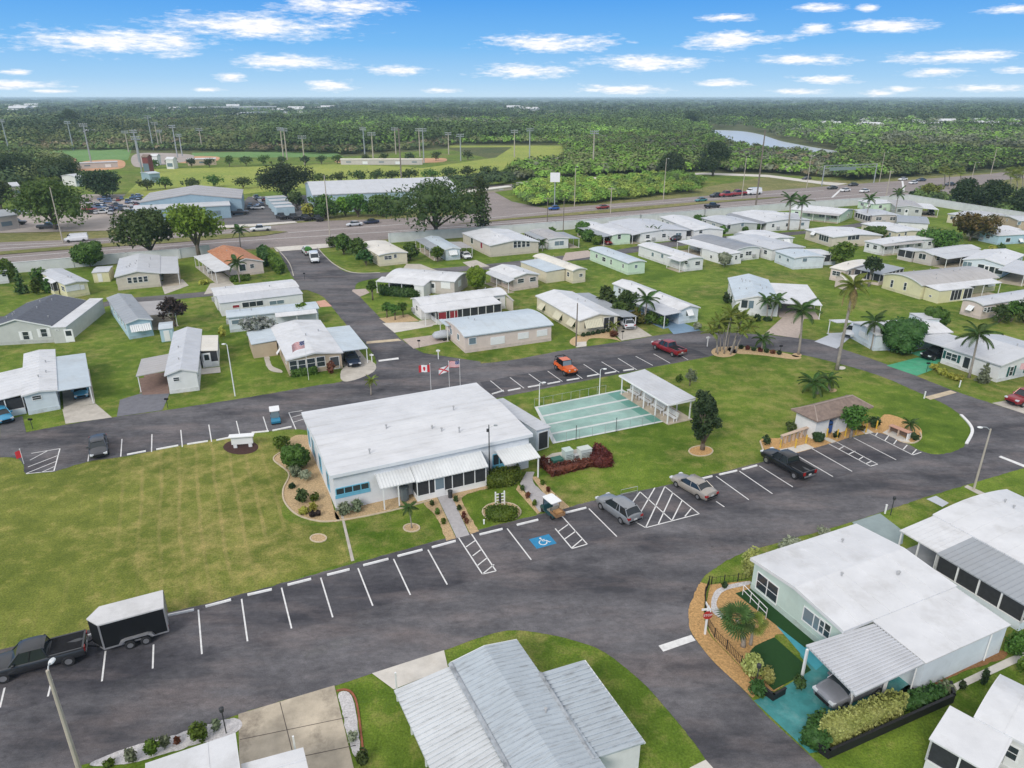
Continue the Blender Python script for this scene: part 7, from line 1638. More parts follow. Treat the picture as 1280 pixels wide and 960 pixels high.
# chain-link fence round the court
t = thing('court_fence', 'low chain-link fence of thin grey posts and rails around the shuffleboard court', 'fence', (CB[0].x, CB[0].y, 0))
for i, j in ((0, 1), (3, 2)):
    a, b = CB[i] - CB[0], CB[j] - CB[0]; m = MB()
    for k in range(9): p = a.lerp(b, k / 8 * .8); m.tube([(p.x, p.y, 0), (p.x, p.y, 1.1)], .022, 5)
    q = a.lerp(b, .8); m.tube([(a.x, a.y, 1.1), (q.x, q.y, 1.1)], .016, 5); m.build('fence_panel', STEEL, t)

def utility_pole(label, base, top, wood=WOODP, r=.14, arms=1, name='utility_pole', group=None, lamp=False):
    b = G(*base); H = height_at(b, top[1]); t = thing(name, label, 'pole', b, 0, group)
    m = MB(); m.tube([(0, 0, 0), (0, 0, H)], [r, r * .65], 8); m.build('pole', wood, t)
    for k in range(arms):
        m = MB(); m.b2((-1.1, -.06, H - .6 - k * .8), (1.1, .06, H - .46 - k * .8))
        for x in (-1, -.5, .5, 1): m.lathe([(.05, 0), (.07, .1), (.03, .2)], (x, 0, H - .46 - k * .8), 6)
        m.build('crossarm', wood, t)
    if lamp:
        m = MB(); m.tube([(0, 0, H - .3), (.5, 0, H - .05)], .035, 5); m.box((.65, 0, H - .05), (.35, .2, .12)); m.build('lamp_head', STEEL, t)
        m = MB(); m.tube([(0, 0, H - .5), (-.1, -.3, H - .4)], .03, 5); m.box((-.12, -.38, H - .4), (.2, .25, .25)); m.build('floodlight', DARKM, t)
    return t
utility_pole('slim dark pole with two lamps standing at the clubhouse front', (612, 600), (612, 531), DARKM, .07, 0, lamp=True)
utility_pole('dark wooden pole in front of the cream home with cream awnings', (720, 433), (720, 379), WOODP, .12, 0)
utility_pole('tallest wooden pole on the near highway verge, right of centre', (944, 262), (956, 163), WOODP, .3, 0)
utility_pole('big wooden pole rising before the white warehouse', (503, 246), (499, 160), WOODP, .3, 1)
utility_pole('grey pole at the entrance side of the highway', (413, 300), (408, 219), CONCP, .17, 0)
utility_pole('grey leaning pole in front of the wide green oak', (79, 304), (64, 234), CONCP, .17, 0)
utility_pole('wooden pole with a transformer on the near kerb of the highway', (763, 267), (762, 234), CONCP, .17, 1)
utility_pole('dark pole left of two at the highway wall', (684, 284), (686, 246), WOODP, .13, 1)
utility_pole('bare dark pole right of two at the highway wall', (704, 291), (704, 247), WOODP, .13, 0)
utility_pole('wooden pole with a crossarm at the junction', (1107, 248), (1112, 213), CONCP, .2, 1)
for k, (b_, tp) in enumerate([((388, 340), (388, 325)), ((328, 460), (328, 440))]):
    pass
for (b_, tp, l) in [((718, 258), (718, 208), 'first'), ((829, 251), (832, 198), 'second'), ((927, 248), (931, 195), 'third'), ((1008, 236), (1013, 194), 'fourth'), ((1099, 228), (1105, 190), 'fifth'), ((1215, 222), (1218, 203), 'sixth'), ((1238, 219), (1247, 186), 'seventh')]:
    street_lamp('tall pale street lamp, ' + l + ' from the left along the far highway kerb', b_, tp, (.3, -2.2), CONCP, .13, group='street lamps along the far highway kerb')
# sign gantry over the junction
a, b = G(1027, 232), G(1092, 229); d = b - a; t = thing('sign_gantry', 'steel truss gantry spanning the road at the junction', 'gantry', a, math.atan2(d.y, d.x)); L = d.length
for x in (0, L): m = MB(); m.tube([(x, 0, 0), (x, 0, 8.2)], .22, 8); m.build('post', STEEL, t)
m = MB()
for z in (7.0, 8.2): m.tube([(0, 0, z), (L, 0, z)], .1, 6)
for k in range(int(L / 2)): m.tube([(k * 2, 0, 7.0 if k % 2 else 8.2), (min(L, k * 2 + 2), 0, 8.2 if k % 2 else 7.0)], .05, 5)
m.build('truss', STEEL, t)
m = MB(); m.b2((L * .1, -.12, 6.0), (L * .6, -.05, 7.4)); m.build('sign_back', plain('sign_back', (.20, .26, .24), .6, .1, 1), t)
# billboard sign by the side road
b = G(693, 262); t = thing('pole_sign', 'square white sign on a pole by the side road', 'sign', b); m = MB(); m.tube([(0, 0, 0), (0, 0, 9)], .16, 8); m.build('pole', STEEL, t); m = MB(); m.b2((-1.6, -.15, 9), (1.6, .15, 12)); m.build('sign_board', WPAINT, t)

# ball field light poles
for (b_, tp) in [((12, 191), 150), ((92, 188), 152), ((114, 203), 155), ((161, 190), 164), ((192, 188), 145), ((199, 187), 153), ((203, 186), 163), ((222, 197), 157), ((228, 195), 168), ((253, 188), 161), ((178, 217), 171), ((174, 203), 163), ((355, 202), 160), ((359, 200), 161), ((381, 206), 170), ((456, 193), 160), ((467, 205), 166), ((495, 193), 160), ((525, 196), 161), ((530, 204), 161), ((561, 193), 166), ((576, 201), 168), ((643, 197), 163), ((662, 199), 161), ((741, 213), 164)]:
    b = G(*b_); H = height_at(b, tp); t = thing('floodlight_pole', 'tall thin floodlight pole standing among the ball fields', 'floodlight pole', b, rnd.uniform(-.4, .4), 'floodlight poles around the ball fields')
    m = MB(); m.tube([(0, 0, 0), (0, 0, H)], [.42, .28], 6); m.build('pole', CONCP if b_[0] % 2 else STEEL, t)
    m = MB(); m.b2((-2.2, -.15, H - 1.4), (2.2, .15, H - 1.1)); m.b2((-2.2, -.15, H - .3), (2.2, .15, H))
    for q in range(5):
        for zz in (H - 1.0, H + .1): m.box((-1.9 + q * .95, -.3, zz), (.5, .5, .5))
    m.build('lamp_bank', STEEL, t)

# perimeter wall along the highway
def wall_run(label, P, h, mat, name='perimeter_wall', group='white perimeter walls', th=.25, cat='wall'):
    pts = [G(*p) for p in P]; o = pts[0]; t = thing(name, label, cat, o, 0, group); m = MB(); mc = MB()
    for a, b in zip(pts, pts[1:]):
        d = b - a; ang = math.atan2(d.y, d.x); c = (a + b) / 2 - o; m.box((c.x, c.y, h / 2), (d.length, th, h), ang); mc.box((c.x, c.y, h + .05), (d.length + .1, th + .12, .1), ang)
        n = int(d.length / 6)
        for k in range(n + 1): p = a.lerp(b, k / max(1, n)) - o; m.box((p.x, p.y, h / 2 + .05), (.42, .42, h + .1), ang)
    m.build('wall_panel', mat, t); mc.build('coping', mat, t)
PW = plain('perimeter_white', (.66, .67, .67), .85, .1, .4, dirt=(.42, .43, .42), dirt_amt=.5)
wall_run('white perimeter wall along the highway left of the park entrance', [(-80, 352), (16, 341.5), (92, 334.5), (160, 328), (225, 323), (262, 318)], 2.2, PW)
wall_run('white perimeter wall along the highway right of the entrance, as far as the junction', [(487, 303.5), (560, 298), (640, 292.5), (720, 286), (800, 279), (880, 272), (960, 265), (1060, 257.5), (1135, 252)], 2.4, PW)
wall_run('white perimeter wall running back from the junction at right', [(1135, 252), (1200, 263), (1280, 276), (1330, 285)], 2.4, PW)

# flags on poles
FLAGW = plain('flag_white', (.74, .74, .74), .8, .05, 2); FLAGR = plain('flag_red', (.55, .03, .04), .8, .08, 2); FLAGB = plain('flag_blue', (.02, .03, .16), .8, .08, 2)
def wave(x): return .12 * math.sin(x * 4.2)
def flag(name, label, base, top, w, h, kind, yaw, pole_r=.03, droop=.12, z=None, drop=.1):
    b = G(*base); H = height_at(b, top); t = thing('flagpole', label, 'flag', b, yaw)
    m = MB(); m.tube([(0, 0, 0), (0, 0, H)], [pole_r, pole_r * .7], 8); m.blob((0, 0, H + .05), .06); m.build('pole', TRIM, t)
    f = [MB(), MB(), MB()]; NX, NY = 26, 13
    def at(u, v): x = u * w; return (x + .03, wave(x) * (.4 + u), H - drop - v * h - droop * u * u * w)
    for i in range(NX):
        for j in range(NY):
            u, v = (i + .5) / NX, (j + .5) / NY
            if kind == 'canada':
                c = 1 if u < .25 or u > .75 or (abs(u - .5) < .13 * (1 - abs(v - .45) * 1.7) and .2 < v < .75) or (abs(u - .5) < .02 and v < .86 and v > .7) else 0
            elif kind == 'us':
                c = 2 if u < .4 and v < .54 else (1 if int(v * 13) % 2 == 0 else 0)
                if c == 2 and (i + j) % 3 == 0 and i % 2: c = 0
            elif kind == 'saltire':
                c = 1 if abs(u - v) < .11 or abs(u + v - 1) < .11 else 0
            else: c = 1
            f[c].poly([at(i / NX, j / NY), at((i + 1) / NX, j / NY), at((i + 1) / NX, (j + 1) / NY), at(i / NX, (j + 1) / NY)])
    allm = MB(); 
    for k, q in enumerate(f): allm.raw(q.v, q.f, k) if q.v else None
    allm.build('flag', [FLAGW, FLAGR, FLAGB], t)
    return t
flag('f', 'red and white maple leaf flag, left of the three flagpoles behind the clubhouse', (539, 492), 455, 1.4, .95, 'canada', math.pi)
flag('f', 'white flag with a red diagonal cross, middle of the three flagpoles', (562, 490), 452, 1.25, .85, 'saltire', math.pi + .3, droop=.35, drop=.5)
flag('f', 'stars and stripes flag, right of the three flagpoles behind the clubhouse', (575.5, 488), 450, 1.4, .85, 'us', math.pi)
flag('f', 'stars and stripes flag on a pole in front of the tan home', (386, 475), 425, 1.6, 1.0, 'us', math.pi + .25, droop=.3)
flag('f', 'stars and stripes flag by the green-shuttered home at the right edge', (1282, 480), 453, 1.2, .8, 'us', math.pi)
flag('f', 'plain red flag drooping on a short pole at the left road edge', (30, 580), 562, .45, .8, 'red', math.pi, droop=.3)

# white sign box with a low roof on the grass at the road
b = G(304, 559); t = thing('sign_board', 'white low sign board with a flat cap in a dark mulch bed at the road', 'sign', b, R(10))
m = MB(); m.b2((-1.1, -.15, .45), (1.1, .15, 1.35)); m.b2((-.95, -.1, 0), (-.6, .1, .45)); m.b2((.6, -.1, 0), (.95, .1, .45)); m.build('board', WPAINT, t); m = MB(); m.b2((-1.3, -.4, 1.35), (1.3, .4, 1.45)); m.build('cap', WPAINT, t)
# stop sign with a street name blade
b = G(881, 793); d = G(985, 985) - b; t = thing('stop_sign', 'red stop sign with white street blade on a white post in the orange mulch', 'sign', b, math.atan2(d.y, d.x))
m = MB(); m.b2((-.06, -.06, 0), (.06, .06, 2.5)); m.build('post', TRIM, t)
m = MB(); P = [(.36 * math.cos(R(22.5 + 45 * k)), .36 * math.sin(R(22.5 + 45 * k))) for k in range(8)]
m.raw([(.09, y, 1.75 + z) for y, z in P] + [(.07, y, 1.75 + z) for y, z in P], [tuple(range(8)), tuple(range(15, 7, -1))] + [(i, (i + 1) % 8, 8 + (i + 1) % 8, 8 + i) for i in range(8)]); pl = m.build('sign_plate', paint('stop_red', (.42, .03, .03), .2), t)
cu = bpy.data.curves.new('lettering', 'FONT'); cu.body = 'STOP'; cu.size = .27; cu.align_x = 'CENTER'; cu.align_y = 'CENTER'; cu.extrude = .003
q = bpy.data.objects.new('lettering', cu); COL.objects.link(q); me = bpy.data.meshes.new_from_object(q.evaluated_get(bpy.context.evaluated_depsgraph_get())); bpy.data.objects.remove(q)
me.materials.clear(); me.materials.append(WPAINT); o = bpy.data.objects.new('lettering', me); COL.objects.link(o); o.parent = pl; o.location = (.096, 0, 1.75); o.rotation_euler = (R(90), 0, R(90))
m = MB(); m.b2((-.45, -.02, 2.3), (.45, .02, 2.5)); m.b2((-.02, -.45, 2.12), (.02, .45, 2.28)); m.build('street_blade', WPAINT, t)

# yellow bollards, slatted rack and bench at the kiosk
proto = None
for px in [(994, 560), (1007, 555), (975, 561), (1033, 547), (1046, 548), (1056, 546.5), (1069, 544.5), (1082, 541), (1095, 537)]:
    p = G(*px)
    if proto is None:
        proto = o = thing('bollard', 'yellow bollard standing in the row along the stalls in front of the kiosk', 'bollard', p, 0, 'yellow bollards in front of the kiosk')
        m = MB(); m.lathe([(.08, 0), (.08, 1.05), (.06, 1.12), (.001, 1.14)], (0, 0, 0), 10); m.build('post', YEL, o); m = MB(); m.lathe([(.13, 0), (.13, .06), (.08, .08)], (0, 0, 0), 10); m.build('base', plain('bollard_base', (.4, .36, .28), .9, .1, 2), o)
    else: o = copy_tree(proto); o.location = p
a, b = G(976, 556), G(1011, 544); d = b - a; t = thing('slatted_rack', 'low rack of tan slats with a flat top rail left of the kiosk', 'rack', a, math.atan2(d.y, d.x)); L = d.length
TANW = plain('tan_wood', (.55, .42, .32), .8, .15, 3)
m = MB(); m.b2((-.05, -.2, 1.05), (L + .05, .2, 1.13)); m.build('top_rail', TANW, t)
for k in range(8): m = MB(); x = L * k / 7; m.b2((x - .07, -.1, 0), (x + .07, .12, 1.05)); m.build('slat', TANW if k % 2 else plain('grey_wood', (.36, .31, .28), .85, .15, 3), t)
a, b = G(1111, 540), G(1136, 550); d = b - a; t = thing('long_bench', 'long salmon-topped wooden bench shelf on the kerb right of the kiosk', 'bench', a, math.atan2(d.y, d.x)); L = d.length
m = MB(); m.b2((0, -.35, .85), (L, .35, .93)); m.build('seat', plain('salmon_wood', (.50, .28, .20), .8, .15, 3), t)
for x in (.1, L * .5, L - .1): m = MB(); m.b2((x - .05, -.3, 0), (x + .05, .3, .85)); m.build('leg', TRIM if x > L * .8 else TANW, t)
m = MB(); m.b2((.1, -.1, .3), (L - .1, .25, .75)); m.build('shelf', plain('dark_wood', (.12, .08, .06), .85, .2, 3), t)

# utility boxes behind the red hedge
for base, (w, d_, h), c, lab in [((696, 583), (1.1, .8, .9), (.03, .12, .09), 'dark green utility cabinet inside the red hedge'), ((709, 577), (.9, .9, 1.4), (.50, .58, .54), 'pale tall air-conditioning unit inside the red hedge'), ((730, 573), (1.3, .9, 1.2), (.56, .60, .56), 'wide pale air-conditioning unit inside the red hedge'), ((720, 575), (.5, .4, .6), (.5, .5, .5), 'small grey box between the two pale units')]:
    t = thing('utility_cabinet', lab, 'cabinet', G(*base), R(24)); mt = plain('cab_%d' % int(c[0] * 100 + base[0]), c, .6, .1, 2)
    m = MB(); m.b2((-w / 2, -d_ / 2, .08), (w / 2, d_ / 2, h)); m.build('body', mt, t); m = MB(); m.b2((-w / 2 - .03, -d_ / 2 - .03, h), (w / 2 + .03, d_ / 2 + .03, h + .06)); m.build('lid', mt, t)
    m = MB()
    for k in range(5): m.b2((-w * .4, -d_ / 2 - .02, .2 + k * h * .13), (w * .4, -d_ / 2 + .01, .24 + k * h * .13))
    m.build('louvre', DARKM, t); m = MB(); m.b2((-w / 2 - .15, -d_ / 2 - .15, 0), (w / 2 + .15, d_ / 2 + .15, .08)); m.build('plinth', CONC, t)
# white ladder-like trellis
b = G(625, 632); t = thing('trellis', 'white ladder-like frame standing behind the oval hedge', 'trellis', b, R(15))
for x in (-.42, .42): m = MB(); m.b2((x - .06, -.05, 0), (x + .06, .05, 1.5)); m.build('upright', TRIM, t)
for k in range(4): m = MB(); m.b2((-.36, -.03, .25 + k * .32), (.36, .03, .33 + k * .32)); m.build('rung', TRIM, t)
m = MB(); m.b2((-.1, -.06, .3), (.1, .06, 1.3)); m.build('letter_panel', DARKM, t)
# grey-green bin at the porch
b = G(506, 625); t = thing('waste_bin', 'large dark grey bin standing under the porch awning', 'bin', b); m = MB(); m.lathe([(.36, 0), (.42, .3), (.42, 1.35), (.001, 1.35)], (0, 0, 0), 14); m.build('body', plain('bin_grey', (.13, .15, .16), .6, .1, 2), t); m = MB(); m.lathe([(.46, 1.33), (.46, 1.42), (.2, 1.55), (.001, 1.57)], (0, 0, 0), 14); m.build('lid', plain('bin_lid', (.10, .12, .13), .6, .1, 2), t)
b = G(563, 622); t = thing('waste_bin', 'small dark post bin beside the porch door path', 'bin', b); m = MB(); m.lathe([(.2, 0), (.22, .7), (.001, .7)], (0, 0, 0), 10); m.build('body', DARKM, t); m = MB(); m.lathe([(.24, .68), (.24, .76), (.001, .84)], (0, 0, 0), 10); m.build('lid', DARKM, t)
# low barrier frame in front of the hatched bay
b = G(786, 621); t = thing('barrier_rail', 'thin grey barrier rail on the lawn edge left of the hatched bay', 'rail', b, R(22)); m = MB(); m.tube([(-.9, 0, 0), (-.9, 0, .95), (.9, 0, .95), (.9, 0, 0)], .025, 6); m.build('rail', STEEL, t); m = MB(); m.tube([(-.9, 0, .5), (.9, 0, .5)], .02, 6); m.build('midrail', STEEL, t)

# white marker posts, mailboxes and garden lamps
for px, h, l in [((1106, 642), .9, 'short white marker post by the lower right verge'), ((1155, 498), .9, 'white marker post on the lawn at the cream road strip'), ((884, 433), 1.6, 'white post sign at the corner of the upper lot'), ((1199, 484), .9, 'white marker post on the kerb before the green-shuttered home'), ((548, 449), 1.5, 'white cross-armed post on the grass bend before the curved silver-roofed trailer'), ((465, 452), 1.2, 'white slab post by the carport of the tan home with the flag'), ((605, 655), .4, 'tiny white stake at the edge of the front lawn')]:
    t = thing('marker_post', l, 'post', G(*px)); m = MB(); m.b2((-.06, -.05, 0), (.06, .05, h)); m.build('post', TRIM, t)
    if h > 1: m = MB(); m.b2((-.28, -.03, h - .3), (.28, .03, h - .08)); m.build('plate', TRIM, t)
    else: m = MB(); m.b2((-.08, -.07, h), (.08, .07, h + .04)); m.build('cap', TRIM, t)
for px, h, l, c in [((1113, 644), 1.6, 'black garden lamp on the lower right verge', 1), ((944, 861), 1.7, 'black garden lamp at the pale shrubs by the teal drive', 1), ((283, 917), 1.7, 'black garden lamp at the corner of the white gravel bed', 1), ((524, 436), 1.2, 'dark mailbox post on the tan driveway', 0), ((381, 350), 1.3, 'dark mailbox post by the entrance road', 0), ((778, 424), 1.2, 'mailbox post at the drive of the cream-awning home', 0), ((1158, 465), 1.2, 'mailbox post beside the green-floored drive', 0), ((975, 442), 1.1, 'wooden post with a box in the loop road bed', 0), ((210, 510), 1.1, 'dark mailbox post beside the slate-coloured drive', 0), ((41, 536), 1.1, 'dark mailbox post on the grass by the left driveway', 0)]:
    t = thing('garden_lamp' if c else 'mailbox_post', l, 'lamp' if c else 'mailbox', G(*px)); m = MB(); m.tube([(0, 0, 0), (0, 0, h)], .035, 6); m.build('pole', DARKM, t)
    if c: m = MB(); m.lathe([(.04, h), (.12, h + .05), (.15, h + .3), (.001, h + .4)], (0, 0, 0), 8); m.build('lamp_head', DARKM, t)
    else: m = MB(); m.profile_x([(-.1, h), (.1, h), (.1, h + .14), (0, h + .22), (-.1, h + .14)], -.22, .22); m.build('mailbox', BLACKP, t)

# garden fence and black planter of the mint-walled home
def picket(label, P, h, sp=.16, mat=BLKF, name='garden_fence'):
    pts = [G(*p) for p in P]; o = pts[0]; t = thing(name, label, 'fence', o); m = MB(); r = MB()
    for a, b in zip(pts, pts[1:]):
        n = max(1, int((b - a).length / sp))
        for k in range(n): p = a.lerp(b, k / n) - o; big = k % 10 == 0; m.b2((p.x - (.03 if big else .01), p.y - (.03 if big else .01), 0), (p.x + (.03 if big else .01), p.y + (.03 if big else .01), h + (.1 if big else 0)))
        for z in (h * .2, h * .95): r.tube([tuple(a - o + Vector((0, 0, z))), tuple(b - o + Vector((0, 0, z)))], .015, 4)
    m.build('pickets', mat, t); r.build('rail', mat, t)
picket('black low garden fence curving along the orange mulch beside the road', [(886, 731), (881, 745), (881, 765), (884, 782), (893, 797), (908, 812), (926, 832), (945, 855)], .75)
picket('dark thin fence at the lawn corner above the mulch garden', [(889, 731), (905, 729), (922, 727), (936, 724)], .7, .3)
def planter(label, P, h):
    pts = [G(*p) for p in P]; o = pts[0]; t = thing('planter_wall', label, 'planter', o); m = MB(); c = MB()
    for a, b in zip(pts, pts[1:]):
        d = b - a; q = (a + b) / 2 - o; an = math.atan2(d.y, d.x); m.box((q.x, q.y, h / 2), (d.length + .1, .1, h), an); c.box((q.x, q.y, h + .03), (d.length + .14, .16, .06), an)
    m.build('panel', BLKF, t); c.build('rail', BLKF, t)
planter('black solid planter edging around the pale hedge block', [(1010, 908), (1006, 928), (1035, 948), (1190, 878), (1186, 862)], .62)
planter('black low edging at the teal drive entrance by the dark shrub', [(950, 864), (966, 876), (980, 868)], .5)
# white stair rail on the turf terrace
a, b = G(928, 744), G(957, 774); d = b - a; t = thing('handrail', 'white metal handrail on the narrow artificial turf strip', 'handrail', a, math.atan2(d.y, d.x)); L = d.length
for z in (.5, .95): m = MB(); m.tube([(0, 0, z), (L, 0, z)], .028, 6); m.build('rail', TRIM, t)
for k in range(4): m = MB(); x = L * k / 3; m.tube([(x, 0, 0), (x, 0, .95)], .028, 6); m.build('post', TRIM, t)
# brown timber fence by the right wall of the mint home, driveway debris
picket('brown low wooden rail beside the right wall of the mint-walled home', [(1166, 850), (1206, 833), (1244, 818)], .5, .5, plain('brown_rail', (.22, .10, .05), .85, .2, 3), 'garden_rail')
# porch railings of two homes
picket('white porch railing of the grey-blue double-wide', [(918, 395.5), (947, 396.5)], 1.0, .25, TRIM, 'porch_railing')
picket('white porch railing of the terracotta-roofed home', [(288, 345), (306, 343)], 1.0, .25, TRIM, 'porch_railing')
# covered boat beside the silver-roofed trailer
b = G(556, 424); t = thing('covered_boat', 'grey tarpaulin-covered boat parked beside the curved silver-roofed trailer', 'boat', b, R(20))
m = MB(); loft(m, [[(x, w * math.cos(R(a)), .55 + hh * max(0, math.sin(R(a)))) for a in range(0, 360, 30)] for x, w, hh in ((-1.9, .6, .4), (-1.5, .9, .8), (0, 1.0, 1.0), (1.2, .8, .75), (2.1, .2, .3))]); m.build('cover', plain('tarpaulin', (.42, .44, .47), .7, .12, 2, bump=.4), t, smooth=True)
for s in (-1, 1): w = MB(); w.lathe([(.001, -.08), (.28, -.08), (.28, .08), (.001, .08)], (0, 0, 0), 12); o = w.build('wheel', TYRE, t); o.rotation_euler = (R(90), 0, 0); o.location = (-.3, s * .85, .28)
# shaded clutter under the right-hand carport
b = G(1222, 733); t = thing('patio_chair', 'brown wicker patio chair under the long ribbed carport', 'chair', b, R(200)); WK = plain('wicker', (.20, .11, .06), .85, .25, 6)
m = MB(); m.b2((-.35, -.35, .25), (.35, .35, .42)); m.build('seat', WK, t); m = MB(); m.b2((-.4, -.35, .4), (-.28, .35, 1.0)); m.build('backrest', WK, t)
for s in (-1, 1): m = MB(); m.b2((-.35, s * .38 - .06, .1), (.35, s * .38 + .06, .62)); m.build('armrest', WK, t)

# ------------------------------------------------------------------ far buildings
def big_building(label, A, B, C, z, rise, wall, roof, ridge='x', name='warehouse', cat='building', parts=()):
    org, ang, L, W = rect(A, B, C, z); t = thing(name, label, cat, org, ang); pr = roof_line(W if ridge == 'x' else L, rise, 'gable'); m = MB()
    RL = L if ridge == 'x' else W
    (m.profile_x if ridge == 'x' else m.profile_y)([(p, z + h) for p, h in pr] + [(p, z + h - .3) for p, h in reversed(pr)], 0, RL)
    for k in range(1, int(RL / 6)): (m.profile_x if ridge == 'x' else m.profile_y)([(p, z + h + .06) for p, h in pr] + [(p, z + h - .1) for p, h in reversed(pr)], k * 6, k * 6 + .2)
    m.build('roof', ROOF[roof], t)
    m = MB(); w0 = W if ridge == 'x' else L; (m.profile_x if ridge == 'x' else m.profile_y)([(.2, 0)] + [(min(max(p, .2), w0 - .2), z + h - .28) for p, h in pr] + [(w0 - .2, 0)], .2, RL - .2); m.build('wall', WALL[wall], t)
    n = max(1, int(L / 9))
    for k in range(n):
        x = L * (k + .5) / n; m = MB(); m.b2((x - 1.4, .12, .3 if k % 2 else 1.2), (x + 1.4, .19, z * .6)); m.build('roller_door' if k % 2 else 'window', TRIM if k % 2 else GLASSB, t)
    return t
big_building('steel-blue dealer building with a grey roof, its main hall', (173.5, 252.5), (302, 247.5), (294, 237), 5.2, 2.0, 'steelblue', 'n', 'y', 'dealer_building')
big_building('low steel-blue front wing of the dealer building with a pale roof', (166, 262.5), (288, 256), (284, 250.5), 4.0, .5, 'steelblue', 'l', 'x', 'dealer_building')
big_building('long white-roofed warehouse behind the row of green trees', (390, 243.5), (574, 236), (568, 222.5), 6.0, 2.4, 'warehouse', 'l', 'x')
for k in range(4):
    org, ang, L, W = rect((345 + k * -3.2, 259.5 - k * 4), (368 - k * 3.2, 258 - k * 4), (366 - k * 3.2, 255.7 - k * 4), 3.0)
    t = thing('container', 'long pale blue container in the stacked row on the dealer lot', 'container', org, ang, 'pale blue containers on the dealer lot'); m = MB(); m.b2((0, 0, .3), (L, max(W, 2.4), 2.9)); m.build('body', WALL['warehouse'], t); m = MB(); m.b2((-.05, -.05, 2.9), (L + .05, max(W, 2.4) + .05, 3.0)); m.build('roof', ROOF['l'], t)
for A, B, C, z, rs, wl, rf, lb in [((176, 196), (184, 196), (184, 195), 8, 1, 'barn', 'br', 'dark red two-storey scorers building at the ball fields'), ((187, 195), (196, 195), (196, 194.2), 5, 1, 'white', 'w', 'white canopy building right of the dark red one'), ((206, 199), (216, 199), (216, 198), 5, 1, 'white', 'w', 'small white canopy at the clay infield'), ((233, 199), (270, 198), (270, 197.4), 3.5, .3, 'tan', 'w', 'long white dugout roof along the clay infield'), ((95, 204), (147, 202), (147, 201.5), 3, .3, 'greige', 'l', 'long dark dugout with a pale roof at the left ball field'), ((425, 199), (528, 199), (527, 198.6), 3, .3, 'greige', 'c', 'long low dugout along the middle clay infield'), ((72, 166), (94, 166), (93, 162), 7, 1.5, 'beige', 'l', 'pale-roofed house alone in the left woods'), ((248, 147), (262, 147), (262, 144), 7, 1, 'white', 'w', 'white building in the woods below the white bridge line'), ((285, 141.5), (300, 141.5), (300, 139.5), 8, .5, 'white', 'w', 'white box building at the end of the far white line'),
                                  ((10, 233), (25, 232), (25, 229), 4, 1, 'beige', 'l', 'pale house under the left trees'), ((-10, 272), (22, 268), (20, 262), 4, 1.2, 'greige', 'g', 'grey-roofed building at the left edge across the highway'), ((93, 221), (104, 220), (104, 217), 4, .8, 'white', 'l', 'small pale house by the left clay infield'), ((186, 217), (200, 216), (199, 213.5), 4, .4, 'steelblue', 'b', 'small blue shed left of the sports field'), ((585, 240), (640, 233), (640, 231), 1.2, .2, 'cream', 'c', 'low pale wall building on the side road corner')]:
    big_building(lb, A, B, C, z, rs, wl, rf, name='field_building')
# white line of a distant bridge
a, b = G(238, 141), G(345, 139.5); d = b - a; t = thing('distant_bridge', 'thin white bridge line far off on the left horizon', 'bridge', a, math.atan2(d.y, d.x)); m = MB(); m.b2((0, -6, 11), (d.length, 6, 14)); m.build('deck', WALL['white'], t)
m = MB()
for k in range(12): x = d.length * (k + .5) / 12; m.b2((x - 2, -4, 0), (x + 2, 4, 11))
m.build('piers', WALL['white'], t); t.children[-1]['kind'] = 'stuff'
# far white homes across the river
r3 = random.Random(9); hp = None
for k in range(64):
    px = r3.choice([r3.uniform(968, 1090), r3.uniform(1080, 1112), r3.uniform(1136, 1186), r3.uniform(1200, 1280), r3.uniform(1085, 1110)]); py = r3.uniform(153.5, 162)
    p = G(px, py)
    if hp is None:
        m = MB(); m.b2((-8, -4, 0), (8, 4, 4), 0); m.profile_x([(-5, 3.6), (0, 6.0), (5, 3.6), (5, 3.4), (-5, 3.4)], -9, 9, 1); hp = m.mesh('far_home', [WALL['white'], ROOF['w']])
    o = bpy.data.objects.new('far_home', hp); COL.objects.link(o); o.location = p; o.rotation_euler = (0, 0, r3.uniform(-.6, .6)); o.scale = (r3.uniform(.7, 1.3),) * 3
    tag(o, 'tiny white-roofed home in the far waterside settlement beyond the river', 'house', 'white homes beyond the river')
for k in range(30):
    px = r3.choice([r3.uniform(320, 420), r3.uniform(640, 670), r3.uniform(10, 60), r3.uniform(150, 300)]); py = r3.uniform(134, 142)
    o = bpy.data.objects.new('far_home', hp); COL.objects.link(o); o.location = G(px, py); o.rotation_euler = (0, 0, r3.uniform(-.6, .6)); o.scale = (r3.uniform(1.2, 2.6),) * 3
    tag(o, 'tiny white building showing among the far woods near the horizon', 'house', 'white buildings near the horizon')
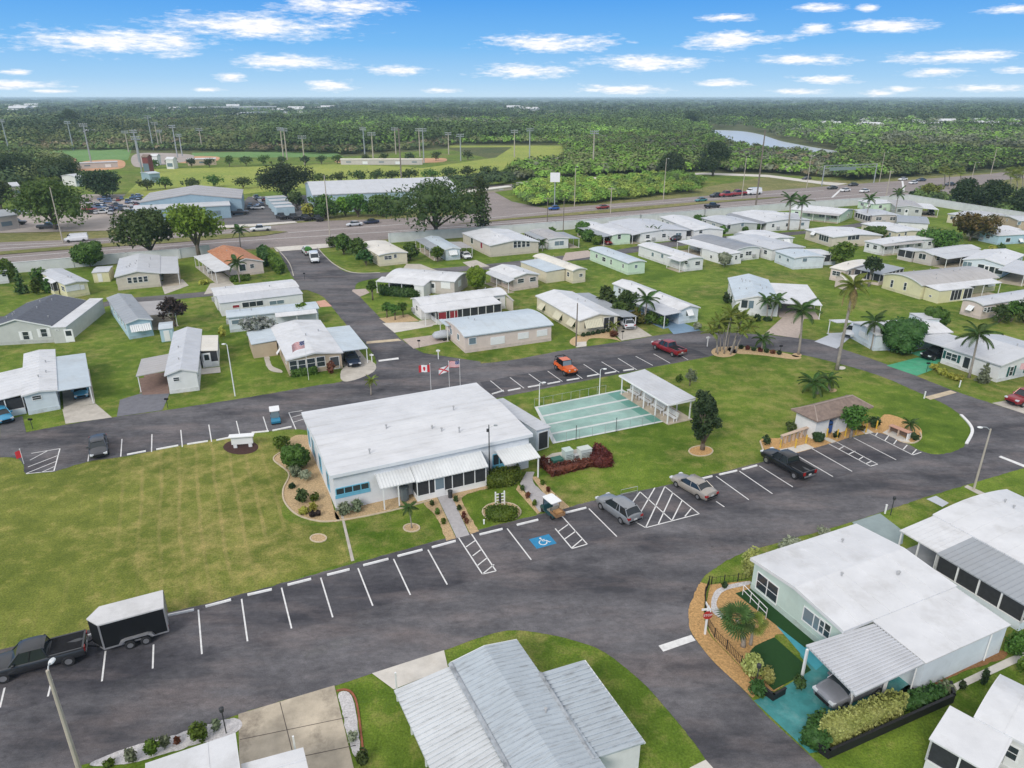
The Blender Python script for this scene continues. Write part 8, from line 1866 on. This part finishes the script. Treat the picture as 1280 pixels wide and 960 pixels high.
# ------------------------------------------------------------------ woods, marsh and scrub that read as one mass
def inpoly(x, y, P):
    r = np.zeros(len(x), bool); n = len(P)
    for i in range(n):
        x0, y0 = P[i]; x1, y1 = P[(i + 1) % n]
        c = ((y0 > y) != (y1 > y)) & (x < (x1 - x0) * (y - y0) / ((y1 - y0) + 1e-9) + x0); r ^= c
    return r
RIVER = [(884, 162), (930, 163), (955, 167), (978, 175), (1012, 182), (1060, 190.5), (1040, 198), (1000, 193), (960, 189.5), (912, 183), (888, 173)]
OPEN = [[(200, 171), (286, 167), (284, 163), (222, 163)], [(1080, 193), (1150, 192), (1180, 186), (1150, 183), (1090, 186)], [(1200, 193), (1300, 194), (1300, 187), (1215, 187)]]
def woods(name, label, P, n, hts, cols, size, q, seed, avoid=True, spread=1.0, mound=.9):
    g = np.random.default_rng(seed); Pn = np.array(P); lo, hi = Pn.min(0), Pn.max(0)
    x = g.uniform(lo[0], hi[0], n * 6); y = g.uniform(lo[1], hi[1], n * 6); ok = inpoly(x, y, P)
    if avoid:
        for A in [RIVER] + OPEN: ok &= ~inpoly(x, y, A)
    x, y = x[ok][:n], y[ok][:n]; n = len(x)
    a = (x - 640) / FPX; b = (480 - y) / FPX; dy = CP + b * SP; dz = -SP + b * CP; t = -CAMH / dz
    X, Y = a * t, dy * t; D = np.hypot(X, Y)
    # patches of kind and height
    f = np.sin(X * .011 + seed) * np.cos(Y * .006 + 1.3 * seed) + .6 * np.sin(X * .031 + Y * .013) + .3 * g.normal(size=n)
    H = np.interp(f, [-1.6, 1.6], hts) * g.uniform(.8, 1.2, n); Rr = np.maximum(H * g.uniform(.5, 1.0, n), D * .0055 * spread)
    ci = np.clip(((f + 1.8) / 3.6 * len(cols) + g.normal(size=n) * .55).astype(int), 0, len(cols) - 1); C = np.array(cols)[ci] * g.uniform(.65, 1.35, (n, 1)) * (1 + .42 * np.sin(X * .017 + 2 * seed) * np.sin(Y * .009 + seed))[:, None]
    S = np.maximum(size, D * .0011)
    d = g.normal(size=(n, q, 3)); d /= np.linalg.norm(d, axis=2, keepdims=True); d[:, :, 2] = np.where(d[:, :, 2] < -.2, -d[:, :, 2], d[:, :, 2])
    r = g.random((n, q, 1)) ** .35
    p = np.stack([X, Y, H * .5], 1)[:, None, :] + d * r * np.stack([Rr, Rr, H * .55], 1)[:, None, :]
    nr = d * 1.0 + g.normal(size=d.shape) * .22; nr[:, :, 2] += .45; nr /= np.linalg.norm(nr, axis=2, keepdims=True)
    u = np.cross(nr, g.normal(size=d.shape)); u /= np.linalg.norm(u, axis=2, keepdims=True); v = np.cross(nr, u); s = (S[:, None] * g.uniform(.6, 1.5, (n, q)))[:, :, None]
    V = np.stack([p - u * s, p - v * s * .7, p + u * s, p + v * s * .7], 2).reshape(-1, 3); V[:, 2] = np.maximum(V[:, 2], .1)
    T = np.ones((n, q, 4, 4)); T[..., :3] = (C[:, None, :] * g.uniform(.88, 1.12, (n, q, 1)))[:, :, None, :]
    o = bpy.data.objects.new(name, quads_mesh(name, V, WOODLEAF, None, T.reshape(-1, 4))); COL.objects.link(o)
    return tag(o, label, None, None, 'stuff')
def woodleaf():
    m, nt, b = _nt('wood_leaf')
    at = N(nt, 'ShaderNodeAttribute', attribute_name='tint').outputs['Color']
    nt.links.new(at, b.inputs['Base Color']); b.inputs['Roughness'].default_value = .7; b.inputs['Specular IOR Level'].default_value = .15
    return m
WOODLEAF = woodleaf()
DK, MD, OL, BR, BG, YL, GY = [cm(c, 1.95) for c in ((.028, .045, .018), (.048, .075, .022), (.075, .090, .032), (.115, .095, .055), (.085, .15, .024), (.13, .17, .032), (.09, .10, .062))]
woods('far_woodland', 'continuous far woods fading to the horizon', [(-260, 123.2), (1540, 123.2), (1540, 153), (-260, 153)], 9000, (5, 18), [OL, MD, MD, DK, DK, DK], 1.2, 30, 3)
woods('left_woodland', 'mixed woods behind the ball fields at left', [(-260, 152), (340, 152), (340, 184), (60, 184), (20, 190), (-260, 192)], 2600, (5, 16), [BR, OL, MD, OL, DK, DK], .9, 60, 4)
woods('centre_woodland', 'mixed woods behind the ball fields at centre', [(330, 152), (880, 152), (884, 166), (700, 178), (560, 180), (430, 190), (330, 187)], 3300, (3.5, 16), [GY, OL, BG, MD, MD, DK], .9, 55, 5)
woods('marsh_scrub', 'brownish and green marsh thickets between the sports field and the river', [(560, 178), (700, 172), (880, 162), (900, 178), (960, 190), (1050, 199), (1040, 222), (960, 217), (880, 214), (760, 219), (690, 224), (645, 226), (640, 212), (712, 204), (704, 181), (560, 181)], 2600, (2.2, 8.5), [BR, GY, BG, OL, BG, MD], .7, 70, 6)
woods('far_bank_woodland', 'woods and thickets on the far bank of the river at right', [(890, 152), (1540, 152), (1540, 188), (1060, 190), (1012, 181.5), (978, 174), (955, 166), (930, 162), (890, 161)], 2600, (3.5, 14), [OL, GY, BG, MD, DK], .9, 55, 7)
woods('right_scrub', 'bright green scrub and thickets at right behind the junction', [(1040, 198), (1060, 189), (1540, 186), (1540, 210), (1290, 208), (1130, 221), (1060, 226), (1040, 222)], 1700, (4, 9), [MD, OL, BG, DK, BG, YL], .7, 70, 8)
woods('verge_scrub', 'bright green scrub on the bank between side road and highway', [(646, 234), (700, 230), (760, 227), (850, 222), (875, 226), (878, 240), (800, 248), (720, 256), (665, 258), (648, 248)], 420, (2.6, 5.0), [BG, YL, BG, MD, MD], .35, 260, 9, False)
woods('field_scrub', 'low brush along the back of the sports field', [(20, 186), (170, 184), (330, 187), (560, 181), (560, 184), (430, 194), (330, 190.5), (160, 187.5), (20, 190)], 520, (4, 6), [MD, OL, BR, DK], .8, 60, 10, False)
woods('left_thicket', 'dark thicket between the left oaks and the ball fields', [(-200, 262), (-200, 196), (40, 194), (60, 205), (95, 210), (100, 222), (60, 232), (20, 236), (-20, 262)], 200, (6, 9), [DK, OL, MD], .6, 220, 12, False)
woods('warehouse_hedge', 'loose green hedge along the side road beside the warehouse', [(560, 232), (600, 226), (640, 224), (640, 230), (600, 234), (570, 240)], 40, (3, 5), [MD, DK], .5, 220, 13, False)
woods('junction_hedge', 'dark hedge behind the highway wall at right', [(1140, 252), (1150, 247), (1200, 252), (1300, 262), (1300, 275), (1200, 262)], 60, (2.5, 4), [DK, MD], .4, 200, 14, False)

# ------------------------------------------------------------------ haze over the whole scene
if HAZE > 0:
    m = MB(); m.b2((-17000, -2000, -1.2), (17000, 17000, 36.4)); o = m.build('haze', bpy.data.materials.new('haze_air')); tag(o, 'thin pale air over the whole scene', None, None, 'stuff')
    mt = o.data.materials[0]; mt.use_nodes = True; nt = mt.node_tree; nt.nodes.clear()
    out = nt.nodes.new('ShaderNodeOutputMaterial'); pv = nt.nodes.new('ShaderNodeVolumePrincipled'); pv.inputs['Color'].default_value = (.66, .85, 1, 1); pv.inputs['Density'].default_value = HAZE; pv.inputs['Anisotropy'].default_value = .2
    nt.links.new(pv.outputs[0], out.inputs['Volume'])
# ------------------------------------------------------------------ sky, sun, camera
SUN_EL, SUN_AZ = R(36), R(208)       # azimuth clockwise from +Y (the view direction)
w = bpy.data.worlds.new('World'); SC.world = w; w.use_nodes = True
nt = w.node_tree; nt.nodes.clear()
out = nt.nodes.new('ShaderNodeOutputWorld'); bg = nt.nodes.new('ShaderNodeBackground'); nt.links.new(bg.outputs[0], out.inputs[0])
sky = N(nt, 'ShaderNodeTexSky', sky_type='NISHITA', sun_disc=False, sun_elevation=SUN_EL, sun_rotation=SUN_AZ, altitude=30, air_density=1.0, dust_density=.6, ozone_density=2.5)
bg.inputs['Strength'].default_value = .085
tc = N(nt, 'ShaderNodeTexCoord').outputs['Generated']
sx = N(nt, 'ShaderNodeSeparateXYZ'); nt.links.new(tc, sx.inputs[0])
az = math_(nt, 'ARCTAN2', sx.outputs[0], sx.outputs[1])
el = math_(nt, 'ARCSINE', sx.outputs[2])
cv = N(nt, 'ShaderNodeCombineXYZ'); nt.links.new(az, cv.inputs[0]); nt.links.new(el, cv.inputs[1])
# wispy distortion of the cloud outlines
st = mapping(nt, cv.outputs[0], (13, 60, 1))
nz = N(nt, 'ShaderNodeTexNoise'); nz.inputs['Scale'].default_value = 1.6; nz.inputs['Detail'].default_value = 7; nz.inputs['Roughness'].default_value = .62; nt.links.new(st, nz.inputs['Vector'])
n2 = N(nt, 'ShaderNodeTexNoise'); n2.inputs['Scale'].default_value = 5; n2.inputs['Detail'].default_value = 6; n2.inputs['Roughness'].default_value = .65; nt.links.new(st, n2.inputs['Vector'])
CLOUDS = [(145, 52, 125, 17), (320, 32, 120, 17), (360, 78, 70, 10), (412, 107, 33, 7), (497, 88, 40, 7), (288, 96, 22, 6), (430, 8, 80, 13), (690, 54, 82, 12), (655, 89, 58, 10), (810, 79, 85, 10), (775, 112, 60, 6), (915, 50, 68, 11), (1000, 75, 62, 7), (903, 104, 38, 5), (1028, 10, 32, 6), (1020, 36, 26, 7), (1105, 33, 70, 9), (1085, 10, 16, 5), (1030, 99, 42, 6), (910, 22, 40, 5), (1190, 71, 90, 8), (1170, 91, 55, 6), (1000, 114, 34, 4), (1125, 112, 26, 4), (1230, 110, 50, 5), (20, 106, 60, 7), (20, 90, 22, 4), (548, 113, 26, 3), (262, 112, 20, 3), (1265, 88, 30, 5), (1100, 116, 25, 5), (1265, 12, 40, 6), (60, 114, 34, 3), (1360, 60, 70, 14), (-70, 40, 60, 14), (1440, 95, 60, 8), (-110, 85, 80, 8)]
def ang_of(px, py):
    d = ray(px, py).normalized(); return math.atan2(d.x, d.y), math.asin(d.z)
def field(dv):
    acc = None
    for px, py, rx, ry in CLOUDS:
        u0, v0 = ang_of(px, py); u1, _ = ang_of(px + rx, py); _, v1 = ang_of(px, py - ry)
        a, b = abs(u1 - u0) * 1.12, abs(v1 - v0) * 1.15
        mp = N(nt, 'ShaderNodeMapping', vector_type='TEXTURE'); mp.inputs['Location'].default_value = (u0, v0 + dv * b, 0); mp.inputs['Scale'].default_value = (a, b, 1)
        nt.links.new(cv.outputs[0], mp.inputs[0])
        ln = N(nt, 'ShaderNodeVectorMath', operation='LENGTH'); nt.links.new(mp.outputs[0], ln.inputs[0])
        acc = ln.outputs['Value'] if acc is None else math_(nt, 'MINIMUM', acc, ln.outputs['Value'])
    return math_(nt, 'SUBTRACT', 1.0, acc)
f0 = field(0)
nn = math_(nt, 'ADD', math_(nt, 'MULTIPLY', math_(nt, 'SUBTRACT', nz.outputs['Fac'], .5), 2.0), math_(nt, 'MULTIPLY', math_(nt, 'SUBTRACT', n2.outputs['Fac'], .5), 1.3))
dens = math_(nt, 'ADD', f0, nn)
alpha = ramp(nt, dens, [(.0, (0, 0, 0)), (.32, (.3,) * 3), (.7, (.85,) * 3), (1, (1, 1, 1))])
# streaky overhead cloud outside the photographed part of the sky (lights the scene softly)
over = ramp(nt, noise(nt, mapping(nt, tc, (3, 3, 3)), 1.3, 6, .6), [(.30, (.25,) * 3), (.55, (.95,) * 3)])
alpha2 = mix(nt, alpha, over, ramp(nt, el, [(.22, (0, 0, 0)), (.45, (1, 1, 1))]))
shade = ramp(nt, n2.outputs['Fac'], [(.35, (7.42, 7.53, 7.95)), (.6, (9.12, 9.01, 9.01))])
grad = ramp(nt, el, [(0.0, (5.0, 6.6, 8.1)), (.022, (3.4, 5.6, 8.0)), (.062, (1.76, 4.40, 7.95)), (.13, (0.61, 2.92, 7.53)), (.22, (0.53, 2.33, 6.57))])
blue = mix(nt, grad, sky.outputs[0], ramp(nt, el, [(.16, (0.00, 0.00, 0.00)), (.32, (1.06, 1.06, 1.06))]))
blue = mix(nt, blue, (.92, .93, .92), 1.0, 'MULTIPLY')
fin = mix(nt, blue, shade, alpha2)
nt.links.new(fin, bg.inputs['Color'])

sun = bpy.data.lights.new('sun', 'SUN'); sun.energy = 1.5; sun.angle = R(20); sun.color = (1.0, .96, .90)
so = bpy.data.objects.new('sun', sun); COL.objects.link(so)
d = Vector((math.sin(SUN_AZ) * math.cos(SUN_EL), math.cos(SUN_AZ) * math.cos(SUN_EL), math.sin(SUN_EL)))
so.rotation_euler = d.to_track_quat('Z', 'Y').to_euler()

cam = bpy.data.cameras.new('camera'); co = bpy.data.objects.new('camera', cam); COL.objects.link(co)
cam.sensor_width = 36; cam.lens = 36 * FPX / 1280; cam.clip_end = 40000; cam.clip_start = .5
co.location = (0, 0, CAMH); co.rotation_euler = (math.pi / 2 - PITCH, 0, 0)
SC.camera = co
SC.render.engine = 'CYCLES'
SC.cycles.use_denoising = True
SC.cycles.max_bounces = 5; SC.cycles.diffuse_bounces = 3; SC.cycles.glossy_bounces = 2; SC.cycles.transmission_bounces = 2; SC.cycles.volume_bounces = 1; SC.cycles.transparent_max_bounces = 4
SC.cycles.caustics_reflective = False; SC.cycles.caustics_refractive = False
SC.view_settings.view_transform = 'Standard'; SC.view_settings.look = 'None'; SC.view_settings.gamma = 1
SC.view_settings.use_curve_mapping = False
SC.view_settings.exposure = EXPO
